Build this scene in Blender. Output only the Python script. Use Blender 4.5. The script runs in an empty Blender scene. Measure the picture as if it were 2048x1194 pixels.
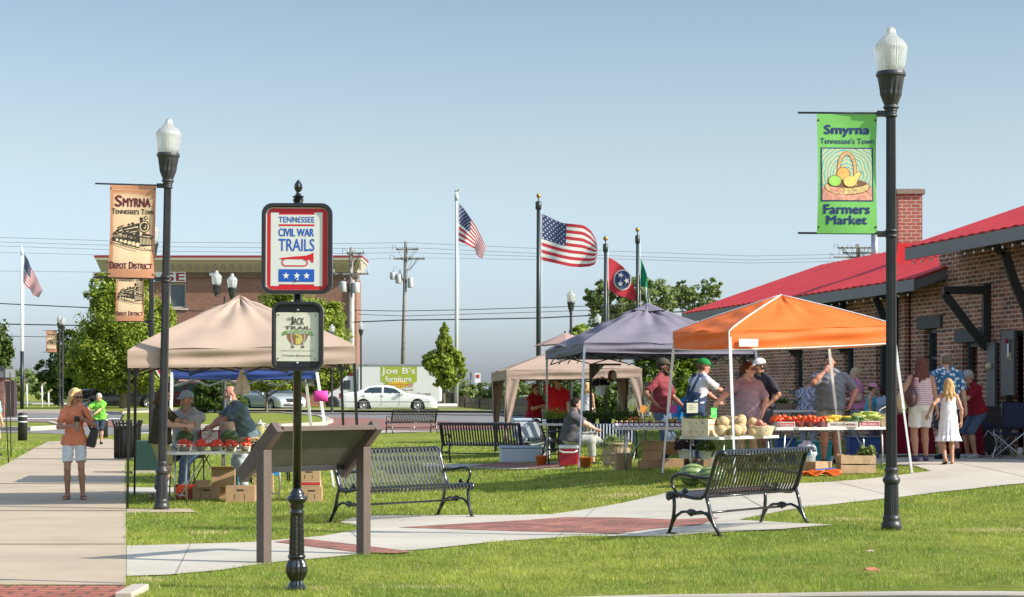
import bpy, bmesh, math, random
import numpy as np
from mathutils import Vector, Matrix
random.seed(7); RNG = np.random.default_rng(11)
SC = bpy.context.scene
COL = SC.collection
R = math.radians; PI = math.pi
# ---------------- camera ----------------
FP = 3900.0; CX = 1024.0; HY = 785.0; CZ = 1.58      # focal length in photo pixels, principal column, horizon row, eye height
cam_d = bpy.data.cameras.new('camera'); cam = bpy.data.objects.new('camera', cam_d); COL.objects.link(cam)
cam.location = (0, 0, CZ); cam.rotation_euler = (R(90), 0, 0)
cam_d.sensor_width = 36; cam_d.lens = FP/2048*36; cam_d.shift_y = 188/2048
cam_d.clip_start = 0.5; cam_d.clip_end = 4000
SC.camera = cam
# ---------------- world and sun ----------------
SUN_EL = 33.0; SX, SY = 1.0, -0.30                     # horizontal direction towards the sun
W = bpy.data.worlds.new('World'); SC.world = W; W.use_nodes = True
nt = W.node_tree; bg = nt.nodes['Background']
sky = nt.nodes.new('ShaderNodeTexSky'); sky.sky_type = 'NISHITA'; sky.sun_disc = False
sky.sun_elevation = R(SUN_EL); sky.sun_rotation = math.atan2(SX, SY)
sky.air_density = 1.0; sky.dust_density = 2.0; sky.ozone_density = 3.5; sky.altitude = 200
tint = nt.nodes.new('ShaderNodeMix'); tint.data_type = 'RGBA'; tint.blend_type = 'MULTIPLY'; tint.inputs[0].default_value = 1; tint.inputs[7].default_value = (.84, .96, 1.0, 1)
hsv = nt.nodes.new('ShaderNodeHueSaturation'); hsv.inputs['Saturation'].default_value = .62
tcw = nt.nodes.new('ShaderNodeTexCoord'); sep = nt.nodes.new('ShaderNodeSeparateXYZ'); rmp = nt.nodes.new('ShaderNodeValToRGB'); mul = nt.nodes.new('ShaderNodeMix'); mul.data_type = 'RGBA'; mul.blend_type = 'MULTIPLY'; mul.inputs[0].default_value = 1
e = rmp.color_ramp.elements; e[0].position = 0; e[0].color = (1.15, 1.08, 1.2, 1); e[1].position = .45; e[1].color = (1.15, 1.15, 1.15, 1)   # pale haze low in the sky
for p_, v_ in ((.035, (1.12, 1.06, 1.16)), (.12, (.92, .84, .77)), (.2, (.67, .68, .67)), (.3, (.85, .85, .85))): x_ = e.new(p_); x_.color = (*v_, 1)
nt.links.new(tcw.outputs['Generated'], sep.inputs[0]); nt.links.new(sep.outputs[2], rmp.inputs[0])
nt.links.new(sky.outputs[0], hsv.inputs['Color']); nt.links.new(hsv.outputs[0], tint.inputs[6]); nt.links.new(tint.outputs[2], mul.inputs[6]); nt.links.new(rmp.outputs[0], mul.inputs[7]); nt.links.new(mul.outputs[2], bg.inputs[0]); bg.inputs[1].default_value = 0.15
sd = bpy.data.lights.new('sun', 'SUN'); sd.energy = 4.6; sd.angle = R(0.5); sd.color = (1.0, 0.92, 0.79)
so = bpy.data.objects.new('sun', sd); COL.objects.link(so)
_s = Vector((SX, SY, 0)).normalized()*math.cos(R(SUN_EL)) + Vector((0, 0, math.sin(R(SUN_EL))))
so.rotation_euler = _s.to_track_quat('Z', 'Y').to_euler(); so.location = (30, -10, 40)
SC.view_settings.view_transform = 'Standard'; SC.view_settings.look = 'None'
SC.view_settings.exposure = 0.62; SC.view_settings.gamma = 1.0; SC.view_settings.use_curve_mapping = False
try:
    SC.cycles.max_bounces = 6; SC.cycles.transparent_max_bounces = 12; SC.cycles.use_denoising = True
except Exception: pass
# ---------------- terrain and picture helpers ----------------
def ss(t): t = min(1.0, max(0.0, t)); return t*t*(3-2*t)
def H0(x, y):                                          # ground height
    a = 1-ss((y-60)/40)
    return (.14*ss(x/4) + .24*ss((x+2.5)/6)*ss((y-24)/8) + .08*ss((x-5)/2))*a + .55*ss((y-58)/62)
def H0n(x, y):
    s_ = lambda t: (lambda u: u*u*(3-2*u))(np.clip(t, 0, 1))
    a = 1-s_((y-60)/40)
    return (.14*s_(x/4) + .24*s_((x+2.5)/6)*s_((y-24)/8) + .08*s_((x-5)/2))*a + .55*s_((y-58)/62)
def G(px, py):                                         # photo pixel -> point on the ground
    y = FP*1.5/(py-HY)
    for _ in range(40):
        x = (px-CX)/FP*y
        y = .5*y + .5*FP*(CZ-H0(x, y))/(py-HY)
    x = (px-CX)/FP*y
    return Vector((x, y, H0(x, y)))
def P(px, py, D): return Vector(((px-CX)/FP*D, D, CZ+(HY-py)/FP*D))
def SS(D): return FP/D
# ---------------- object helpers ----------------
def tag(o, label, cat, group=None, kind=None):
    if label: o['label'] = label
    if cat: o['category'] = cat
    if group: o['group'] = group
    if kind: o['kind'] = kind
    return o
def thing(name, label, cat, loc=(0, 0, 0), rz=0, group=None, rx=0, ry=0, s=1):
    o = bpy.data.objects.new(name, None); COL.objects.link(o); o.empty_display_size = .1
    o.location = loc; o.rotation_euler = (rx, ry, rz); o.scale = (s, s, s)
    return tag(o, label, cat, group)
def kids(o): return [c for c in bpy.data.objects if c.parent == o]
def dup(o, loc, rz=None, label=None, group=None, parent=None, s=None):
    c = o.copy(); COL.objects.link(c)
    if loc is not None: c.location = loc
    if rz is not None: c.rotation_euler = (o.rotation_euler[0], o.rotation_euler[1], rz)
    if s is not None: c.scale = (s, s, s)
    if label: c['label'] = label
    if group: c['group'] = group
    c.parent = parent
    for k in list(o.children):
        dup(k, None, parent=c)
    return c
def hexc(h):
    h = h.lstrip('#'); v = [int(h[i:i+2], 16)/255 for i in (0, 2, 4)]
    return tuple((c/12.92 if c <= .04045 else ((c+.055)/1.055)**2.4) for c in v)
MATS = {}
def M(name, c, rough=.6, metal=0, var=0, vs=8, bump=0, bs=40, trans=0, alpha=1, spec=.5, coat=0, sub=0, transl=0, attr=None):
    if name in MATS: return MATS[name]
    if isinstance(c, str): c = hexc(c)
    m = bpy.data.materials.new(name); m.use_nodes = True; MATS[name] = m
    n = m.node_tree; b = n.nodes['Principled BSDF']
    b.inputs['Base Color'].default_value = (*c, 1); b.inputs['Roughness'].default_value = rough
    b.inputs['Metallic'].default_value = metal; b.inputs['Specular IOR Level'].default_value = spec
    if trans: b.inputs['Transmission Weight'].default_value = trans
    if alpha < 1: b.inputs['Alpha'].default_value = alpha
    if coat: b.inputs['Coat Weight'].default_value = coat; b.inputs['Coat Roughness'].default_value = .08
    tc = n.nodes.new('ShaderNodeTexCoord')
    if attr:
        at = n.nodes.new('ShaderNodeVertexColor'); at.layer_name = attr; n.links.new(at.outputs[0], b.inputs['Base Color'])
    if var:
        nz = n.nodes.new('ShaderNodeTexNoise'); nz.inputs['Scale'].default_value = vs; nz.inputs['Detail'].default_value = 6
        n.links.new(tc.outputs['Object'], nz.inputs['Vector'])
        mr = n.nodes.new('ShaderNodeMapRange'); mr.inputs[1].default_value = .3; mr.inputs[2].default_value = .7
        mr.inputs[3].default_value = 1-var; mr.inputs[4].default_value = 1+var
        n.links.new(nz.outputs[0], mr.inputs[0])
        mx = n.nodes.new('ShaderNodeMix'); mx.data_type = 'RGBA'; mx.blend_type = 'MULTIPLY'; mx.inputs[0].default_value = 1
        if attr: n.links.new(at.outputs[0], mx.inputs[6])
        else: mx.inputs[6].default_value = (*c, 1)
        n.links.new(mr.outputs[0], mx.inputs[7]); n.links.new(mx.outputs[2], b.inputs['Base Color'])
    if bump:
        nb = n.nodes.new('ShaderNodeTexNoise'); nb.inputs['Scale'].default_value = bs; nb.inputs['Detail'].default_value = 4
        n.links.new(tc.outputs['Object'], nb.inputs['Vector'])
        bp = n.nodes.new('ShaderNodeBump'); bp.inputs['Strength'].default_value = bump; bp.inputs['Distance'].default_value = .02
        n.links.new(nb.outputs[0], bp.inputs['Height']); n.links.new(bp.outputs[0], b.inputs['Normal'])
    if transl:
        tr = n.nodes.new('ShaderNodeBsdfTranslucent'); ad = n.nodes.new('ShaderNodeMixShader'); ad.inputs[0].default_value = transl
        src = b.inputs['Base Color'].links
        if src: n.links.new(src[0].from_socket, tr.inputs[0])
        else: tr.inputs[0].default_value = (*c, 1)
        out = n.nodes['Material Output']
        n.links.new(b.outputs[0], ad.inputs[1]); n.links.new(tr.outputs[0], ad.inputs[2]); n.links.new(ad.outputs[0], out.inputs[0])
    return m
def newmesh(name, verts, faces, mat=None, parent=None, smooth=False, mats=None, mi=None):
    me = bpy.data.meshes.new(name); me.from_pydata([tuple(v) for v in verts], [], faces)
    for m_ in (mats or ([mat] if mat else [])): me.materials.append(m_)
    if mi is not None: me.polygons.foreach_set('material_index', mi)
    if smooth: me.polygons.foreach_set('use_smooth', [True]*len(me.polygons))
    me.update(); o = bpy.data.objects.new(name, me); COL.objects.link(o)
    if parent: o.parent = parent
    return o
class MB:
    def __init__(s): s.v = []; s.f = []; s.s = []; s.T = None; s.m = []; s.cm = 0
    def add(s, vs, fs, smooth=False):
        k = len(s.v)
        for v in vs:
            v = Vector(v); s.v.append(s.T @ v if s.T is not None else v)
        for f in fs: s.f.append(tuple(i+k for i in f)); s.s.append(smooth); s.m.append(s.cm)
        return s
    def box(s, c, d, rot=None, taper=1):
        x, y, z = d[0]/2, d[1]/2, d[2]/2; vs = []
        for k in (-1, 1):
            t = taper if k > 0 else 1
            for (a, b) in ((-1, -1), (1, -1), (1, 1), (-1, 1)):
                v = Vector((a*x*t, b*y*t, k*z))
                if rot is not None: v = rot @ v
                vs.append(v+Vector(c))
        return s.add(vs, [(3, 2, 1, 0), (4, 5, 6, 7), (0, 1, 5, 4), (1, 2, 6, 5), (2, 3, 7, 6), (3, 0, 4, 7)])
    def bb(s, a, b): return s.box([(p+q)/2 for p, q in zip(a, b)], [abs(q-p) for p, q in zip(a, b)])
    def beam(s, p0, p1, w, h, up=(0, 0, 1)):
        p0 = Vector(p0); p1 = Vector(p1); d = (p1-p0).normalized(); u = Vector(up); r = d.cross(u)
        if r.length < 1e-4: r = d.cross(Vector((0, 1, 0)))
        r.normalize(); u = r.cross(d); vs = []
        for p in (p0, p1):
            for (a, b) in ((-1, -1), (1, -1), (1, 1), (-1, 1)): vs.append(p+r*a*w/2+u*b*h/2)
        return s.add(vs, [(3, 2, 1, 0), (4, 5, 6, 7), (0, 1, 5, 4), (1, 2, 6, 5), (2, 3, 7, 6), (3, 0, 4, 7)])
    def path(s, pts, r, n=8, closed=False, flat=None):
        pts = [Vector(p) for p in pts]; m = len(pts)
        if not hasattr(r, '__len__'): r = [r]*m
        vs = []; prev = None
        for i, p in enumerate(pts):
            a = pts[max(0, i-1)]; b = pts[min(m-1, i+1)]
            if closed: a = pts[(i-1) % m]; b = pts[(i+1) % m]
            d = (b-a).normalized() if (b-a).length > 1e-9 else Vector((0, 0, 1))
            if prev is None:
                u = Vector((0, 0, 1)) if abs(d.z) < .9 else Vector((0, 1, 0)); x = d.cross(u).normalized()
            else:
                x = prev - d*prev.dot(d)
                x = x.normalized() if x.length > 1e-6 else d.orthogonal().normalized()
            prev = x; y = d.cross(x)
            for k in range(n):
                t = 2*PI*k/n; vs.append(p + x*math.cos(t)*r[i] + y*math.sin(t)*r[i]*(flat or 1))
        fs = []
        mm = m if closed else m-1
        for i in range(mm):
            for k in range(n):
                a = i*n+k; b = i*n+(k+1) % n; c = ((i+1) % m)*n+(k+1) % n; d_ = ((i+1) % m)*n+k
                fs.append((a, b, c, d_))
        if not closed: fs.append(tuple(range(n))[::-1]); fs.append(tuple((m-1)*n+k for k in range(n)))
        return s.add(vs, fs, True)
    def tube(s, a, b, r0, r1=None, n=8): return s.path([a, b], [r0, r0 if r1 is None else r1], n)
    def lathe(s, prof, n=16, c=(0, 0, 0), flute=None, sq=None):
        vs = []; m = len(prof); c = Vector(c)
        for (r, z) in prof:
            for k in range(n):
                t = 2*PI*k/n; rr = r
                if flute and flute[0] <= z <= flute[1]: rr = r*(1-flute[2]*(k % 2))
                vs.append(c+Vector((rr*math.cos(t), rr*math.sin(t), z)))
        fs = []
        for i in range(m-1):
            for k in range(n): fs.append((i*n+k, i*n+(k+1) % n, (i+1)*n+(k+1) % n, (i+1)*n+k))
        fs.append(tuple(range(n))[::-1]); fs.append(tuple((m-1)*n+k for k in range(n)))
        return s.add(vs, fs, not flute)
    def ball(s, c, r, n=12, m=8, rot=None, bump=None):
        if not hasattr(r, '__len__'): r = (r, r, r)
        c = Vector(c); vs = []; fs = []
        for i in range(m+1):
            a = PI*i/m
            for k in range(n):
                t = 2*PI*k/n; q = 1 if not bump else 1+bump(t, a)
                v = Vector((r[0]*math.sin(a)*math.cos(t)*q, r[1]*math.sin(a)*math.sin(t)*q, r[2]*math.cos(a)*q))
                if rot is not None: v = rot @ v
                vs.append(c+v)
        for i in range(m):
            for k in range(n):
                f = (i*n+k, (i+1)*n+k, (i+1)*n+(k+1) % n, i*n+(k+1) % n)
                if i == 0: f = (0*n+k, f[1], f[2])
                elif i == m-1: f = (f[0], f[1], f[3])
                fs.append(f)
        return s.add(vs, fs, True)
    def prism(s, poly, y0, y1):                        # polygon in XZ, thickness along Y
        n = len(poly); vs = [(p[0], y0, p[1]) for p in poly]+[(p[0], y1, p[1]) for p in poly]
        fs = [tuple(range(n)), tuple(range(2*n-1, n-1, -1))]+[(i, i+n, (i+1) % n+n, (i+1) % n) for i in range(n)]
        return s.add(vs, fs)
    def poly(s, pts): return s.add(pts, [tuple(range(len(pts)))])
    def grid(s, fn, nu, nv, smooth=True):
        vs = [fn(i/nu, j/nv) for j in range(nv+1) for i in range(nu+1)]
        fs = [(j*(nu+1)+i, j*(nu+1)+i+1, (j+1)*(nu+1)+i+1, (j+1)*(nu+1)+i) for j in range(nv) for i in range(nu)]
        return s.add(vs, fs, smooth)
    def build(s, name, mat, parent=None, bevel=0, mats=None, solid=0, loc=None):
        o = newmesh(name, s.v, s.f, mat, parent, mats=mats, mi=s.m if mats else None)
        o.data.polygons.foreach_set('use_smooth', s.s)
        if bevel or solid:
            bm = bmesh.new(); bm.from_mesh(o.data)
            if bevel: bmesh.ops.bevel(bm, geom=[e for e in bm.edges if len(e.link_faces) == 2 and e.calc_face_angle() > .6], offset=bevel, segments=2, affect='EDGES', profile=.6)
            bm.to_mesh(o.data); bm.free()
            if solid:
                md = o.modifiers.new('thickness', 'SOLIDIFY'); md.thickness = solid; md.offset = 0
        if loc is not None: o.location = loc
        return o
# ---- flat art and lettering ----
def fitname(body, x0, x1, z0, z1, y, mat, parent, bold=0, ital=0, warp=None, name='lettering', flip=False, rotz=0):
    cu = bpy.data.curves.new('t', 'FONT'); cu.body = body; cu.size = 1; cu.shear = ital; cu.resolution_u = 3
    ob = bpy.data.objects.new('t', cu); COL.objects.link(ob)
    dg = bpy.context.evaluated_depsgraph_get(); me = bpy.data.meshes.new_from_object(ob.evaluated_get(dg))
    bpy.data.objects.remove(ob); bpy.data.curves.remove(cu)
    me.name = name
    n = len(me.vertices); co = np.empty(n*3); me.vertices.foreach_get('co', co); co = co.reshape(-1, 3)
    mn = co.min(0); mx = co.max(0); u = (co[:, 0]-mn[0])/(mx[0]-mn[0]); v = (co[:, 1]-mn[1])/(mx[1]-mn[1])
    if flip: u = 1-u; v = 1-v
    out = np.empty_like(co); out[:, 0] = x0+(x1-x0)*u; out[:, 2] = z0+(z1-z0)*v
    if rotz:
        cx, cz = (x0+x1)/2, (z0+z1)/2; dx = out[:, 0]-cx; dz = out[:, 2]-cz
        out[:, 0] = cx+dx*math.cos(rotz)-dz*math.sin(rotz); out[:, 2] = cz+dx*math.sin(rotz)+dz*math.cos(rotz)
    out[:, 1] = y
    if warp:
        for i in range(n): out[i, 1] += warp(out[i, 0], out[i, 2])
    me.vertices.foreach_set('co', out.ravel()); me.update()
    if bold:                                           # heavier strokes: the same outline laid again a hair's breadth aside
        k = bold*abs(z1-z0)*1.1; bm = bmesh.new(); bm.from_mesh(me); g0 = bm.verts[:]+bm.edges[:]+bm.faces[:]
        for i, (dx, dz) in enumerate(((-k, 0), (k, 0), (0, k*.7), (0, -k*.7))):
            r = bmesh.ops.duplicate(bm, geom=g0); bmesh.ops.translate(bm, verts=[v for v in r['geom'] if isinstance(v, bmesh.types.BMVert)], vec=(dx, -6e-5*(i+1), dz))
        bm.to_mesh(me); bm.free()
    me.materials.append(mat)
    o = bpy.data.objects.new(name, me); COL.objects.link(o); o.parent = parent
    return o
def smallcaps(words, x0, x1, z0, z1, y, mat, parent, bold=.02, k=.76, warp=None):
    # words with larger initials, each piece fitted into its own share of the line
    wts = []
    wd = lambda ch: {'I': .42, 'M': 1.15, 'W': 1.25, '\'': .3}.get(ch, .9)
    for w in words: wts.append([wd(w[0])*1.05, sum(wd(c) for c in w[1:])*k])
    gap = .62; tot = sum(a+b+.12 for a, b in wts)+gap*(len(words)-1); x = x0; s = (x1-x0)/tot
    for w, (a, b) in zip(words, wts):
        fitname(w[0], x, x+a*s*.92, z0, z1, y, mat, parent, bold, warp=warp)
        x += (a+.1)*s
        fitname(w[1:], x, x+b*s, z0, z0+(z1-z0)*k, y, mat, parent, bold, warp=warp); x += (b+.02+gap)*s
def stroke(pts, w):                                    # ribbon polygons in XZ following a polyline
    out = []
    for i in range(len(pts)-1):
        (x0, z0), (x1, z1) = pts[i], pts[i+1]; dx, dz = x1-x0, z1-z0; L = math.hypot(dx, dz) or 1
        ex, ez = dx/L*w*.25, dz/L*w*.25; nx, nz = -dz/L*w/2, dx/L*w/2
        out.append([(x0-ex+nx, z0-ez+nz), (x0-ex-nx, z0-ez-nz), (x1+ex-nx, z1+ez-nz), (x1+ex+nx, z1+ez+nz)])
    return out
def circ(cx, cz, rx, rz=None, n=20, a0=0, a1=2*PI):
    rz = rz or rx
    return [(cx+rx*math.cos(a0+(a1-a0)*i/n), cz+rz*math.sin(a0+(a1-a0)*i/n)) for i in range(n+(0 if abs(a1-a0-2*PI) < 1e-6 else 1))]
def star(cx, cz, r, rot=PI/2, k=.42): return [(cx+(r if i % 2 == 0 else r*k)*math.cos(rot+i*PI/5), cz+(r if i % 2 == 0 else r*k)*math.sin(rot+i*PI/5)) for i in range(10)]
def rrect(x0, x1, z0, z1, r, n=5):
    o = []
    for (cx, cz, a) in ((x1-r, z1-r, 0), (x0+r, z1-r, PI/2), (x0+r, z0+r, PI), (x1-r, z0+r, 1.5*PI)):
        for i in range(n+1): o.append((cx+r*math.cos(a+i*PI/2/n), cz+r*math.sin(a+i*PI/2/n)))
    return o
def art(name, polys, mat, parent, y, warp=None, thick=0):
    mb = MB()
    for k, p in enumerate(polys):
        if thick: mb.prism(p, y, y-thick)
        else:
            yy = y-k*2e-5
            mb.poly([(q[0], yy+(warp(q[0], q[1]) if warp else 0), q[1]) for q in p])
    return mb.build(name, mat, parent)
# ---- node materials for large surfaces ----
def nm(name):
    m = bpy.data.materials.new(name); m.use_nodes = True; MATS[name] = m
    return m, m.node_tree, m.node_tree.nodes['Principled BSDF']
def noise(n, vec, scale, detail=5, rough=.6):
    z = n.nodes.new('ShaderNodeTexNoise'); z.inputs['Scale'].default_value = scale; z.inputs['Detail'].default_value = detail; z.inputs['Roughness'].default_value = rough
    n.links.new(vec, z.inputs['Vector']); return z.outputs[0]
def ramp(n, fac, stops):
    r = n.nodes.new('ShaderNodeValToRGB'); e = r.color_ramp.elements
    e[0].position = stops[0][0]; e[0].color = (*stops[0][1], 1); e[1].position = stops[-1][0]; e[1].color = (*stops[-1][1], 1)
    for p, c in stops[1:-1]: x = e.new(p); x.color = (*c, 1)
    n.links.new(fac, r.inputs[0]); return r.outputs[0]
def mixc(n, a, b, fac, mode='MIX'):
    x = n.nodes.new('ShaderNodeMix'); x.data_type = 'RGBA'; x.blend_type = mode
    for s_, v in ((6, a), (7, b)):
        if isinstance(v, tuple): x.inputs[s_].default_value = (*v, 1)
        else: n.links.new(v, x.inputs[s_])
    if isinstance(fac, float): x.inputs[0].default_value = fac
    else: n.links.new(fac, x.inputs[0])
    return x.outputs[2]
def bumpn(n, b, h, st=.3, dist=.01):
    q = n.nodes.new('ShaderNodeBump'); q.inputs['Strength'].default_value = st; q.inputs['Distance'].default_value = dist
    n.links.new(h, q.inputs['Height']); n.links.new(q.outputs[0], b.inputs['Normal'])
def geo(n): return n.nodes.new('ShaderNodeNewGeometry').outputs['Position']
def objc(n): return n.nodes.new('ShaderNodeTexCoord').outputs['Object']
def mapping(n, vec, sc=(1, 1, 1), rot=(0, 0, 0), loc=(0, 0, 0)):
    q = n.nodes.new('ShaderNodeMapping'); q.inputs['Scale'].default_value = sc; q.inputs['Rotation'].default_value = rot; q.inputs['Location'].default_value = loc
    n.links.new(vec, q.inputs['Vector']); return q.outputs[0]
def brickmat(name, c1, c2, mortar, bw=.215, bh=.075, ms=.009, swap='xz', bump=.4, var=.25, rough=.85, rot=0):
    m, n, b = nm(name); o = geo(n) if swap == 'world' else objc(n)
    if swap == 'xz' : v = mapping(n, o, rot=(R(-90), 0, 0))
    elif swap == 'yz':
        s = n.nodes.new('ShaderNodeSeparateXYZ'); c = n.nodes.new('ShaderNodeCombineXYZ'); n.links.new(o, s.inputs[0])
        n.links.new(s.outputs[1], c.inputs[0]); n.links.new(s.outputs[2], c.inputs[1]); v = c.outputs[0]
    else: v = mapping(n, o, rot=(0, 0, rot))
    if swap == 'xz':
        s = n.nodes.new('ShaderNodeSeparateXYZ'); c = n.nodes.new('ShaderNodeCombineXYZ'); n.links.new(o, s.inputs[0])
        ad = n.nodes.new('ShaderNodeMath'); n.links.new(s.outputs[0], ad.inputs[0]); n.links.new(s.outputs[1], ad.inputs[1])
        n.links.new(ad.outputs[0], c.inputs[0]); n.links.new(s.outputs[2], c.inputs[1]); v = c.outputs[0]
    # a little wander so that courses are not ruler straight
    nz = n.nodes.new('ShaderNodeTexNoise'); nz.inputs['Scale'].default_value = 3; n.links.new(v, nz.inputs['Vector'])
    va = n.nodes.new('ShaderNodeVectorMath'); va.operation = 'MULTIPLY_ADD'; n.links.new(nz.outputs[1], va.inputs[0]); va.inputs[1].default_value = (bh*.3,)*3; n.links.new(v, va.inputs[2])
    t = n.nodes.new('ShaderNodeTexBrick'); t.inputs['Scale'].default_value = 1; t.inputs['Brick Width'].default_value = bw
    t.inputs['Row Height'].default_value = bh; t.inputs['Mortar Size'].default_value = ms; t.inputs['Mortar Smooth'].default_value = .3; t.inputs['Bias'].default_value = 0
    t.inputs['Color1'].default_value = (*c1, 1); t.inputs['Color2'].default_value = (*c2, 1); t.inputs['Mortar'].default_value = (*mortar, 1)
    n.links.new(va.outputs[0], t.inputs['Vector'])
    nn = noise(n, v, 1.7, 6); mr = n.nodes.new('ShaderNodeMapRange'); mr.inputs[1].default_value = .3; mr.inputs[2].default_value = .7; mr.inputs[3].default_value = 1-var; mr.inputs[4].default_value = 1+var
    n.links.new(nn, mr.inputs[0]); c_ = mixc(n, t.outputs[0], mr.outputs[0], 1.0, 'MULTIPLY')
    n2 = noise(n, v, 28, 3); r2 = ramp(n, n2, [(.35, (.72, .72, .72)), (.7, (1.2, 1.2, 1.2))]); c_ = mixc(n, c_, r2, .8, 'MULTIPLY')
    n.links.new(c_, b.inputs['Base Color']); b.inputs['Roughness'].default_value = rough
    inv = n.nodes.new('ShaderNodeMath'); inv.operation = 'SUBTRACT'; inv.inputs[0].default_value = 1; n.links.new(t.outputs['Fac'], inv.inputs[1])
    bumpn(n, b, inv.outputs[0], bump, .01)
    return m
# common materials
BLACK = M('black_paint', (.012, .012, .014), .32, coat=.3, bump=.04, bs=120)
POLE = M('lamp_black', (.034, .034, .037), .42, bump=.05, bs=90, var=.2, vs=6)
WHITEM = M('white_metal', (.78, .78, .77), .35, var=.05)
STEEL = M('steel', (.42, .43, .45), .35, metal=.8, var=.1)
DKMETAL = M('dark_metal', (.03, .03, .034), .4, metal=.3)
CARD = M('cardboard', (.42, .27, .15), .8, var=.12, vs=5, bump=.05)
CARDD = M('cardboard_inner', (.22, .13, .07), .85, var=.15)
INK = M('dark_ink', (.03, .025, .022), .7)
WHITE = M('white_paint', (.8, .8, .79), .5, var=.04)
GLASSD = M('dark_glass', (.02, .028, .032), .08, spec=.8)
PLASTW = M('white_plastic', (.74, .74, .74), .4, var=.05)
RUBBER = M('rubber', (.018, .018, .018), .75)
# ================= GROUND =================
def grassmat():
    m, n, b = nm('lawn_grass'); g = geo(n)
    a = noise(n, g, .55, 6, .65); c = ramp(n, a, [(.3, (.13, .185, .026)), (.5, (.21, .25, .04)), (.7, (.31, .30, .07))])
    d = noise(n, g, 9, 5, .7); c2 = ramp(n, d, [(.3, (.6, .65, .5)), (.68, (1.3, 1.22, 1.2))]); c = mixc(n, c, c2, .8, 'MULTIPLY')
    e = noise(n, mapping(n, g, (1.2, 2.2, 1)), 1.1, 3); f = ramp(n, e, [(.66, (0, 0, 0)), (.76, (1, 1, 1))])
    c = mixc(n, c, (.27, .23, .11), f); n.links.new(c, b.inputs['Base Color']); b.inputs['Roughness'].default_value = .9; b.inputs['Specular IOR Level'].default_value = .15
    h = noise(n, g, 60, 4, .7); bumpn(n, b, h, .9, .03); return m
def concmat(name, c0, c1, joint=None, ang=0):
    m, n, b = nm(name); g = geo(n)
    a = noise(n, g, .9, 6, .62); c = ramp(n, a, [(.3, c0), (.7, c1)])
    d = noise(n, g, 45, 4, .7); c = mixc(n, c, ramp(n, d, [(.3, (.86, .86, .86)), (.7, (1.1, 1.1, 1.1))]), .8, 'MULTIPLY')
    s = noise(n, mapping(n, g, (.6, 1.5, 1)), 1.3, 5); c = mixc(n, c, ramp(n, s, [(.26, (.76, .73, .70)), (.5, (1, 1, 1)), (.8, (1.06, 1.05, 1.03))]), .5, 'MULTIPLY')
    n.links.new(c, b.inputs['Base Color']); b.inputs['Roughness'].default_value = .85; bumpn(n, b, d, .15, .005); return m
GRASS = grassmat()
CONC = concmat('concrete_path', (.42, .385, .325), (.52, .48, .41))
CONCS = concmat('concrete_sidewalk', (.38, .305, .22), (.47, .38, .28))
CONCD = concmat('concrete_plaza', (.36, .35, .34), (.44, .43, .42))
KERBM = concmat('kerb_concrete', (.40, .35, .29), (.48, .42, .36))
ASPH = concmat('asphalt', (.15, .145, .145), (.21, .205, .2))
BRICKP = brickmat('brick_paving', (.42, .14, .095), (.17, .06, .05), (.22, .15, .12), .20, .10, .010, 'world', .3, .35, rot=R(8))
BRICKT = brickmat('brick_tactile', (.42, .13, .075), (.34, .10, .06), (.12, .06, .045), .30, .16, .02, 'world', .9, .15)
BRICKR = brickmat('brick_road', (.30, .12, .09), (.22, .09, .07), (.2, .12, .1), .4, .2, .02, 'world', .2, .12)
PAVED = []
def sheet(name, pts, mat, off=.006, st=.5, kind='structure', label=None, world=False, paved=True, side=None):
    pts = [(p.x, p.y) for p in (pts if world else [G(*q) for q in pts])]
    if paved: PAVED.append(pts)
    bm = bmesh.new(); vs = [bm.verts.new((x, y, 0)) for x, y in pts]; f = bm.faces.new(vs); bmesh.ops.triangulate(bm, faces=[f])
    x0, x1 = min(p[0] for p in pts), max(p[0] for p in pts); y0, y1 = min(p[1] for p in pts), max(p[1] for p in pts)
    for ax, a, b_ in ((0, x0, x1), (1, y0, y1)):
        k = math.ceil(a/st)*st
        while k < b_:
            co = (k, 0, 0) if ax == 0 else (0, k, 0); no = (1, 0, 0) if ax == 0 else (0, 1, 0)
            bmesh.ops.bisect_plane(bm, geom=bm.verts[:]+bm.edges[:]+bm.faces[:], plane_co=co, plane_no=no, dist=1e-5); k += st
    for v in bm.verts: v.co.z = H0(v.co.x, v.co.y)+off
    bmesh.ops.recalc_face_normals(bm, faces=bm.faces)
    if sum(f.normal.z for f in bm.faces) < 0: bmesh.ops.reverse_faces(bm, faces=bm.faces)
    me = bpy.data.meshes.new(name); bm.to_mesh(me); bm.free(); me.materials.append(mat)
    o = bpy.data.objects.new(name, me); COL.objects.link(o); o['kind'] = kind; return o
# base sheet: fine near, coarse far
def base_sheet():
    xs = np.concatenate([np.arange(-2500, -60, 120), np.arange(-60, -20, 4), np.arange(-20, 20, .5), np.arange(20, 60, 4), np.arange(60, 2501, 120)])
    ys = np.concatenate([np.arange(-60, 12, 6), np.arange(12, 62, .5), np.arange(62, 130, 2), np.arange(130, 400, 30), np.arange(400, 3200, 200)])
    X, Y = np.meshgrid(xs, ys); Z = H0n(X, Y)
    v = np.stack([X, Y, Z], -1).reshape(-1, 3); nx = len(xs)
    f = [(j*nx+i, j*nx+i+1, (j+1)*nx+i+1, (j+1)*nx+i) for j in range(len(ys)-1) for i in range(nx-1)]
    o = newmesh('ground', v, f, GRASS, smooth=True); o['kind'] = 'structure'
base_sheet()
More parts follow.
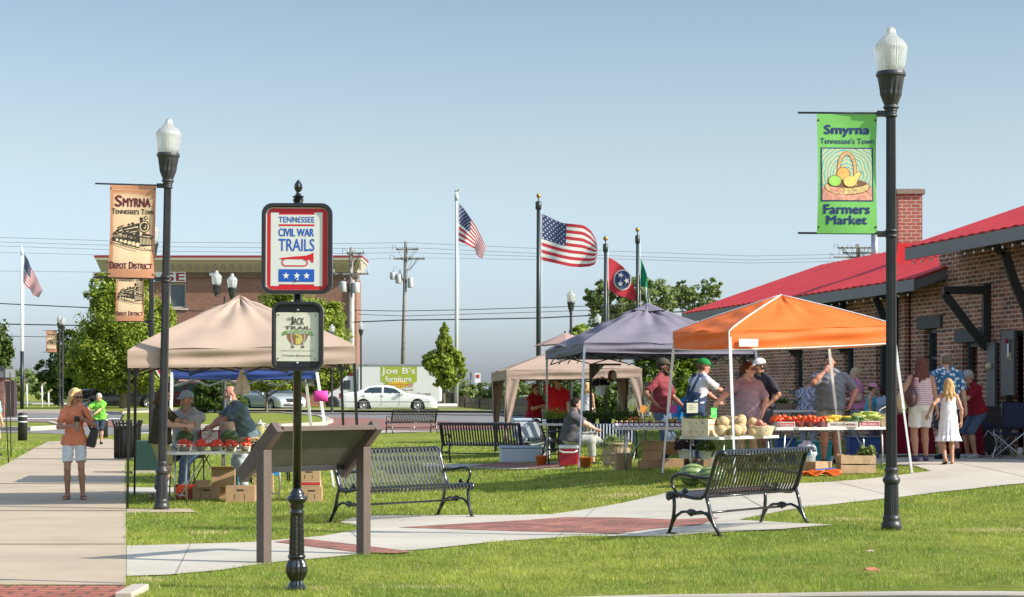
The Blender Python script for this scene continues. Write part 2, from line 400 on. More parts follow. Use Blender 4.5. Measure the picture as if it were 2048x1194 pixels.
# pavement on the left, running away from the camera
sheet('sidewalk', [(-700, 1172), (252, 1172), (252, 1093), (251, 1000), (250, 930), (262, 890), (222, 879), (196, 879), (150, 882), (95, 884), (60, 902), (0, 935), (-160, 1010), (-700, 1090)], CONCS, .012)
sheet('brick_strip', [(-700, 1260), (251, 1260), (251, 1174), (-700, 1174)], BRICKT, .014)
# joints of the pavement
for (a, b) in (((700, 1064), (742, 1104)), ((1190, 1018), (1110, 1078)), ((1460, 975), (1530, 1018)), ((1660, 962), (1790, 994)), ((1900, 925), (2048, 955)), ((380, 1090), (350, 1151))):
    sheet('path_joint', [a, b, (b[0]+2.2, b[1]), (a[0]+1.6, a[1])], M('joint_grey', (.2, .19, .17), .9), .0125, paved=False)
for i, yy in enumerate((1090, 1022.5, 968, 918, 897)):
    a = G(-250, yy); b = G(250, yy); mb = MB()
    sheet('pavement_joint', [(-250, yy), (250, yy), (250, yy+1.3), (-250, yy+1.3)], M('joint_dark', (.19, .16, .13), .9), .0155, paved=False)
# curving garden path and plaza
sheet('garden_path', [(253, 1093), (500, 1086), (640, 1074), (700, 1064), (741, 1056), (680, 1046), (700, 1038), (745, 1032), (1100, 1030),
      (1230, 1010), (1345, 984), (1500, 972), (1640, 966), (1760, 956), (1862, 943), (1830, 933), (1760, 929), (1500, 926), (1440, 915), (2600, 915), (2600, 952),
      (2048, 968), (1950, 978), (1870, 986), (1790, 996), (1700, 1006), (1600, 1017), (1478, 1041), (1560, 1046), (1668, 1051), (1560, 1060), (1400, 1068),
      (1340, 1074), (1230, 1074), (1150, 1074), (1000, 1084), (850, 1100), (760, 1106), (640, 1118), (540, 1127), (440, 1142), (340, 1151), (253, 1154)], CONC, .01)
sheet('brick_paving', [(797, 1057), (930, 1049), (1130, 1036), (1240, 1037), (1345, 1041), (1440, 1037), (1400, 1052), (1300, 1060), (1235, 1070), (1150, 1067), (1000, 1063), (900, 1060)], BRICKP, .0145)
sheet('brick_paving', [(548, 1086), (604, 1079), (690, 1089), (828, 1106), (790, 1109), (716, 1107)], BRICKP, .0145)
sheet('bench_pad', [(846, 927), (1120, 924), (1130, 938), (845, 933)], CONC, .008)
sheet('brick_paving', [(930, 934.5), (1000, 926), (1112, 926), (1125, 936)], BRICKP, .0125)
sheet('lamp_pad', [(253, 1019), (380, 1019), (392, 1026), (253, 1027)], CONCS, .012)
sheet('back_walk', [(252, 976), (400, 976), (430, 988), (252, 989)], CONC, .012)
sheet('plaza_edge', [(250, 868), (560, 866), (700, 869), (820, 862), (900, 862), (1040, 858), (1040, 852), (250, 852)], CONC, .012, 1.0)
# cross street with its brick crossing, islands and kerbs
sheet('road', [(-300, 862), (60, 866), (200, 872), (236, 868), (240, 850), (560, 851), (730, 858), (1040, 853), (1140, 846), (1140, 829), (700, 824), (300, 824), (-300, 824)], ASPH, .012, 2.0)
sheet('brick_crossing', [(-300, 852), (160, 853), (300, 856), (560, 857), (830, 862), (1040, 857), (1040, 852), (960, 846), (700, 836), (560, 835), (240, 841), (-300, 841)], BRICKR, .03, 2.0)
sheet('road_marking', [(-300, 840), (240, 840), (240, 838.6), (-300, 838.6)], WHITE, .04, 2.0)
sheet('lawn_island', [(240, 856), (560, 855), (640, 851), (655, 846), (640, 838), (560, 831), (420, 829), (250, 830)], GRASS, .12, 2.0)
sheet('lawn_island', [(-300, 858), (60, 861), (125, 857), (100, 851), (0, 849), (-300, 849)], GRASS, .12, 2.0)
sheet('lawn_island', [(-300, 826), (150, 825), (245, 829), (300, 826), (300, 818), (100, 812), (-300, 812)], GRASS, .14, 2.0)
sheet('far_street', [(250, 829), (520, 829.5), (700, 829), (1300, 834), (1300, 825), (1100, 823.5), (250, 823.5)], ASPH, .05, 4.0)
sheet('far_verge', [(250, 824), (1300, 830), (1300, 812), (1050, 806), (880, 811), (250, 812)], GRASS, .16, 4.0)
sheet('car_park', [(-300, 812), (1300, 812), (1300, 806), (-300, 806)], ASPH, .1, 6.0)
# kerbs as real steps
def kerb(pts, w=.15, h=.13, name='kerb', mat=None, world=False, off=0):
    ps = [Vector(p) if world else G(*p) for p in pts]; q = []
    for i, p in enumerate(ps):
        q.append(p)
        if i < len(ps)-1:
            n_ = int((ps[i+1]-p).length/.6)
            for k in range(1, n_): t = p.lerp(ps[i+1], k/n_); q.append(Vector((t.x, t.y, H0(t.x, t.y))))
    mb = MB(); vs = []; m = len(q)
    for i, p in enumerate(q):
        d = (q[min(m-1, i+1)]-q[max(0, i-1)]); d.z = 0; d.normalize(); r = Vector((d.y, -d.x, 0))
        for (a, z) in ((-w/2, -.1), (-w/2, h-.015), (-w/2+.02, h), (w/2-.02, h), (w/2, h-.015), (w/2, -.1)): vs.append(p+r*a+Vector((0, 0, z+off)))
    fs = [(i*6+k, i*6+k+1, (i+1)*6+k+1, (i+1)*6+k) for i in range(m-1) for k in range(5)]+[tuple(range(6)), tuple((m-1)*6+k for k in range(6))[::-1]]
    mb.add(vs, fs); o = mb.build(name, mat or KERBM); o['kind'] = 'structure'; return o
kerb([(292, 1212), (700, 1207), (1300, 1200), (2200, 1198)], .16, .035)
kb = G(272, 1180)
mb = MB(); mb.box((kb.x+.035, kb.y-.34, .005), (.135, .7, .09)); mb.build('kerb_end', KERBM, bevel=.01)['kind'] = 'structure'
kerb([(240, 857), (400, 857), (560, 856), (645, 852), (660, 846), (640, 837), (560, 830), (420, 828)], .3, .17)
kerb([(-100, 859), (60, 862), (128, 858), (100, 850), (0, 848)], .3, .17)
kerb([(-300, 827), (150, 826), (245, 830), (330, 826)], .3, .18)
kerb([(250, 824.5), (700, 825), (1300, 831)], .3, .2)
kerb([(60, 812), (150, 811), (245, 812)], .3, .18)
# ---------------- grass blades ----------------
def in_poly(x, y, poly):
    ins = np.zeros(len(x), bool); n = len(poly); j = n-1
    for i in range(n):
        xi, yi = poly[i]; xj, yj = poly[j]
        c = ((yi > y) != (yj > y)) & (x < (xj-xi)*(y-yi)/((yj-yi) if yj != yi else 1e-9)+xi); ins ^= c; j = i
    return ins
def blades():
    segs = [(14.6, 19, 4200, .030, .0042), (19, 25, 2200, .034, .006), (25, 34, 900, .038, .010), (34, 48, 330, .042, .016), (48, 62, 120, .05, .026)]
    XS = []; YS = []; HH = []; WW = []
    for y0, y1, dn, h, w in segs:
        xw = y1*.275; n = int((y1-y0)*2*xw*dn); x = RNG.uniform(-xw, xw, n); y = RNG.uniform(y0, y1, n)
        keep = (np.abs(x) < y*.272)
        pn = np.sin(x*3.1+1.3*np.sin(y*2.3))*np.sin(y*2.7+1.7*np.sin(x*1.9)); keep &= RNG.random(n) < .72+.35*pn
        x, y = x[keep], y[keep]
        bad = np.zeros(len(x), bool)
        jx, jy = x+RNG.normal(0, .03, len(x)), y+RNG.normal(0, .05, len(x))
        for p in PAVED: bad |= in_poly(jx, jy, p)
        x, y = x[~bad], y[~bad]; pn = pn[keep][~bad]
        XS.append(x); YS.append(y); HH.append(h*(.6+.7*RNG.random(len(x)))*(1+.35*pn)); WW.append(np.full(len(x), w))
    x = np.concatenate(XS); y = np.concatenate(YS); h = np.concatenate(HH); w = np.concatenate(WW); n = len(x)
    z = H0n(x, y)-.002; a = RNG.uniform(0, 2*PI, n); lean = RNG.uniform(.1, .8, n)*h; la = RNG.uniform(0, 2*PI, n)
    v = np.empty((n, 3, 3)); dx = np.cos(a)*w/2; dy = np.sin(a)*w/2
    v[:, 0] = np.stack([x-dx, y-dy, z], 1); v[:, 1] = np.stack([x+dx, y+dy, z], 1)
    v[:, 2] = np.stack([x+np.cos(la)*lean, y+np.sin(la)*lean, z+h], 1)
    me = bpy.data.meshes.new('grass'); me.vertices.add(n*3); me.vertices.foreach_set('co', v.ravel())
    me.loops.add(n*3); me.loops.foreach_set('vertex_index', np.arange(n*3)); me.polygons.add(n)
    me.polygons.foreach_set('loop_start', np.arange(n)*3); me.update(calc_edges=True)
    ca = me.color_attributes.new('Col', 'BYTE_COLOR', 'POINT')
    big = np.sin(x*.9+2*np.sin(y*.5))*np.sin(y*.8+x*.3)+.8*np.sin(x*2.7+1.5*np.sin(y*1.9))*np.sin(y*2.3+x*1.1)+.5*np.sin(x*7+2*np.sin(y*5))*np.sin(y*6); t = np.clip(.45+.24*big+RNG.normal(0, .2, n), 0, 1)[:, None]
    tuft = np.sin(x*11+2.2*np.sin(y*7))*np.sin(y*9+1.8*np.sin(x*8)); c = ((1-t)*np.array([.14, .26, .032])+t*np.array([.48, .50, .09]))*(1-.38*np.clip(tuft, 0, 1)[:, None]); dry = (RNG.random(n) < .07)[:, None]
    dd = np.zeros(n)
    for (px, py, rx, ry) in ((840, 1176, .55, .12), (612, 1178, .25, .12), (1240, 992, .5, .5), (420, 1068, .3, .3), (1700, 1040, .5, .25), (1980, 1062, .8, .2), (300, 1160, .2, .2)): q = G(px, py); dd = np.maximum(dd, 1-np.sqrt(((x-q.x)/rx)**2+((y-q.y)/ry)**2))
    dry |= (RNG.random(n) < np.clip(dd*1.6, 0, .85))[:, None]; c = np.where(dry, np.array([.62, .52, .28]), c); c4 = np.concatenate([np.repeat(c, 3, 0), np.ones((n*3, 1))], 1)
    c4 = np.clip(c4, 0, 1)**(1/1.0); ca.data.foreach_set('color', c4.ravel())
    m = M('grass_blade', (.1, .2, .03), .6, attr='Col', transl=.3, spec=.2); me.materials.append(m)
    o = bpy.data.objects.new('grass', me); COL.objects.link(o); tag(o, 'short mown green grass with dry straw coloured blades', 'grass', kind='stuff')
    print('blades', n)
blades()
# fallen leaves on the front lawn
for (px, py, c, l, r) in ((1742, 1150, (.45, .19, .10), 'curled reddish brown leaf fallen on the front lawn', .065), (1738, 1112, (.55, .42, .28), 'small pale tan leaf fallen on the lawn behind the reddish one', .035)):
    p = G(px, py); mb = MB(); mb.grid(lambda u, v: Vector(((u-.5)*2*r, (v-.5)*r*1.4*math.sin(PI*max(.05, u)), .03+.05*(v-.5)**2+.02*u)), 6, 4)
    o = mb.build('fallen_leaf', M('leaf%d' % px, c, .7), loc=p, solid=.002); tag(o, l, 'leaf'); o.rotation_euler = (.25, .2, -.3)
# ================= STREET LAMPS, BANNERS, SIGNS, BENCHES =================
def globemat():
    m, n, b = nm('lamp_globe'); b.inputs['Base Color'].default_value = (.82, .84, .84, 1); b.inputs['Roughness'].default_value = .18
    b.inputs['Transmission Weight'].default_value = .6; b.inputs['Coat Weight'].default_value = .6
    s = n.nodes.new('ShaderNodeSeparateXYZ'); n.links.new(objc(n), s.inputs[0]); at = n.nodes.new('ShaderNodeMath'); at.operation = 'ARCTAN2'
    n.links.new(s.outputs[1], at.inputs[0]); n.links.new(s.outputs[0], at.inputs[1]); mu = n.nodes.new('ShaderNodeMath'); mu.operation = 'MULTIPLY'; mu.inputs[1].default_value = 36
    n.links.new(at.outputs[0], mu.inputs[0]); si = n.nodes.new('ShaderNodeMath'); si.operation = 'SINE'; n.links.new(mu.outputs[0], si.inputs[0]); bumpn(n, b, si.outputs[0], .5, .004)
    tr = n.nodes.new('ShaderNodeBsdfTranslucent'); tr.inputs[0].default_value = (.85, .86, .84, 1); mx = n.nodes.new('ShaderNodeMixShader'); mx.inputs[0].default_value = .22
    n.links.new(b.outputs[0], mx.inputs[1]); n.links.new(tr.outputs[0], mx.inputs[2]); n.links.new(mx.outputs[0], n.nodes['Material Output'].inputs[0]); return m
GLOBE = globemat()
def head_parts(root, x=0, z=0, k=1.0, n=28):
    mb = MB(); mb.lathe([(r*k, z+(h-4.42)*k) for r, h in ((.055, 4.40), (.085, 4.42), (.07, 4.45), (.09, 4.50), (.115, 4.56), (.118, 4.60), (.14, 4.74), (.155, 4.755), (.155, 4.775), (.145, 4.80))], n, (x, 0, 0), flute=(z+(4.545-4.42)*k, z+(4.73-4.42)*k, .1)); mb.build('globe_holder', POLE, root)
    mb = MB(); mb.lathe([(r*k, z+(h-4.42)*k) for r, h in ((.138, 4.79), (.15, 4.86), (.165, 4.97), (.173, 5.035), (.178, 5.05), (.17, 5.065), (.16, 5.085), (.135, 5.12), (.10, 5.15), (.068, 5.18), (.052, 5.21), (.05, 5.235), (.035, 5.26), (.012, 5.275))], 32, (x, 0, 0)); g = mb.build('globe', GLOBE, root)
    mb = MB(); mb.lathe([(.03*k, z+.33*k), (.045*k, z+.42*k), (.045*k, z+.58*k), (.02*k, z+.64*k)], 12, (x, 0, 0)); mb.build('bulb', M('bulb_white', (.7, .68, .6), .4), g)
def lamp_post(label, loc, lean=0, arms=0, group='ornamental street lamps', H=1.0, plainbase=False, n=28):
    t = thing('street_lamp', label, 'street lamp', loc, 0, group, ry=lean, s=H)
    mb = MB(); fl = 24 if n > 20 else 12
    mb.lathe([(.105, 0), (.105, .07), (.092, .085), (.09, .11), (.095, .12), (.085, .14), (.078, .16)], n)
    mb.lathe([(.078, .16), (.072, .48)], fl*2, flute=(.15, .49, .09)); mb.lathe([(.072, .48), (.085, .5), (.092, .52), (.088, .545), (.07, .56), (.064, .60), (.072, .62), (.075, .64), (.06, .66)], n); mb.build('base', POLE, t)
    mb = MB(); mb.lathe([(.0585, .655), (.05, 4.33)], fl*2, flute=(.6, 4.4, .12)); mb.lathe([(.051, 4.33), (.06, 4.345), (.06, 4.37), (.052, 4.41)], n); mb.build('post', POLE, t)
    head_parts(t, 0, 4.42)
    if arms:
        for zz in (4.36, 3.10):
            mb = MB(); mb.lathe([(.062, zz-.035), (.066, zz-.03), (.066, zz-.015), (.062, zz-.01)], n); mb.lathe([(.062, zz+.02), (.066, zz+.025), (.066, zz+.04), (.062, zz+.045)], n)
            mb.box((-.1, 0, zz), (.09, .05, .06)); mb.tube((-.09, 0, zz+.005), (-.975, 0, zz+.012), .011, n=8); mb.build('banner_arm', POLE, t)
    return t
def bw_warp(x, z): return .018*math.sin(x*6+z*1.3)+.012*math.sin(z*4.1+x*2)
def cloth_panel(root, name, mat, x0, x1, z0, z1, warp, nx=14, nz=26):
    mb = MB(); 
    def f(u, v):
        x = x0+(x1-x0)*u; z = z0+(z1-z0)*v; pinch = .012*math.sin(PI*v)*(1-2*u); return Vector((x+pinch, warp(x, z), z))
    mb.grid(f, nx, nz); return mb.build(name, mat, root)
def bannermat():
    m, n, b = nm('banner_parchment'); o = objc(n); a = noise(n, o, 2.6, 5); c = ramp(n, a, [(.3, (.72, .48, .28)), (.55, (.78, .57, .36)), (.75, (.80, .63, .43))])
    s = n.nodes.new('ShaderNodeSeparateXYZ'); n.links.new(o, s.inputs[0])
    # printed aged border: darker orange towards the edges of the cloth
    def edge(sock, c0, hw):
        q = n.nodes.new('ShaderNodeMath'); q.operation = 'SUBTRACT'; n.links.new(sock, q.inputs[0]); q.inputs[1].default_value = c0
        ab = n.nodes.new('ShaderNodeMath'); ab.operation = 'ABSOLUTE'; n.links.new(q.outputs[0], ab.inputs[0]); dv = n.nodes.new('ShaderNodeMath'); dv.operation = 'DIVIDE'; n.links.new(ab.outputs[0], dv.inputs[0]); dv.inputs[1].default_value = hw; return dv.outputs[0]
    e1 = edge(s.outputs[0], 0, .32); e2 = edge(s.outputs[2], 0, .625); mxm = n.nodes.new('ShaderNodeMath'); mxm.operation = 'MAXIMUM'; n.links.new(e1, mxm.inputs[0]); n.links.new(e2, mxm.inputs[1])
    ad = n.nodes.new('ShaderNodeMath'); ad.operation = 'MULTIPLY_ADD'; n.links.new(a, ad.inputs[0]); ad.inputs[1].default_value = .35; n.links.new(mxm.outputs[0], ad.inputs[2])
    f = ramp(n, ad.outputs[0], [(.92, (0, 0, 0)), (1.0, (.75, .75, .75))]); c = mixc(n, c, (.52, .17, .08), f)
    n.links.new(c, b.inputs['Base Color']); b.inputs['Roughness'].default_value = .7; return m
BANM = bannermat(); MAROON = M('maroon_print', (.13, .018, .03), .7); INKP = M('engraving_ink', (.035, .028, .02), .75); PALEP = M('engraving_pale', (.74, .58, .34), .75)
def train_art(root, warp, cx=0, cz=0, s=1.0):
    A = lambda pts: [(cx+x*s, cz+z*s) for x, z in pts]; C = lambda x, z, r, rz=None, n=18: A(circ(x, z, r, rz, n))
    rnd = random.Random(3)
    blk = [A([(-.27, -.10), (-.26, .0), (-.20, .06), (-.13, .085), (-.12, .03), (.06, .09), (.10, .02), (.08, -.10), (-.02, -.16), (-.10, -.15), (-.20, -.11)]),   # body mass and running gear
           A([(-.21, .055), (-.12, .09), (-.02, .115), (.08, .15), (.10, .10), (.06, .03), (-.12, -.01)]),
           A([(.10, .16), (.09, .225), (.135, .225), (.13, .155)]), A([(.145, .20), (.15, .235), (.17, .24), (.195, .235), (.2, .2)]), A([(.168, .235), (.168, .25), (.176, .25), (.176, .235)]),
           C(.155, .10, .075, .082), C(.175, .215, .024), A([(.14, .02), (.25, -.01), (.25, -.03), (.12, -.02)]), A([(.08, -.02), (.26, -.05), (.27, -.15), (.15, -.17), (.06, -.14)]),
           C(-.05, .125, .018, .014), C(.0, .14, .022, .016), A([(-.2, .085), (-.12, .12), (-.12, .10), (-.2, .065)]), A([(.255, -.025), (.275, -.02), (.275, -.05), (.255, -.05)])]
    for i in range(6): blk.append(C(-.2+.055*i, -.085-.012*i, .03+.003*i))
    art('engraving', blk, INKP, root, -.0025, warp)
    pal = [C(.155, .10, .062, .068), A([(-.18, .04), (-.05, .075), (.07, .105), (.07, .095), (-.05, .06), (-.18, .028)]), A([(-.18, -.005), (.06, .045), (.06, .035), (-.18, -.018)]), C(.175, .215, .015)]
    for i in range(6): pal.append(C(-.2+.055*i, -.085-.012*i, .019+.002*i))
    for i in range(9): x = .105+.018*i; pal.append(A([(x, -.045-.005*i/2), (x+.007, -.046-.005*i/2), (x+.013+.001*i, -.14), (x+.004+.001*i, -.14)]))
    for i in range(26): x = rnd.uniform(-.22, .07); z = .02+.25*x+rnd.uniform(-.10, .08); w = rnd.uniform(.006, .02); pal.append(A([(x, z), (x+w, z+.006), (x+w*.8, z-.008), (x+.002, z-.006)]))
    for i in range(10): x = -.26+.02*i; pal.append(A([(x, -.02+.001*i), (x+.007, -.018), (x+.006, -.05), (x+.001, -.05)]))
    art('engraving', pal, PALEP, root, -.0033, warp)
    b2 = [C(.155, .10, .048, .054)]+[A(q) for q in stroke([(-.30, -.11), (-.1, -.17), (.12, -.215), (.29, -.225)], .006)]+[A(q) for q in stroke([(-.30, -.135), (-.1, -.2), (.05, -.235)], .004)]+[A(q) for q in stroke([(-.28, -.08), (.05, -.13)], .008)]
    for i in range(14): x = -.28+.04*i; z = -.12-.17*(x+.28)*.9; b2.append(A([(x, z), (x+.02, z-.006), (x+.022, z-.014), (x, z-.01)]))
    art('engraving', b2, INKP, root, -.004, warp); art('engraving', [C(.158, .10, .022, .026)]+[C(-.2+.055*i, -.085-.012*i, .008) for i in range(6)], PALEP, root, -.0045, warp)
    art('engraving', [C(.158, .10, .012)], INKP, root, -.005, warp)
def depot_banner(label, lamp, group='banners hanging from the street lamps'):
    M_ = Matrix.Translation(lamp.location) @ Matrix.Rotation(lamp.rotation_euler[1], 4, 'Y'); loc = M_ @ (Vector((-.462, -.012, 3.735))*lamp.scale[0])
    t = thing('banner', label, 'banner', loc, 0, group, ry=lamp.rotation_euler[1], s=lamp.scale[0])
    w = lambda x, z: .02*math.sin(x*5+z*2)+.014*math.sin(z*5+1)+(.10*max(0, x-.2) if z < .2 else 0)
    cloth_panel(t, 'cloth', BANM, -.31, .31, -.62, .62, w)
    smallcaps(['SMYRNA'], -.235, .235, .335, .48, -.003, MAROON, t, .05, .78, w)
    smallcaps(["TENNESSEE'S", 'TOWN'], -.275, .275, .235, .305, -.003, INKP, t, .035, .8, w)
    train_art(t, w, -.0, -.03, 1.0); smallcaps(['DEPOT', 'DISTRICT'], -.285, .275, -.5, -.41, -.003, MAROON, t, .05, .78, w)
    art('seam', stroke([(-.305, .56), (.305, .56)], .004), PALEP, t, -.003, w)
    art('eyelet', [circ(x, z, .012) for x in (-.29, .29) for z in (.575, -.575)], INKP, t, -.004, w)
    return t
Lf = G(323, 1020); L1 = lamp_post('large lamp at the left pavement edge with the train banner on it', Lf, R(1.1), 1)
depot_banner('largest orange train banner, on the front left lamp', L1)
p2 = G(303, 932); L2 = lamp_post('lamp just behind the front left one, its head hidden by the banner', p2, 0, 1)
depot_banner('middle sized orange train banner tucked under the largest one', L2)
p3 = Vector(((119-CX)/FP*118, 118, .55)); L3 = lamp_post('small distant lamp carrying the smallest train banner', p3, 0, 1, H=1.05, n=12); L3.location.z = .75
depot_banner('smallest orange train banner, far down the pavement on the left', L3)
LR = G(1783, 1060); LAMP_R = lamp_post('large lamp on the right lawn with the green market banner', LR, R(-.08), 1)
def far_lamp(px, D, label, topy, z0=None):
    z = H0((px-CX)/FP*D, D) if z0 is None else z0
    top = CZ+(HY-topy)/FP*D; return lamp_post(label, Vector(((px-CX)/FP*D, D, z)), 0, 0, H=(top-z)/5.275, n=12)
far_lamp(125.5, 108, 'distant lamp right beside the smallest banner lamp on the left', 632)
far_lamp(722, 115, 'distant lamp standing behind the front end of the white box truck', 643)
far_lamp(1142, 72, 'lamp rising behind the tan tent, right of the tallest black flagpole', 579)
far_lamp(1196, 97, 'lamp mostly hidden behind the grey tent with only its pale head showing', 627)
far_lamp(664, 104, 'black lamp partly hidden in the young tree beside the box truck cab', 648)
# twin headed lamp
D = 65; t = thing('street_lamp', 'twin headed lamp rising behind the peak of the beige tent', 'street lamp', ((449-CX)/FP*D, D, 0), 0, 'ornamental street lamps')
mb = MB(); mb.lathe([(.11, 0), (.09, .6), (.06, .65), (.05, 4.35), (.06, 4.4), (.03, 4.6), (.035, 4.68), (.01, 4.8)], 14); mb.build('post', POLE, t)
mb = MB(); mb.box((0, 0, 4.42), (.5, .07, .09)); mb.lathe([(.05, 4.28), (.06, 4.36), (.05, 4.5)], 12, (-.26, 0, 0)); mb.lathe([(.05, 4.28), (.06, 4.36), (.05, 4.5)], 12, (.26, 0, 0)); mb.build('cross_arm', POLE, t)
head_parts(t, -.26, 4.80); head_parts(t, .26, 4.70)
# green market banner
def swirl():
    m, n, b = nm('painted_swirls'); o = objc(n); w = n.nodes.new('ShaderNodeTexWave'); w.wave_type = 'RINGS'; w.rings_direction = 'Y'; w.inputs['Scale'].default_value = 9; w.inputs['Distortion'].default_value = 5; w.inputs['Detail'].default_value = 1.5; w.inputs['Detail Scale'].default_value = 1.2
    n.links.new(o, w.inputs[0]); c = ramp(n, w.outputs[0], [(.0, (.10, .42, .45)), (.35, (.22, .55, .5)), (.5, (.72, .62, .33)), (.75, (.75, .52, .22)), (1, (.5, .6, .3))]); n.links.new(c, b.inputs['Base Color']); b.inputs['Roughness'].default_value = .7; return m
def green_banner():
    loc = LAMP_R.location+Vector((-.468, -.012, 3.73)); t = thing('banner', 'green market banner with painted fruit basket on the right lamp', 'banner', loc, 0, 'banners hanging from the street lamps')
    w = lambda x, z: .015*math.sin(x*5+z*2)+.012*math.sin(z*5)
    cloth_panel(t, 'cloth', M('banner_green', (.19, .53, .12), .65, var=.06, vs=5), -.318, .318, -.625, .625, w)
    BLUE = M('navy_print', (.018, .035, .16), .7)
    fitname('Smyrna', -.235, .235, .39, .51, -.003, BLUE, t, .055, warp=w); fitname("Tennessee's Town", -.28, .285, .315, .375, -.003, BLUE, t, .015, warp=w)
    fitname('Farmers', -.245, .235, -.42, -.325, -.003, BLUE, t, .055, warp=w); fitname('Market', -.215, .205, -.53, -.44, -.003, BLUE, t, .055, warp=w)
    [MB().grid(lambda u, v: Vector((xa+(xb-xa)*u, -dy+w(xa+(xb-xa)*u, za+(zb-za)*v), za+(zb-za)*v)), 12, 12).build('picture', m_, t) for xa, xb, za, zb, dy, m_ in ((-.275, .275, -.29, .275, .003, BLUE), (-.262, .262, -.14, .262, .0042, swirl()), (-.262, .262, -.278, -.14, .0042, M('print_pink', (.75, .33, .24), .7, var=.35, vs=22)))]
    br = M('print_brown', (.19, .09, .05), .7); wk = M('print_wicker', (.72, .52, .22), .7, var=.35, vs=40)
    art('picture', [circ(.0, -.14, .245, .085)], br, t, -.0045, w); art('picture', [circ(0, -.14, .235, .075)], wk, t, -.005, w)
    art('picture', [circ(0, -.105, .21, .045)], br, t, -.0055, w)
    hd = [(.0+.085*math.cos(a)-.0, .055+.16*math.sin(a)) for a in [PI*(1-i/14) for i in range(15)]]; hd = [(-.085, -.03)]+hd+[(.09, -.12)]
    art('picture', stroke(hd, .042), br, t, -.006, w); art('picture', stroke(hd, .03), M('print_tan', (.62, .38, .18), .7, var=.3, vs=50), t, -.0066, w)
    art('picture', [circ(-.04, .0, .072)], br, t, -.0072, w); art('picture', [circ(-.04, .0, .065)], M('print_orange', (.85, .42, .11), .7, var=.15, vs=15), t, -.0078, w)
    art('picture', [circ(-.13, -.075, .072, .062)], br, t, -.0084, w); art('picture', [circ(-.13, -.075, .065, .055)], M('print_apple', (.35, .66, .12), .7, var=.15, vs=15), t, -.009, w)
    pear = [(-.045+.0, -.09)]; pear = [(.03+.068*math.cos(a), -.082+.055*math.sin(a)) for a in [PI*.35+i*(1.5*PI)/14 for i in range(15)]]+[(.12, -.045), (.15, .0), (.13, .02), (.09, .0)]
    art('picture', [[(x*1.08-.003, z*1.1+.006) for x, z in pear]], br, t, -.0096, w); art('picture', [pear], M('print_pear', (.88, .62, .18), .7, var=.15, vs=15), t, -.0102, w)
    art('picture', sum([stroke([(-.23+.046*i, -.15-.02*math.sin(i)), (-.2+.046*i, -.2+.008*i % .02)], .004) for i in range(10)], []), br, t, -.0108, w)
    art('eyelet', [circ(x, z, .011) for x in (-.3, .3) for z in (.56, -.56)], INKP, t, -.004, w)
green_banner()
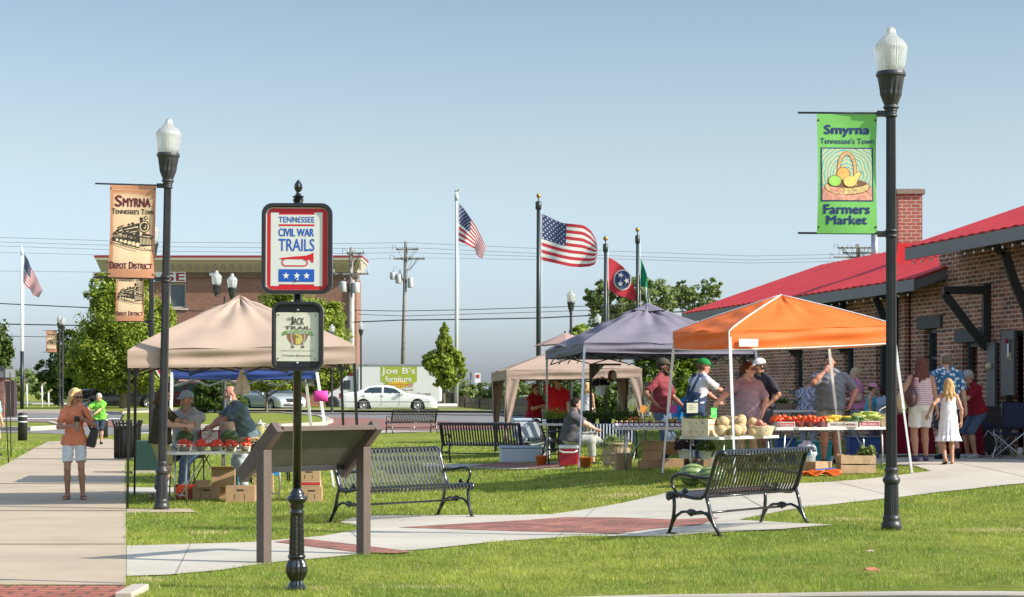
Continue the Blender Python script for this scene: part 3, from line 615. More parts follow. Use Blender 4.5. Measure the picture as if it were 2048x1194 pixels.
# ---------------- trail signs on their post ----------------
def trail_sign():
    p = G(593, 1180); D = p.y; s = FP/D; t = thing('trail_sign', 'black iron signpost with red and white trail sign above a cream one', 'signpost', p, 0, ry=R(.25))
    X = lambda x: (x-594.5)/s; Z = lambda y: (1180-y)/s; GB = M('gloss_black', (.009, .009, .01), .18, coat=.6, bump=.15, bs=45)
    mb = MB(); lp = [(.075, 0), (.082, .02), (.06, .05), (.052, .075), (.075, .11), (.088, .15), (.086, .19), (.068, .235), (.062, .25)]
    mb.lathe([(r, z) for r, z in lp], 28, flute=(.05, .235, .1)); mb.lathe([(.062, .25), (.072, .262), (.072, .275), (.062, .285)], 20); mb.lathe([(.062, .285), (.052, .60)], 24, flute=(.28, .61, .16)); mb.lathe([(.052, .60), (.06, .615), (.056, .63), (.05, .65), (.062, .67), (.055, .69), (.075, .71), (.085, .725), (.08, .745), (.055, .76), (.06, .775), (.04, .80), (.035, .815)], 22); mb.build('base', GB, t)
    mb = MB(); mb.lathe([(.035, .80), (.034, Z(408)+.02)], 20); mb.build('post', GB, t)
    mb = MB(); z0 = Z(412); mb.lathe([(.04, z0), (.048, z0+.015), (.036, z0+.03), (.045, z0+.05), (.035, z0+.06), (.05, z0+.075), (.03, z0+.085), (.018, z0+.1), (.014, z0+.11), (.028, z0+.125), (.034, z0+.15), (.03, z0+.175), (.016, z0+.195), (.004, z0+.21)], 18, flute=(z0+.12, z0+.18, .12)); mb.build('finial', GB, t)
    # upper sign
    y0 = -.06
    def ring(xa, xb, ya, yb, r, k, y_a, y_b, name, par=t):
        o = rrect(X(xa), X(xb), Z(yb), Z(ya), r); i = rrect(X(xa)+k, X(xb)-k, Z(yb)+k, Z(ya)-k, r-k*.8); n = len(o); vs = []; fs = []
        for (pp, yy) in ((o, y_b), (o, y_a+.008), ([(a*.96+b*.04, c*.96+d*.04) for (a, c), (b, d) in zip(o, i)], y_a), ([(a*.2+b*.8, c*.2+d*.8) for (a, c), (b, d) in zip(o, i)], y_a), (i, y_a+.012), (i, y_b)): vs += [(q[0], yy, q[1]) for q in pp]
        for k_ in range(5):
            for j in range(n): fs.append((k_*n+j, k_*n+(j+1) % n, (k_+1)*n+(j+1) % n, (k_+1)*n+j))
        mb = MB(); mb.add(vs, fs); return mb.build(name, GB, par)
    fr = ring(524, 665, 408, 589.5, .085, .034, y0-.03, y0+.03, 'sign_frame')
    mb = MB(); mb.prism(rrect(X(527), X(662), Z(587), Z(411), .08), y0-.004, y0+.02); mb.build('sign_back', GB, t)
    WH = M('sign_white', (.78, .78, .75), .35); RD = M('sign_red', (.62, .012, .02), .35); BL = M('sign_blue', (.015, .10, .48), .35)
    q = lambda xa, xb, ya, yb, r: [rrect(X(xa), X(xb), Z(yb), Z(ya), r)]; rc = lambda xa, xb, ya, yb: [[(X(xa), Z(yb)), (X(xb), Z(yb)), (X(xb), Z(ya)), (X(xa), Z(ya))]]
    pn = art('sign_face', q(532.5, 657.5, 416, 583, .055), WH, t, y0-.005)
    art('sign_face', q(535, 655.3, 418.3, 580.3, .048), RD, t, y0-.0062); art('sign_face', rc(542, 558, 426.3, 573)+rc(628.7, 645, 426.3, 573)+rc(557.9, 628.8, 431, 569.4), M('sign_offwhite', (.70, .71, .69), .35), t, y0-.0074)
    art('sign_face', rc(558, 629, 450, 453.4), RD, t, y0-.009); fitname('TENNESSEE', X(558), X(629), Z(446.3), Z(435), y0-.009, BL, t, .015)
    fitname('CIVIL WAR', X(558), X(628), Z(474), Z(458.5), y0-.009, BL, t, .03); fitname('TRAILS', X(558), X(629), Z(503.2), Z(479), y0-.009, BL, t, .012)
    B = lambda pts: [(X(a), Z(b)) for a, b in pts]
    art('bugle', [B(z) for z in ([(560, 517.5), (590, 514), (612, 512.5), (622, 509), (625, 507), (627.5, 507), (627.5, 526), (624, 526), (620, 521), (606, 519.5), (585, 519.5), (560, 519.5)],)], RD, t, y0-.009)
    lp = [(567+4*math.cos(a), 525.5+6.5*math.sin(a)) for a in [PI*.5+i*PI/8 for i in range(9)]]; lp = [(610, 532.5)]+[(570, 532.5)]+[(566, 531), (564.5, 526), (566, 521), (570, 519.5)]
    lp2 = [(570, 519.5), (566, 521), (564.8, 526), (566.5, 530.5), (571, 532.8), (610, 532.8), (614, 530.5), (615.5, 526), (613.5, 522), (608, 520)]
    art('bugle', stroke([(X(a), Z(b)) for a, b in lp2], .009), RD, t, y0-.0092)
    art('sign_face', rc(558, 629, 539.5, 564.5), BL, t, y0-.009); art('sign_face', [star(X(x), Z(552.5), 7.3/s) for x in (572.8, 594.5, 613.8)], WH, t, y0-.0104)
    [MB().ball((X(594.5), y0-.012, Z(q_)), (.01, .006, .01)).build('bolt', STEEL, t) for q_ in (561, 437)]
    # lower sign
    ring(545, 647.5, 604, 742.5, .08, .03, y0-.03, y0+.03, 'sign_frame'); mb = MB(); mb.prism(rrect(X(548), X(644.5), Z(740), Z(606.5), .075), y0-.004, y0+.02); mb.build('sign_back', M('panel_black', (.02, .02, .024), .4), t)
    CR = M('cream_sign', (.70, .68, .56), .4, var=.05, vs=12); BR = M('sign_brown', (.09, .05, .03), .5); GRN = M('ribbon_green', (.16, .30, .09), .5); OG = M('sign_rust', (.32, .13, .05), .5); YL = M('sign_gold', (.60, .50, .14), .5, var=.2, vs=30)
    art('plate', q(553.5, 638, 625.5, 722.7, .012), CR, t, y0-.0055)
    def px(x, y): return (530+x/7.46, 590+y/7.46)
    fx = lambda body, xa, xb, ya, yb, mat, b=.01, r=0: fitname(body, X(px(xa, 0)[0]), X(px(xb, 0)[0]), Z(px(0, yb)[1]), Z(px(0, ya)[1]), y0-.0085, mat, t, b, rotz=r)
    fx('THE', 340, 392, 345, 388, INK, .01, .35); fx('J', 388, 430, 325, 450, INK, .02); fx('ACK', 434, 590, 345, 448, INK, .02); fx('TRAIL', 305, 690, 470, 517, BR, .06)
    rb = [(262, 575), (290, 560), (275, 548), (330, 540), (500, 530), (660, 540), (715, 548), (700, 575), (728, 590), (715, 615), (655, 585), (500, 572), (335, 585), (275, 612), (280, 590)]
    art('badge', [B([px(*p_) for p_ in [(330, 590), (345, 660), (400, 730), (490, 750), (580, 735), (635, 660), (655, 590)]])], OG, t, y0-.0068)
    art('badge', [B([px(*p_) for p_ in circ(495, 660, 75, 82)])], YL, t, y0-.0074); art('badge', [B([px(*p_) for p_ in [(420, 600), (470, 600), (465, 740), (430, 720)]])], OG, t, y0-.0079)
    art('badge', [B([px(*p_) for p_ in z]) for z in ([(470, 620), (490, 605), (520, 640), (480, 650)],)], GRN, t, y0-.0082)
    hs = lambda sg: [(500+sg*95, 590), (500+sg*100, 640), (500+sg*85, 700), (500+sg*70, 775)]
    art('badge', [q_ for sg in (-1, 1) for q_ in stroke(B([px(*p_) for p_ in hs(sg)]), .013)], M('sign_silver', (.42, .40, .38), .4), t, y0-.0084)
    art('badge', [q_ for sg in (-1, 1) for q_ in stroke(B([px(500+sg*88, 778), px(500+sg*62, 778)]), .013)], BR, t, y0-.0088)
    art('badge', [B([px(*p_) for p_ in rb])], GRN, t, y0-.009); fitname("SIPPIN' TO SADDLES", X(px(335, 0)[0]), X(px(650, 0)[0]), Z(px(0, 577)[1]), Z(px(0, 548)[1]), y0-.0098, WH, t, .01)
    fitname('A TENNESSEE BACKROADS TRAIL & BYWAY', X(px(240, 0)[0]), X(px(738, 0)[0]), Z(px(0, 842)[1]), Z(px(0, 826)[1]), y0-.0085, BR, t, 0); fitname('TnTrailsAndByways.com', X(px(268, 0)[0]), X(px(708, 0)[0]), Z(px(0, 925)[1]), Z(px(0, 892)[1]), y0-.0085, BR, t, .02)
    mb = MB()
    for (x, y, r) in ((495, 228, .011), (488, 1015, .011)): MB().ball((X(px(x, 0)[0]), y0-.01, Z(px(0, y)[1])), (r, .006, r)).build('bolt', STEEL, t)
    for (x, y) in ((215, 298), (762, 308), (207, 947), (754, 955)): mb.ball((X(px(x, 0)[0]), y0-.008, Z(px(0, y)[1])), (.005, .004, .005))
    mb.build('screw', DKMETAL, t)
trail_sign()
# ---------------- interpretive stand ----------------
def stand():
    a = G(528, 1127); b = G(727, 1109); c = (a+b)/2; d = b-a; L = math.hypot(d.x, d.y); rz = math.atan2(d.y, d.x)
    t = thing('information_stand', 'brown sloping information board on two square posts, seen from behind', 'information board', c, rz); BRN = M('brown_paint', (.105, .075, .062), .5, var=.08, bump=.1, bs=60); UN = M('board_underside', (.075, .07, .055), .6, var=.12)
    hi = Vector((0, -.16, 1.245)); lo = Vector((0, .22, .87)); dr = (lo-hi).normalized(); nrm = Vector((0, dr.z, -dr.y))
    for sx in (-1, 1):
        mb = MB(); mb.box((sx*L/2, 0, .52), (.10, .10, 1.06)); mb.build('post', BRN, t, bevel=.004)
        mb = MB(); e = Vector((sx*L/2, 0, 0)); mb.beam(e+hi-dr*.03, e+lo+dr*.12, .085, .12, up=nrm); mb.build('side_rail', BRN, t, bevel=.004)
    mb = MB(); mb.beam(Vector((-L/2+.05, 0, 0))+hi, Vector((L/2-.05, 0, 0))+hi, .10, .045, up=(0, 0, 1)); mb.build('top_rail', BRN, t, bevel=.003)
    mb = MB(); mb.beam(Vector((-L/2+.05, 0, 0))+lo+dr*.03, Vector((L/2-.05, 0, 0))+lo+dr*.03, .06, .05); mb.build('bottom_rail', DKMETAL, t, bevel=.003)
    mb = MB(); k = L/2-.06; vs = [hi+Vector((-k, 0, 0))+dr*.04, hi+Vector((k, 0, 0))+dr*.04, lo+Vector((k, 0, 0)), lo+Vector((-k, 0, 0))]; v2 = [v+Vector((0, .25, .25)).normalized()*.03 for v in vs]
    mb.add(vs+v2, [(0, 1, 2, 3), (7, 6, 5, 4), (0, 4, 5, 1), (1, 5, 6, 2), (2, 6, 7, 3), (3, 7, 4, 0)]); mb.build('board', UN, t)
stand()
# ---------------- benches ----------------
BPROF = [(-.325, .368), (-.345, .385), (-.348, .41), (-.325, .432), (-.285, .438), (-.2, .425), (-.1, .405), (0, .392), (.07, .395), (.115, .42), (.145, .47), (.175, .56), (.215, .68), (.255, .80), (.285, .86), (.325, .885), (.36, .87), (.365, .84)]
def bench(label, loc, rz):
    t = thing('bench', label, 'bench', loc, rz, 'black slatted metal benches'); L = 1.83; BM = M('bench_black', (.016, .017, .020), .24, coat=.45, bump=.08, bs=60)
    mb = MB(); n = 29
    for i in range(n):
        x = -L/2+.05+(L-.1)*i/(n-1); w = .0165; pts = [Vector((x, y, z)) for y, z in BPROF]; vs = []
        for j, p in enumerate(pts):
            a = pts[max(0, j-1)]; b_ = pts[min(len(pts)-1, j+1)]; d = (b_-a).normalized(); nn = Vector((0, -d.z, d.y))
            for (sx, k) in ((-1, 0), (-1, .008), (1, .008), (1, 0)): vs.append(p+Vector((sx*w, 0, 0))+nn*k)
        fs = [(j*4+k, j*4+(k+1) % 4, (j+1)*4+(k+1) % 4, (j+1)*4+k) for j in range(len(pts)-1) for k in range(4)]+[(3, 2, 1, 0), tuple((len(pts)-1)*4+k for k in range(4))]; mb.add(vs, fs)
    mb.build('slats', BM, t)
    mb = MB()
    for (y, z) in ((-.30, .405), (.125, .41), (.30, .845)): mb.tube((-L/2+.03, y+.01, z-.012), (L/2-.03, y+.01, z-.012), .012, n=6)
    mb.build('cross_rail', BM, t)
    for sx in (-1, 1):
        x = sx*(L/2-.01); mb = MB(); mb.path([(x, y, z-.008) for y, z in BPROF], .026, 8, flat=.8); mb.lathe([(.0, -.02), (.045, -.018), (.045, .018), (.0, .02)], 12)
        k = len(mb.v)-48
        for q in range(k, len(mb.v)): v = mb.v[q]; mb.v[q] = Vector((x+v.z, -.318+v.x, .402+v.y))
        mb.build('side_frame', BM, t)
        for pts, nme in (([(-.27, .40), (-.262, .30), (-.27, .2), (-.295, .1), (-.33, .012)], 'leg'), ([(.13, .42), (.165, .32), (.19, .22), (.235, .11), (.30, .012)], 'leg')):
            mb = MB(); mb.path([(x, y, z) for y, z in pts], [.022, .024, .024, .026, .022], 8, flat=.75); y, z = pts[-1]; mb.box((x, y+(.03 if y < 0 else -.02), .008), (.05, .11, .016)); mb.build(nme, BM, t)
        mb = MB(); mb.path([(x, -.28, .13), (x, -.24, .19), (x, -.17, .235), (x, -.1, .24), (x, -.05, .205), (x, 0, .235), (x, .07, .245), (x, .15, .215), (x, .215, .13)], [.018, .017, .016, .015, .018, .015, .016, .017, .018], 7)
        mb.ball((x, -.05, .235), (.018, .06, .032), 10, 6, bump=lambda a, b_: .18*math.cos(a*7)); mb.build('brace', BM, t)
        mb = MB(); mb.path([(x, .185, .60), (x, .13, .595), (x, .02, .60), (x, -.12, .625), (x, -.22, .63), (x, -.285, .60), (x, -.30, .55), (x, -.28, .49), (x, -.24, .445)], [.014, .016, .018, .019, .019, .018, .017, .016, .015], 8); mb.ball((x, -.13, .455), (.016, .045, .03), 8, 5); mb.build('armrest', BM, t)
    mb = MB(); mb.tube((-L/2, -.05, .215), (L/2, -.05, .215), .013, n=8); mb.build('stretcher', BM, t); return t
bA = bench('bench facing right, just behind the brown information board', G(803, 1039.5), R(46))
def bcopy(label, loc, rz): return dup(bA, loc, rz, label)
bcopy('nearest right hand bench, seen from behind in front of the melon table', G(1484, 1060.5), R(-129))
bcopy('bench seen from behind, beside the white coolers under the tan tent', G(968, 927.5), R(160))
bcopy('farthest bench, small, in front of the white sedan', G(824, 866.5), R(208))
bcopy('bench seen end on behind the seated person in grey', G(1088, 919), R(100))
# ---------------- bin, bollards, utility box, yield sign ----------------
t = thing('litter_bin', 'black slatted metal litter bin beside the pavement', 'litter bin', G(255, 921), .3)
mb = MB()
for i in range(22):
    a = 2*PI*i/22; ca, sa = math.cos(a), math.sin(a); pts = [(ca*r, sa*r, z) for r, z in ((.29, .04), (.29, .5), (.295, .78), (.33, .9), (.36, .94))]; mb.path(pts, .022, 5, flat=.4)
mb.build('slats', BLACK, t); mb = MB(); mb.lathe([(.25, .05), (.25, .8)], 20); mb.build('liner', M('bin_liner', (.02, .02, .02), .7), t)
mb = MB(); mb.path([(math.cos(2*PI*i/24)*.31, math.sin(2*PI*i/24)*.31, .86) for i in range(24)], .018, 6, closed=True); mb.path([(math.cos(2*PI*i/24)*.295, math.sin(2*PI*i/24)*.295, .06) for i in range(24)], .018, 6, closed=True); mb.build('rim', BLACK, t)
def bollard(label, p):
    t = thing('bollard', label, 'bollard', p, 0, 'black bollards with white bands'); mb = MB(); mb.lathe([(.15, 0), (.15, .82), (.145, .87), (.12, .9), (.05, .915)], 24); mb.build('post', M('bollard_black', (.02, .02, .022), .5), t)
    for z in (.80, .62): mb = MB(); mb.lathe([(.1505, z-.025), (.153, z-.02), (.153, z+.005), (.1505, z+.01)], 24); mb.build('band', WHITE, t)
bollard('black bollard with two white bands at the left of the pavement', G(45, 881)); bollard('black bollard with two white bands beside the person in lime green', G(207, 875))
t = thing('utility_box', 'dark green utility cabinet on the lawn behind the left lamp', 'utility box', G(302, 946), .15); mb = MB(); mb.box((0, 0, .32), (.6, .5, .64), taper=.94); mb.build('cabinet', M('box_green', (.012, .045, .035), .5), t, bevel=.02); mb = MB(); mb.box((0, 0, .03), (.68, .58, .06)); mb.build('base', KERBM, t)
D = 62; t = thing('yield_sign', 'red yield sign on a red post partly behind the front left lamp', 'road sign', ((321-CX)/FP*D, D, 0))
mb = MB(); mb.tube((0, 0, 0), (0, 0, 2.9), .03); mb.build('post', M('post_red', (.45, .03, .03), .5), t)
z0 = CZ+(HY-757)/FP*D; tri = lambda k: [(0, z0+.02*(1-k)*8), (.45*k, z0+.42+.36*k), (-.45*k, z0+.42+.36*k)]
art('sign_face', [[(0, z0), (.47, z0+.8), (-.47, z0+.8)]], WHITE, t, -.05, thick=.004); art('sign_face', [[(0, z0+.1), (.385, z0+.755), (-.385, z0+.755)]], M('yield_red', (.45, .02, .03), .4), t, -.056)
# ---------------- flagpoles and flags ----------------
def flagpole(label, px, D, topy, r, mat, ballr=.1, ballm=None, lower=None, eagle=False):
    z = H0((px-CX)/FP*D, D); top = CZ+(HY-topy)/FP*D; h = top-z; t = thing('flagpole', label, 'flagpole', ((px-CX)/FP*D, D, z), 0, 'flagpoles')
    mb = MB(); mb.lathe([(r, 0), (r*.95, h*.5), (r*.75, h-.55)], 14); mb.build('pole', mat, t)
    if ballm: mb = MB(); mb.lathe([(r*.9, h-.62), (r*1.25, h-.6), (r*1.25, h-.32), (r*.8, h-.3), (.02, h-.28), (.02, h-.15)], 14); mb.build('truck', mat, t); mb = MB(); mb.ball((0, 0, h-ballr), ballr); mb.build('ball', ballm, t)
    else: mb = MB(); mb.lathe([(r, h-.6), (r*1.1, h-.3), (r*.5, h-.25), (r*.4, h-.1)], 12); mb.build('truck', mat, t)
    if eagle: mb = MB(); mb.path([(-.12, 0, h-.02), (0, 0, h-.1), (.1, 0, h+.0), (.28, 0, h+.06)], [.02, .05, .04, .01], 6); mb.build('eagle', M('old_gold', (.35, .28, .12), .4, metal=.5), t)
    if lower: mb = MB(); mb.lathe([(r*1.25, 0), (r*1.2, lower)], 14); mb.build('sleeve', DKMETAL, t)
    mb = MB(); mb.tube((r+.03, -.02, h-.5), (r+.06, -.02, 1.3), .006, n=4); mb.build('halyard', WHITE, t); return t
GOLD = M('brass', (.42, .25, .07), .35, metal=.6); PBLK = M('pole_green_black', (.025, .035, .038), .4)
flagpole('white flagpole at the far left with its dark lower sleeve', 44, 110, 489, .085, WHITEM, lower=3.4)
flagpole('white flagpole topped by an eagle, behind the small round tree', 913, 112, 380, .11, M('pole_grey', (.5, .52, .52), .4), eagle=True)
flagpole('tallest black flagpole with gold ball, flying the largest flag', 1077, 75, 387, .095, PBLK, .09, GOLD)
flagpole('black flagpole with gold ball flying the red flag with three stars', 1211, 75, 472, .08, PBLK, .095, GOLD)
flagpole('black flagpole with gold ball and the mostly hidden green flag', 1275, 75, 455, .075, PBLK, .085, GOLD)
def lerp_poly(ps, u):
    L = [0]
    for a, b in zip(ps, ps[1:]): L.append(L[-1]+math.hypot(b[0]-a[0], b[1]-a[1]))
    d = u*L[-1]
    for i in range(len(ps)-1):
        if d <= L[i+1]+1e-9: k = (d-L[i])/(L[i+1]-L[i]); return (ps[i][0]+(ps[i+1][0]-ps[i][0])*k, ps[i][1]+(ps[i+1][1]-ps[i][1])*k)
    return ps[-1]
FR = M('flag_red', (.50, .03, .05), .75, transl=.25); FW = M('flag_white', (.72, .72, .72), .75, transl=.25); FB = M('flag_blue', (.03, .05, .15), .75, transl=.2)
def us_flag(label, top, bot, D, amp=.12, ph=0, wy=0):
    ax, ay = top[0]; o = P(ax, ay, D); t = thing('flag', label, 'flag', o, 0, 'national flags')
    def S(u, v):
        a = lerp_poly(top, u); b = lerp_poly(bot, u); x = a[0]+(b[0]-a[0])*v; y = a[1]+(b[1]-a[1])*v
        p = P(x, y, D)-o; p.y += amp*math.sin(u*9+v*2.2+ph)*min(1, u*4)+wy*u; return p
    mb = MB()
    for j in range(13):
        v0, v1 = j/13, (j+1)/13; mb.cm = 0 if j % 2 == 0 else 1
        def f(a, b): return S(a, v0+(v1-v0)*b)
        mb.grid(f, 26, 2)
    canton = []
    for k, f in enumerate(mb.f):
        c = sum((mb.v[i] for i in f), Vector())/len(f)
    o_ = mb.build('cloth', FR, t, mats=[FR, FW, FB])
    # canton: faces whose place on the cloth lies in the hoist corner
    i = 0
    for j in range(13):
        for b in range(2):
            for a in range(26):
                if j < 7 and a < 10: o_.data.polygons[i].material_index = 2
                i += 1
    st = MB()
    for r_ in range(9):
        for c in range(6 if r_ % 2 == 0 else 5):
            u0 = (.4*10/10.4)*((c+.5)/6 if r_ % 2 == 0 else (c+1)/6); v0 = (7/13)*(r_+.6)/9.2
            vs = []
            for q in range(10):
                rr = 1 if q % 2 == 0 else .45; a = PI/2+q*PI/5; vs.append(S(u0+math.cos(a)*rr*.016, v0-math.sin(a)*rr*.026)-Vector((0, .012, 0)))
            st.add(vs, [tuple(range(10))])
    s2 = st.build('stars', FW, o_); return t
us_flag('largest striped flag with stars, streaming out from the tallest black pole', [(1083, 427), (1105, 437), (1125, 446), (1150, 449), (1168, 451), (1182, 461), (1191, 476), (1195, 492)], [(1082, 520), (1100, 524), (1120, 529), (1140, 533), (1160, 534), (1178, 533), (1190, 529), (1194, 512)], 75, .12)
us_flag('striped flag with stars drooping from the white eagle pole', [(917, 405), (928, 417), (940, 435), (952, 453), (962, 472), (970, 490), (972, 497)], [(917, 482), (927, 486), (938, 491), (950, 497), (952, 507), (958, 514), (965, 517)], 112, .18, 1)
us_flag('small striped flag with stars on the pole at the far left', [(48, 506), (58, 522), (68, 548), (78, 568), (87, 582)], [(47, 562), (54, 574), (60, 579), (68, 590), (77, 595)], 110, .16, 2)
def state_flag():
    D = 75; top = [(1216, 514), (1232, 522), (1247, 534), (1258, 552), (1268, 573), (1273, 590)]; bot = [(1216, 577), (1226, 586), (1240, 592), (1252, 595), (1264, 600), (1273, 603)]; o = P(1216, 514, D)
    t = thing('flag', 'red flag with three white stars in a blue disc', 'flag', o)
    def S(u, v, dy=0):
        a = lerp_poly(top, u); b = lerp_poly(bot, u); p = P(a[0]+(b[0]-a[0])*v, a[1]+(b[1]-a[1])*v, D)-o; p.y += .1*math.sin(u*8+v*2)*min(1, u*4)-dy; return p
    mb = MB(); mb.grid(S, 24, 12); mb.build('cloth', FR, t)
    def loc(x, y):                                     # photo position -> cloth position by search
        return min(((abs(P(x, y, D).x-(S(i/40, j/20)+o).x)+abs(P(x, y, D).z-(S(i/40, j/20)+o).z)), i/40, j/20) for i in range(41) for j in range(21))[1:]
    def disc(cx, cy, rx, ry, m, dy, pts=None):
        mb = MB(); vs = []
        for (x, y) in (pts or circ(cx, cy, rx, ry, 20)): u, v = loc(x, y); q = P(x, y, D)-o; q.y = S(u, v).y-dy; vs.append(q)
        mb.add(vs, [tuple(range(len(vs)))]); mb.build('emblem', m, t)
    disc(1245, 560, 18, 21, FW, .03); disc(1245, 560, 15.5, 18.5, FB, .05)
    for (x, y, r) in ((1241, 551, .3), (1253, 562, .9), (1240, 568, 0)): disc(0, 0, 0, 0, FW, .07, star(x, y, 6.5, -PI/2+r))
state_flag()
D = 75; o = P(1280, 514, D); t = thing('flag', 'green flag hanging limp from the rightmost black pole', 'flag', o); top = [(1280, 513), (1286, 525), (1292, 545), (1297, 572)]; bot = [(1280, 572), (1284, 573), (1290, 573), (1297, 576)]
def Sg(u, v): a = lerp_poly(top, u); b = lerp_poly(bot, u); p = P(a[0]+(b[0]-a[0])*v, a[1]+(b[1]-a[1])*v, D)-o; p.y += .1*math.sin(u*7+v); return p
mb = MB(); mb.grid(Sg, 12, 10); mb.build('cloth', M('flag_green', (.0, .16, .09), .75, transl=.25), t)
top2 = [(1286, 574), (1295, 575)]; bot2 = [(1294, 606), (1301, 608)]; mb = MB()
def Sg2(u, v): a = lerp_poly(top2, u); b = lerp_poly(bot2, u); p = P(a[0]+(b[0]-a[0])*v, a[1]+(b[1]-a[1])*v, D)-o; p.y += .06*math.sin(u*9+v*4); return p
mb.grid(Sg2, 8, 8); mb.build('fringe', M('flag_pale', (.5, .55, .5), .7, var=.4, vs=9), t)
# ================= DEPOT =================
def depot():
    k = .175; t = thing('depot_building', 'long brick railway depot with red metal roof and dark timber brackets', 'building', (0, 0, 0))
    XW = lambda y: 9.0-k*(y-38.7)                      # wall line
    LN = math.sqrt(1+k*k); BRK = brickmat('depot_brick', (.44, .16, .10), (.16, .06, .042), (.66, .50, .37), .24, .085, .012, 'xz', .8, .35)
    GREY = M('fascia_grey', (.17, .165, .175), .55, var=.06); TIM = M('dark_timber', (.022, .02, .022), .6, var=.2); LINT = M('lintel_stone', (.085, .08, .08), .75, var=.15, vs=12)
    RED = M('roof_red', (.58, .036, .040), .6, var=.12, vs=1.5, spec=.2)
    gz = .2
    # wall built in strips round the openings: (y far, y near, z bottom, z top) along the wall line
    ops = []                                            # openings: centre y, half width, z0, z1, kind
    def ywall(px): c = (px-CX)/FP; return (9.0+k*38.7)/(c+k)
    def op(px0, px1, y0, y1, kind): ya, yb = ywall(px0), ywall(px1); ops.append((yb, ya, CZ+(HY-y1)/FP*(ya+yb)/2, CZ+(HY-y0)/FP*(ya+yb)/2, kind))
    op(1478, 1493, 640, 745, 'w'); op(1588, 1605, 655, 780, 'w'); op(1687, 1707, 655, 860, 'd'); op(1752, 1773, 655, 860, 'd'); op(1848, 1874, 657, 775, 'w'); op(1925, 1955, 684, 915, 'd'); op(2000, 2047, 662, 905, 'o')
    ops.sort(); ys = [33.0]+[v for o_ in ops for v in o_[:2]]+[58.3]; mb = MB(); TH = .35
    def seg(a, b, z0, z1):
        if b-a < .01 or z1-z0 < .01: return
        top = lambda y: z1
        vs = []
        for (y, off) in ((a, 0), (b, 0), (b, TH), (a, TH)): vs.append((XW(y)+off, y, z0))
        for (y, off) in ((a, 0), (b, 0), (b, TH), (a, TH)): vs.append((XW(y)+off, y, z1))
        mb.add(vs, [(3, 2, 1, 0), (4, 5, 6, 7), (0, 1, 5, 4), (1, 2, 6, 5), (2, 3, 7, 6), (3, 0, 4, 7)])
    ZT = lambda y: 4.75 if y < 40 else 4.05
    prev = 30.4
    def wl(a, b, z0):
        if a < 40 < b: seg(a, 40, z0, 4.75); seg(40, b, z0, 4.05)
        else: seg(a, b, z0, ZT((a+b)/2))
    for (a, b, z0, z1, kd) in ops: wl(prev, a, gz-.4); seg(a, b, gz-.4, z0) if kd == 'w' else None; wl(a, b, z1); prev = b
    wl(prev, 58.3, gz-.4)
    w = mb.build('wall', BRK, t)
    # gable walls and pilaster
    mb = MB(); mb.box((XW(41.9)-.03, 41.9, 2), (.1, .7, 4.0)); mb.build('pilaster', BRK, t)
    mb = MB(); e = 5.03+.8; mb.add([(XW(58.3)+.3, 58.25, -.2), (15, 58.25, -.2), (15, 58.25, 4), (XW(58.3)+.3, 58.25, 4)], [(0, 1, 2, 3)]); mb.build('end_wall', BRK, t)
    mb = MB(); x0 = XW(39.8); mb.add([(x0+.05, 39.9, 3.4), (x0+8, 39.9, 3.4), (x0+8, 39.9, 6.6), (x0+3.2, 39.9, 5.4), (x0+.05, 39.9, 4.6)], [(0, 1, 2, 3, 4)]); mb.build('gable_wall', BRK, t)
    # rooms are dark and closed behind the openings
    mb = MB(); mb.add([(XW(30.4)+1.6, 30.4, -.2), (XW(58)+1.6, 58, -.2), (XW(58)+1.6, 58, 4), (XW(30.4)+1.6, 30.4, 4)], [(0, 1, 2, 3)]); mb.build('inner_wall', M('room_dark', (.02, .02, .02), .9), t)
    for (a, b, z0, z1, kd) in ops:
        c = (a+b)/2; xa, xb = XW(a), XW(b); ln = MB(); o_ = -.03
        ln.beam((XW(a-.28)+o_+.1, a-.28, z1+.13), (XW(b+.28)+o_+.1, b+.28, z1+.13), .26, .26)
        if kd != 'o': ln.build('lintel', LINT, t)
        fr = MB(); ins = .14
        for yy in (a+.05, b-.05): fr.box((XW(yy)+ins, yy, (z0+z1)/2), (.08, .09, z1-z0))
        fr.beam((xa+ins, a, z1-.05), (xb+ins, b, z1-.05), .08, .09)
        if kd == 'w': fr.beam((xa+ins, a, z0+.04), (xb+ins, b, z0+.04), .1, .08); fr.beam((xa+ins, a, (z0+z1)/2), (xb+ins, b, (z0+z1)/2), .05, .06)
        f = fr.build('window_frame' if kd == 'w' else 'door_frame', M('frame_teal', (.04, .055, .058), .5), t)
        if kd == 'w':
            g = MB(); g.add([(xa+ins+.03, a, z0), (xb+ins+.03, b, z0), (xb+ins+.03, b, z1), (xa+ins+.03, a, z1)], [(0, 1, 2, 3)]); g.build('pane', GLASSD, f)
            s = MB(); s.beam((XW(a-.1)-.03, a-.1, z0-.06), (XW(b+.1)-.03, b+.1, z0-.06), .16, .1); s.build('sill', LINT, t)
        elif kd == 'd' and a > 40:
            g = MB(); g.add([(xa+ins+.05, a, z0), (xb+ins+.05, b, z0), (xb+ins+.05, b, z1), (xa+ins+.05, a, z1)], [(0, 1, 2, 3)]); g.build('door_panel', M('door_teal', (.07, .085, .085), .5, var=.1), f)
    # sliding freight doors standing open
    DG = M('freight_door_grey', (.095, .095, .105), .5, var=.08)
    for p0, p1, y0, y1 in ((1983, 2000, 685, 860), (2012, 2038, 662, 790)):
        a, b = ywall(p1), ywall(p0); mb = MB(); za, zb = CZ+(HY-y1)/FP*(a+b)/2, CZ+(HY-y0)/FP*(a+b)/2
        mb.beam((XW(a)-.07, a, (za+zb)/2), (XW(b)-.07, b, (za+zb)/2), .06, zb-za); mb.build('sliding_door', DG, t)
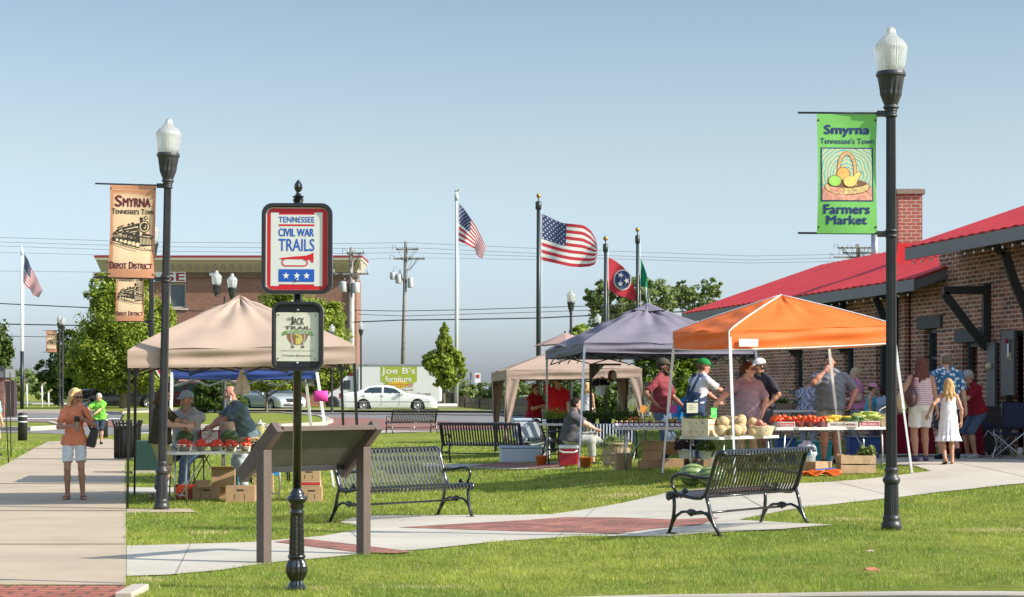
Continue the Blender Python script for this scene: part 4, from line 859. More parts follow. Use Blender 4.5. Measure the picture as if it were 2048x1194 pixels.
    # roofs: slabs with corrugated eaves
    def roof(name, ya, yb, xe, ze, zr_run, over_top, pitch=.352):
        mb = MB(); n = int((yb-ya)/.23)
        vs = []; fs = []
        for i in range(n+1):
            y = ya+(yb-ya)*i/n; rz = .025 if i % 2 else 0; x = xe(y)
            vs += [(x-.03, y, ze+rz+.02), (x+zr_run, y, ze+rz+zr_run*pitch+.02), (x+2*zr_run, y, ze+rz+.02)]
        for i in range(n): b0 = i*3; fs += [(b0, b0+1, b0+4, b0+3), (b0+1, b0+2, b0+5, b0+4)]
        mb.add(vs, fs); r = mb.build('roof', RED, t, solid=0); md = r.modifiers.new('t', 'SOLIDIFY'); md.thickness = .03; md.offset = -1
        f = MB(); fh = .235
        f.beam((xe(ya), ya, ze-fh/2-.0), (xe(yb), yb, ze-fh/2), .05, fh); f.build('fascia', GREY, t)
        for yy in (ya+.03, yb-.03):
            f = MB(); x = xe(yy); f.add([(x, yy, ze-fh), (x+zr_run, yy, ze+zr_run*pitch-fh), (x+zr_run, yy, ze+zr_run*pitch-.01), (x, yy, ze-.01), (x, yy+.05, ze-fh), (x+zr_run, yy+.05, ze+zr_run*pitch-fh), (x+zr_run, yy+.05, ze+zr_run*pitch-.01), (x, yy+.05, ze-.01)], [(0, 1, 2, 3), (7, 6, 5, 4), (0, 4, 5, 1), (3, 2, 6, 7), (0, 3, 7, 4), (1, 5, 6, 2)]); f.build('rake_board', GREY, t)
        s = MB(); s.add([(xe(ya)+.03, ya, ze-.2), (xe(yb)+.03, yb, ze-.2), (xe(yb)+1.5, yb, ze-.2+1.47*pitch), (xe(ya)+1.5, ya, ze-.2+1.47*pitch)], [(0, 1, 2, 3)]); s.build('soffit', TIM, t)
        s = MB(); y = ya+.3
        while y < yb: x = xe(y); s.beam((x+.02, y, ze-.12), (x+1.3, y, ze-.12+1.28*pitch), .09, .13); y += .62
        s.build('rafters', TIM, t)
        b = MB(); return r
    xeF = lambda y: 7.5-k*(y-43.5); xeN = lambda y: 7.9-k*(y-39)
    roof('roof', 39.6, 57.6, xeF, 3.885, 4.06, 1); roof('roof', 30.0, 39.05, xeN, 4.46, 4.6, 1, .346)
    # timber brackets
    def bracket(y, xe, ze, big=False):
        x = XW(y); zt = ze+.0; mb = MB(); o = xe(y)+.15
        if big:
            mb.box((x-.07, y, zt-1.0), (.13, .14, 1.9)); pts = [(o, y, zt-.12), (o+.35, y, zt-.32), (x-.38, y, zt-.85), (x-.15, y, zt-1.35), (x-.07, y, zt-1.85)]
            for a, b_ in zip(pts, pts[1:]): mb.beam(a, b_, .12, .16)
            mb.beam((o, y, zt-.06), (x, y, zt-.06), .12, .14)
        else:
            mb.box((x-.07, y, zt-.72), (.13, .14, 1.3)); mb.beam((o, y, zt-.2), (x, y, zt-.2), .13, .15); mb.beam((o+.02, y, zt-.26), (x-.1, y, zt-1.28), .13, .15)
        mb.build('bracket', TIM, t)
    for y in (35.6,): bracket(y, xeN, 4.46, True)
    bracket(37.55, xeN, 3.75); bracket(32.5, xeN, 4.46, True)
    for y in (42.25, 45.6, 49.2, 52.8, 56.4): bracket(y, xeF, 3.885)
    mb = MB(); D = 46; a = P(1795, 540, D); mb.box((P(1820, 450, D).x, D+.25, (CZ+(HY-388)/FP*D+4.2)/2), (.56, .62, CZ+(HY-388)/FP*D-4.2)); c = mb.build('chimney', brickmat('chimney_brick', (.42, .13, .085), (.36, .11, .075), (.55, .42, .36), .215, .085, .012, 'xz', .6, .15), t)
    mb = MB(); zt = CZ+(HY-388)/FP*D; mb.box((P(1820, 450, D).x, D+.25, zt+.05), (.68, .74, .13)); mb.build('cap', M('chimney_cap', (.26, .21, .16), .85, var=.2, vs=14), c, bevel=.015)
    mb = MB(); x = P(1820, 450, D).x; mb.add([(x-.38, D-.12, 4.55), (x+.38, D-.12, 4.82), (x+.3, D-.1, 5.1), (x-.3, D-.1, 5.1), (x-.38, D+.6, 4.55), (x-.3, D+.58, 5.1)], [(0, 1, 2, 3), (4, 0, 3, 5)]); mb.build('flashing', RED, c)
    # vents on the ridge
    rx = lambda y: xeF(y)+4.06
    yv = 54.5; mb = MB(); z = 5.3; mb.tube((rx(yv)+.5, yv, z-.3), (rx(yv)+.5, yv, z+.75), .1, n=12); mb.lathe([(.2, z-.2), (.16, z+.05), (.1, z+.1)], 12, (rx(yv)+.5, yv, 0)); mb.build('vent_pipe', STEEL, t)
    mb = MB(); mb.tube((rx(57.2)+.25, 57.2, 4.97), (rx(54.0)+.25, 54.0, 5.15), .14, n=12); mb.build('duct', M('duct_grey', (.13, .15, .16), .5), t)
    # string of little bulbs along the eaves
    for xe, ze, ya, yb in ((xeF, 3.885, 39.8, 57.2), (xeN, 4.46, 31.5, 38.9)):
        st = MB(); n = 34 if ya > 39 else 18; pts = []
        for i in range(n*2+1): y = ya+(yb-ya)*i/(2*n); pts.append((xe(y)+.04, y, ze-.25-(.03 if i % 2 else 0)))
        st.path(pts, .006, 4); s = st.build('light_string', INK, t)
        for i in range(n): y = ya+(yb-ya)*(i+.5)/n; b = MB(); b.ball((xe(y)+.03, y, ze-.30), (.022, .022, .03), 6, 4); b.build('bulb', M('bulb_clear', (.75, .75, .72), .2), s)
    # wall fittings by the door
    for px_, py_, r in ((1991, 732, .07), (2031, 712, .05)):
        y = ywall(px_); p = (XW(y)-.12, y, CZ+(HY-py_)/FP*y); mb = MB(); mb.ball(p, (r, r, r)); mb.box((p[0]+.06, p[1], p[2]), (.1, .08, .14)); mb.build('wall_lamp', M('lamp_cream', (.65, .6, .4), .4), t)
    y = ywall(2030); mb = MB(); z = CZ+(HY-700)/FP*y; mb.box((XW(y)-.13, y, z), (.02, .07, .24)); mb.build('notice', WHITE, t); mb = MB(); mb.ball((XW(y)-.16, y, z+.17), .045); mb.build('alarm', M('alarm_red', (.4, .01, .03), .4), t)
    return t
depot()
# ================= BRICK BUILDING BEHIND =================
def store():
    D = 136; xl, xr = (203-CX)/FP*D, (713-CX)/FP*D; z = lambda py: CZ+(HY-py)/FP*D
    t = thing('storage_building', 'large red brick storage building with cream cornice behind the trees', 'building', (0, 0, 0)); g = .5
    BR = brickmat('store_brick', (.27, .125, .09), (.22, .10, .075), (.30, .21, .16), .3, .12, .012, 'xz', .3, .12); CRM = M('cornice_cream', (.52, .45, .40), .7, var=.06)
    wins = [(338, 372, 566, 616), (338, 372, 650, 700), (664, 686, 625, 668), (664, 686, 700, 745), (300, 330, 566, 616)]
    wins = [w for w in wins if w[0] != 300]
    X = lambda p: (p-CX)/FP*D
    mb = MB(); cols = sorted({xl, xr, X(338), X(372), X(664), X(686)})
    for a, b in zip(cols, cols[1:]):
        hs = [(z(w[3]), z(w[2])) for w in wins if abs(X(w[0])-a) < .01]; lo = g
        for (q0, q1) in sorted(hs): mb.bb((a, D, lo), (b, D+.4, q0)); lo = q1
        mb.bb((a, D, lo), (b, D+.4, z(556)))
    mb.bb((xl, D+.4, g), (xl+.4, D+4, z(556))); mb.bb((xr-.4, D+.4, g), (xr, D+4, z(556)))
    mb.build('wall', BR, t)
    for w in wins:
        a, b, c, d = X(w[0]), X(w[1]), z(w[3]), z(w[2]); f = MB(); f.bb((a, D+.1, c), (a+.1, D+.2, d)); f.bb((b-.1, D+.1, c), (b, D+.2, d)); f.bb((a+.1, D+.1, c), (b-.1, D+.2, c+.1)); f.bb((a+.1, D+.1, d-.1), (b-.1, D+.2, d)); fr = f.build('window', CRM, t)
        p = MB(); p.bb((a, D+.22, c), (b, D+.26, d)); p.build('pane', M('office_glass', (.05, .075, .09), .1, spec=.8), fr)
        s = MB(); s.bb((a-.15, D-.08, c-.18), (b+.15, D-.01, c-.02)); s.build('sill', CRM, t)
    mb = MB(); mb.bb((xl-.15, D-.1, z(556)), (xr+.1, D+.5, z(545))); mb.build('brick_band', M('dark_brick_band', (.17, .10, .07), .8, var=.2, vs=4), t)
    mb = MB(); xa, xb = X(197), X(724); mb.add([(xl, D-.05, z(545)), (xr, D-.05, z(545)), (xb, D-.9, z(521)), (xa, D-.9, z(521)), (xl, D+4, z(545)), (xr, D+4, z(545)), (xb, D+5, z(521)), (xa, D+5, z(521))], [(0, 1, 2, 3), (1, 5, 6, 2), (4, 0, 3, 7)]); mb.build('cornice_soffit', CRM, t)
    mb = MB(); mb.bb((xa-.05, D-1.0, z(521)), (xb+.05, D+5, z(516.5))); mb.build('cornice', M('cornice_pale', (.62, .56, .47), .7), t)
    mb = MB(); mb.bb((xa-.1, D-1.05, z(516.3)), (xb+.1, D+5, z(512.8))); mb.build('coping', M('coping_red', (.30, .02, .025), .5), t)
    px_ = 345
    while px_ < 724:
        mb = MB(); mb.bb((X(px_), D-.6, z(540)), (X(px_)+.14, D-.06, z(526))); mb.build('corbel', M('corbel_tan', (.3, .25, .19), .7), t); px_ += 17
    mb = MB(); mb.bb((X(186), D-.14, z(564)), (X(372), D-.05, z(544))); sg = mb.build('sign_board', WHITE, t)
    fitname('STORAGE', X(190), X(370), z(562), z(546), D-.16, M('sign_maroon', (.30, .02, .035), .6), t, .03)
    mb = MB(); mb.tube((X(706), D-.15, g), (X(706), D-.15, z(560)), .09); mb.build('downpipe', WHITEM, t)
    for a in (420, 560): mb = MB(); mb.bb((X(a), D-.3, z(552)), (X(a)+.35, D-.02, z(546))); mb.build('wall_light', WHITE, t)
store()
# low brick building behind the parked cars and its red porch, and shop at the far left
D = 133; t = thing('low_building', 'low brick frontage with porch seen beneath the blue canopy', 'building', (0, 0, 0)); z = lambda py: CZ+(HY-py)/FP*D; X = lambda p: (p-CX)/FP*D
mb = MB(); mb.bb((X(372), D-.5, .3), (X(420), D, z(748))); mb.bb((X(492), D-.5, .3), (X(553), D, z(755))); mb.build('wall', MATS['store_brick'], t)
mb = MB(); mb.add([(X(372), D-3, z(765)), (X(560), D-3, z(765)), (X(560), D, z(742)), (X(372), D, z(742))], [(0, 1, 2, 3)]); mb.build('porch_roof', M('porch_pink', (.5, .24, .18), .6), t, solid=.1)
mb = MB(); mb.bb((X(394), D-.6, z(800)), (X(412), D-.52, z(762))); mb.build('window', GLASSD, t)
D = 96; t = thing('shop_building', 'corner of a brick shop with dark awning at the left edge', 'building', (0, 0, 0)); z = lambda py: CZ+(HY-py)/FP*D; X = lambda p: (p-CX)/FP*D
mb = MB(); mb.bb((X(-200), D, .2), (X(8), D+1.2, z(755))); mb.build('wall', MATS['store_brick'], t)
mb = MB(); mb.bb((X(-200), D-.4, z(755)), (X(15), D+1.5, z(738))); mb.build('roof', M('shop_roof', (.16, .16, .17), .6), t)
mb = MB(); mb.bb((X(9), D+.2, .2), (X(26), D+.8, z(762))); mb.build('side_wall', M('shop_dark', (.05, .03, .03), .7), t)
# ================= FENCES =================
def board_fence():
    t = thing('wooden_fence', 'long dark brown wooden fence behind the small round tree', 'fence', (0, 0, 0)); W_ = M('fence_brown', (.10, .072, .062), .75, var=.2, vs=2)
    pts = [(878, 128, 776, 812), (905, 124, 786, 812), (930, 118, 795, 813), (960, 112, 797, 815), (1010, 104, 797, 820), (1060, 96, 796, 826), (1100, 90, 795, 828)]; mb = MB(); r = MB()
    for (a, b) in zip(pts, pts[1:]):
        n = 16
        for i in range(n):
            k0, k1 = i/n, (i+.92)/n; q = lambda k, j: a[j]+(b[j]-a[j])*k
            p0, p1 = P(q(k0, 0), q(k0, 2), q(k0, 1)), P(q(k1, 0), q(k1, 2), q(k1, 1)); off = .02*(i % 2); dz = .02*math.sin(i*2.3)
            vs = [(p0.x, p0.y+off, .0), (p1.x, p1.y+off, .0), (p1.x, p1.y+off, p1.z+dz), (p0.x, p0.y+off, p0.z+dz), (p0.x, p0.y+off+.03, .0), (p1.x, p1.y+off+.03, .0), (p1.x, p1.y+off+.03, p1.z+dz), (p0.x, p0.y+off+.03, p0.z+dz)]
            mb.add(vs, [(0, 1, 2, 3), (7, 6, 5, 4), (3, 2, 6, 7), (0, 3, 7, 4), (1, 5, 6, 2)])
        p0, p1 = P(a[0], a[2], a[1]), P(b[0], b[2], b[1]); r.beam((p0.x, p0.y+.08, p0.z-.3), (p1.x, p1.y+.08, p1.z-.3), .06, .1); r.box((p0.x, p0.y+.1, p0.z/2+.1), (.14, .14, p0.z+.1))
    mb.build('boards', W_, t); r.build('rails', W_, t)
board_fence()
D = 66; t = thing('iron_fence', 'black iron railing behind the maroon shirted vendor', 'fence', (0, 0, 0)); mb = MB(); p0, p1 = P(1235, 765, D), P(1350, 765, 62); n = 42
for i in range(n+1): q = p0.lerp(p1, i/n); mb.tube((q.x, q.y, 0), (q.x, q.y, q.z), .012, n=5)
mb.beam(p0, p1, .04, .04); mb.beam(p0-Vector((0, 0, .2)), p1-Vector((0, 0, .2)), .03, .03); mb.beam((p0.x, p0.y, .2), (p1.x, p1.y, .2), .04, .04); mb.build('railing', DKMETAL, t)
D = 124; t = thing('brick_wall', 'low brick wall with iron railing between the silver sedan and truck', 'wall', (0, 0, 0)); z = lambda py: CZ+(HY-py)/FP*D; X = lambda p: (p-CX)/FP*D
mb = MB(); mb.bb((X(598), D, .3), (X(690), D+.3, z(794))); mb.build('wall', brickmat('low_brick', (.42, .17, .10), (.34, .13, .08), (.5, .36, .28), .4, .16, .02, 'xz', .3, .1), t)
mb = MB()
for i in range(30): mb.tube((X(598)+.1+i*.098, D+.15, z(794)), (X(598)+.1+i*.098, D+.15, z(770)), .012, n=4)
mb.bb((X(598), D+.12, z(771)), (X(690), D+.18, z(769))); mb.build('railing', DKMETAL, t)
# ================= UTILITY POLES AND WIRES =================
WOOD = M('pole_wood', (.22, .205, .19), .85, var=.25, vs=3); GREYI = M('transformer_grey', (.42, .43, .44), .5, var=.08)
def util_pole(label, px0, px1, topy, D, arms, cans):
    g = .5; b = P(px0, 800, D); b.z = g; tp = P(px1, topy, D); t = thing('utility_pole', label, 'utility pole', b, 0, 'utility poles'); tp = tp-b
    mb = MB(); mb.tube((0, 0, 0), tp, .19, .13, 12); mb.build('pole', WOOD, t); at = lambda py: tp*((CZ+(HY-py)/FP*D-g)/(tp.z))
    for (py, xl, xr) in arms:
        c = at(py); mb = MB(); mb.box((c.x+(xl+xr)/2, -.15, c.z), (xr-xl, .1, .13)); mb.build('cross_arm', WOOD, t)
        for q in (xl+.05, (xl+xr)/2, xr-.05):
            ins = MB(); ins.lathe([(.03, 0), (.06, .04), (.03, .1), (.06, .14), (.03, .2), (.02, .25)], 8, (c.x+q, -.15, c.z+.06)); ins.build('insulator', GREYI, t)
    for (py, dx, r, h) in cans:
        c = at(py); mb = MB(); mb.lathe([(r*.9, -h/2), (r, -h/2+.05), (r, h/2-.05), (r*.9, h/2), (r*.3, h/2+.06)], 14, (c.x+dx, -.1, c.z)); mb.lathe([(.03, h/2), (.05, h/2+.1), (.03, h/2+.25)], 8, (c.x+dx+r*.4, -.1, c.z)); mb.build('transformer', GREYI, t)
    rnd = random.Random(int(px0)); mb = MB()
    for (py, xl, xr) in arms+[(cans[0][0]-16, -.6, .6)] if cans else arms:
        c = at(py)
        for q in range(6): x0 = rnd.uniform(xl, xr); mb.path([(c.x+x0, -.2, c.z+.1), (c.x+x0*.7, -.25, c.z-.35), (c.x+x0*.25, -.2, c.z-.9)], .014, 4)
        mb.path([(c.x+xl, -.2, c.z+.2), (c.x+xl-.25, -.2, c.z+.35), (c.x+xl-.3, -.2, c.z-.1)], .014, 4)
    mb.build('leads', INK, t); return t
util_pole('tall utility pole with transformers rising behind the box truck', 804, 812, 483, 150, [(499, -.75, 1.0), (518, -.9, 1.5)], [(558, -.5, .24, .7), (552, -.95, .22, .55), (566, .42, .22, .75)])
util_pole('wooden utility pole against the right end of the storage building', 697, 703, 495, 132, [(507, -.3, .9), (548, -1.2, 1.2)], [(574, -.5, .26, .7), (576, .35, .26, .7)])
util_pole('utility pole top bristling with insulators beyond the depot roof', 1716, 1716, 488, 150, [(496, -1.6, 1.2), (506, -1.2, 1.5), (515, -1.9, 1.0)], [(514, .2, .16, .4)])
def wire(label, pts, D, r=.02):
    ps = [P(x, y, D) for x, y in pts]; q = []
    for a, b in zip(ps, ps[1:]):
        for i in range(8): k = i/8; v = a.lerp(b, k); q.append(v)
    q.append(ps[-1]); mb = MB(); o = q[0]; mb.path([v-o for v in q], r, 4); w = mb.build('power_line', INK if r > .018 else M('wire_grey', (.12, .13, .14), .6), loc=o); tag(w, label, 'power line', 'overhead power lines')
wire('dark power line crossing the lower left sky above the others there', [(-60, 603), (0, 607), (170, 615), (500, 625), (705, 628)], 134, .035)
wire('dark power line at mid height from the left edge to the wooden pole', [(-60, 644), (0, 648), (170, 651), (500, 645), (697, 636)], 134, .04)
wire('thinner line just under the dark mid height line at the left', [(-60, 671), (0, 672), (110, 674), (300, 672), (690, 655)], 135, .022)
wire('dark sagging line from the wooden pole past the eagle flagpole to the lamp', [(690, 645), (806, 640), (913, 639), (1077, 636), (1200, 630), (1500, 618)], 134, .04)
wire('line just above the dark sagging one behind the eagle flagpole', [(700, 620), (790, 622), (913, 620), (1077, 615), (1250, 610), (1500, 604)], 136, .025)
wire('upper middle line passing the transformers of the tall utility pole', [(700, 628), (806, 632), (913, 629), (1077, 624), (1250, 618), (1500, 610)], 137, .02)
wire('highest thin line across the whole sky', [(-60, 473), (300, 484), (700, 487), (812, 485), (1077, 497), (1500, 512), (1720, 508)], 150, .014)
wire('second highest thin line across the whole sky', [(-60, 482), (300, 493), (700, 497), (812, 495), (1077, 507), (1500, 520), (1720, 515)], 150.5, .014)
wire('third thin line across the whole sky', [(-60, 490), (300, 502), (700, 507), (815, 505), (1077, 513), (1500, 526), (1720, 522)], 151, .014)
wire('lowest of the thin lines across the whole sky', [(-60, 503), (200, 510), (300, 513), (700, 520), (812, 515), (1100, 520)], 151.5, .012)
wire('faint single line low over the left flagpole', [(-60, 541), (0, 542), (180, 544), (320, 545)], 152, .012)
# small distant sign and pole, roadside lamps on the left
D = 190; t = thing('pole_sign', 'tiny white and red roadside sign beyond the brown fence', 'sign', ((955-CX)/FP*D, D, .5)); z = lambda py: CZ+(HY-py)/FP*D-.5
mb = MB(); mb.tube((-.15, 0, 0), (-.15, 0, z(745)), .08); mb.build('post', STEEL, t); mb = MB(); mb.bb((-.28, -.1, z(766)), (.3, 0, z(746))); mb.build('panel', WHITE, t); mb = MB(); mb.bb((-.14, -.13, z(756)), (.2, -.101, z(749))); mb.build('panel_stripe', M('post_red2', (.45, .05, .04), .5), t)
D = 180; t = thing('street_pole', 'plain thin dark pole left of the tiny roadside sign', 'pole', ((942-CX)/FP*D, D, .5)); mb = MB(); mb.tube((0, 0, 0), (0, 0, CZ+(HY-745)/FP*D-.5), .09, .06); mb.build('pole', DKMETAL, t)
for i, (px_, ty, D) in enumerate(((54, 768, 120), (84, 768, 118), (97, 782, 125))):
    b = Vector(((px_-CX)/FP*D, D, .5)); zt = CZ+(HY-ty)/FP*D-.5; t = thing('garden_light', ['short pale pole with a long cross bar at the left tree line', 'short pale pole with tilted lamp at the left tree line', 'tiny pale pole right of the tilted lamp pole'][i], 'light pole', b)
    mb = MB(); mb.tube((0, 0, 0), (0, 0, zt), .05); mb.build('pole', WHITEM, t); mb = MB()
    if i == 0: mb.box((-.6, 0, zt), (1.4, .08, .08))
    else: mb.box((.1, 0, zt), (.3, .12, .1), rot=Matrix.Rotation(-.6, 3, 'Y'))
    mb.build('head', M('pale_wood', (.45, .36, .22), .7), t)
# white monument slab by the small tree
t = thing('stone_slab', 'low pale stone slab under the small round tree', 'stone slab', G(895, 822)+Vector((0, 0, .15))); mb = MB(); mb.box((0, 0, .15), (1.1, .5, .12), rot=Matrix.Rotation(.3, 3, 'X')); mb.box((0, .1, .05), (.8, .3, .14)); mb.build('slab', M('slab_pale', (.6, .56, .5), .7), t)
# long low shed beyond the fence
D = 170; t = thing('low_shed', 'long low pale roofed shed beyond the brown fence', 'shed', (0, 0, 0)); z = lambda py: CZ+(HY-py)/FP*D; X = lambda p: (p-CX)/FP*D
mb = MB(); mb.bb((X(950), D, .3), (X(1120), D+6, z(790))); mb.build('wall', M('shed_wall', (.3, .32, .34), .6), t); mb = MB(); mb.add([(X(940), D-.5, z(791)), (X(1130), D-.5, z(791)), (X(1130), D+5, z(777)), (X(940), D+5, z(777))], [(0, 1, 2, 3)]); mb.build('roof', M('shed_roof', (.50, .53, .58), .5), t, solid=.15)
# ================= TREES =================
def leafmat(name, c1, c2, transl=.45):
    m, n, b = nm(name); at = n.nodes.new('ShaderNodeVertexColor'); at.layer_name = 'Col'; s = n.nodes.new('ShaderNodeSeparateColor'); n.links.new(at.outputs[0], s.inputs[0])
    c = ramp(n, s.outputs[0], [(0, c1), (1, c2)]); n.links.new(c, b.inputs['Base Color']); b.inputs['Roughness'].default_value = .5; b.inputs['Specular IOR Level'].default_value = .35
    tr = n.nodes.new('ShaderNodeBsdfTranslucent'); n.links.new(c, tr.inputs[0]); mx = n.nodes.new('ShaderNodeMixShader'); mx.inputs[0].default_value = transl
    n.links.new(b.outputs[0], mx.inputs[1]); n.links.new(tr.outputs[0], mx.inputs[2]); n.links.new(mx.outputs[0], n.nodes['Material Output'].inputs[0]); return m
LEAF1 = leafmat('leaf_maple', (.09, .17, .014), (.48, .54, .07)); LEAF2 = leafmat('leaf_dark', (.035, .075, .014), (.16, .23, .04)); LEAF3 = leafmat('leaf_far', (.11, .17, .05), (.34, .40, .14)); BARK = M('bark', (.16, .125, .09), .9, var=.3, vs=6, bump=.4, bs=20)
LEAFP = leafmat('leaf_purple', (.02, .012, .018), (.09, .04, .05)); LEAF4 = leafmat('leaf_bright', (.08, .17, .015), (.36, .44, .06))
def leaves(name, pts, nrm, size, mat, parent, rng):
    n = len(pts); a = rng.normal(size=(n, 3)); a /= np.linalg.norm(a, axis=1)[:, None]; nn = nrm+rng.normal(0, .7, (n, 3)); nn /= np.linalg.norm(nn, axis=1)[:, None]
    u = np.cross(nn, a); u /= np.linalg.norm(u, axis=1)[:, None]+1e-9; w = np.cross(nn, u); s = size*rng.uniform(.6, 1.3, n)[:, None]
    v = np.empty((n, 4, 3)); v[:, 0] = pts-u*s*.5; v[:, 1] = pts+w*s*.3+nn*s*.06; v[:, 2] = pts+u*s*.55; v[:, 3] = pts-w*s*.3+nn*s*.06
    me = bpy.data.meshes.new(name); me.vertices.add(n*4); me.vertices.foreach_set('co', v.ravel()); me.loops.add(n*4); me.loops.foreach_set('vertex_index', np.arange(n*4)); me.polygons.add(n); me.polygons.foreach_set('loop_start', np.arange(n)*4); me.update(calc_edges=True)
    ca = me.color_attributes.new('Col', 'FLOAT_COLOR', 'POINT'); g = np.clip(rng.normal(.45, .28, n), 0, 1); c = np.repeat(np.stack([g, g, g, np.ones(n)], 1), 4, 0); ca.data.foreach_set('color', c.ravel())
    me.materials.append(mat); o = bpy.data.objects.new(name, me); COL.objects.link(o); o.parent = parent; return o
def crown(parent, blobs, n, size, mat, seed, name='crown', hollow=.55):
    rng = np.random.default_rng(seed); P_ = []; N_ = []; tot = sum((b[3]*b[4]*b[5])**(2/3) for b in blobs)
    for (cx, cy, cz, rx, ry, rz) in blobs:
        m = int(n*(rx*ry*rz)**(2/3)/tot); k = max(6, m//38)                                 # clumps on and inside the blob
        d = rng.normal(size=(k, 3)); d /= np.linalg.norm(d, axis=1)[:, None]; rr = rng.uniform(hollow, 1.06, k)[:, None]; c = d*rr
        idx = rng.integers(0, k, m); cs = .16+.16*rng.random(k); q = rng.normal(size=(m, 3)); q /= np.linalg.norm(q, axis=1)[:, None]; q *= (rng.random(m)**.5)[:, None]*cs[idx][:, None]
        p = (c[idx]+q)*np.array([rx, ry, rz])+np.array([cx, cy, cz]); P_.append(p); N_.append(d[idx]*.8+q*2+np.array([0, 0, .5]))
    return leaves(name, np.concatenate(P_), np.concatenate(N_), size, mat, parent, rng)
def tree(label, px, D, base_z, blobs, n, size, mat, seed, trunk_r=.12, cat='tree', group=None, name='tree', hollow=.5):
    # blobs in photo pixels: (px, py, rx, ry[, depth offset, rdepth m])
    o = Vector(((px-CX)/FP*D, D, base_z)); t = thing(name, label, cat, o, 0, group); B = []
    for b in blobs:
        c = P(b[0], b[1], D)-o; rx, rz = b[2]/FP*D, b[3]/FP*D; B.append((c.x, (b[4] if len(b) > 4 else 0), c.z, rx, (rx+rz)/2 if len(b) < 6 else b[5], rz))
    mb = MB(); zc = min(b[2] for b in B); rnd = random.Random(seed); main = max(b[2] for b in B); cx = sum(b[0] for b in B)/len(B)
    k = [(0, 0, -.1)]; 
    for i in range(1, 7): f = i/6; k.append((cx*f*.8+rnd.uniform(-.08, .08)*f, rnd.uniform(-.05, .05), main*f))
    mb.path(k, [trunk_r*(1.25 if i == 0 else (1-i/7)**.7) for i in range(7)], 9)
    for b in B:
        for q in range(3):
            d = Vector((rnd.uniform(-1, 1)*b[3], rnd.uniform(-1, 1)*b[4], rnd.uniform(-.3, .8)*b[5]))*.75; e = Vector((b[0], b[1], b[2]))+d; f = max(.25, min(.75, (e.z*.55)/main)); s0 = Vector((cx*f*.8, 0, main*f)); mb.path([s0, s0.lerp(e, .5)+Vector((0, 0, .1*b[5])), e], [trunk_r*.4, trunk_r*.22, .015], 5)
    mb.build('trunk', BARK, t); crown(t, B, n, size, mat, seed, hollow=hollow); return t
tree('biggest leafy tree, behind the two orange banners on the left', 247, 112, .5, [(245, 640, 75, 70), (215, 700, 72, 62), (290, 690, 66, 75), (210, 590, 38, 42), (265, 560, 34, 30), (325, 650, 30, 45), (175, 735, 42, 42), (295, 755, 50, 30), (240, 755, 60, 30)], 44000, .19, LEAF1, 1, .22)
tree('darker tree low behind the smallest lamp banner', 120, 135, .5, [(150, 730, 55, 50), (110, 760, 40, 45), (140, 690, 35, 30), (185, 770, 50, 35)], 9000, .30, LEAF2, 2, .15)
tree('dark tree cut off by the left edge of the photo', -14, 105, .4, [(-20, 700, 42, 60), (5, 700, 18, 30), (0, 660, 14, 18), (5, 735, 20, 20)], 5000, .24, LEAF2, 3, .15)
tree('leafy tree behind the cream sign, in front of the storage building', 585, 120, .5, [(590, 640, 66, 52), (640, 690, 62, 58), (560, 600, 40, 26), (655, 635, 36, 35), (670, 740, 38, 30), (620, 760, 60, 26), (545, 760, 40, 18)], 34000, .19, LEAF1, 4, .18)
tree('small round tree in front of the eagle flagpole', 887, 112, .5, [(889, 685, 18, 26), (888, 735, 36, 28), (868, 722, 24, 20), (908, 715, 22, 22), (892, 764, 26, 12), (887, 658, 8, 14), (852, 716, 10, 8), (922, 748, 12, 12)], 13000, .18, LEAF1, 5, .11)
tree('large pale leaved tree behind the red star flag', 1235, 150, .4, [(1225, 600, 48, 34), (1290, 590, 50, 36), (1200, 590, 30, 28), (1260, 575, 40, 22), (1330, 600, 26, 26), (1240, 640, 60, 25)], 10000, .32, LEAF3, 6, .2, hollow=.75)
tree('thin crowned tree above the far end of the depot roof', 1400, 160, .4, [(1375, 582, 26, 20), (1425, 575, 22, 18), (1398, 605, 36, 18), (1350, 600, 14, 14)], 4200, .3, LEAF3, 7, .16, hollow=.8)
tree('short dark tree just left of the lamp behind the tan tent', 1165, 110, .4, [(1160, 668, 26, 20), (1180, 690, 30, 20)], 2500, .26, LEAF1, 8, .1)
tree('round dark bush behind the seated man with the striped cap', 430, 100, .4, [(432, 790, 46, 34), (405, 800, 26, 28), (462, 800, 28, 26), (430, 770, 34, 18)], 9000, .15, LEAF2, 9, .07, 'bush', name='bush', hollow=.6)
tree('slender young tree left of the signpost near the silver sedan', 533, 102, .4, [(533, 760, 50, 18), (510, 770, 26, 12), (560, 768, 34, 14)], 4000, .2, LEAF1, 10, .09)
tree('leafy tree seen through the tents behind the maroon shirt vendor', 1330, 75, .1, [(1320, 760, 48, 55), (1380, 770, 42, 55), (1290, 750, 30, 40), (1400, 730, 30, 40), (1345, 700, 60, 35)], 13000, .17, LEAF4, 12, .12, hollow=.7)
tree('dark leafy shrub behind the red shirted vendors', 1150, 85, .1, [(1150, 800, 60, 40), (1110, 780, 40, 26), (1200, 790, 40, 40), (1240, 800, 30, 40)], 9000, .17, LEAF2, 13, .1, 'shrub', name='shrub', hollow=.6)
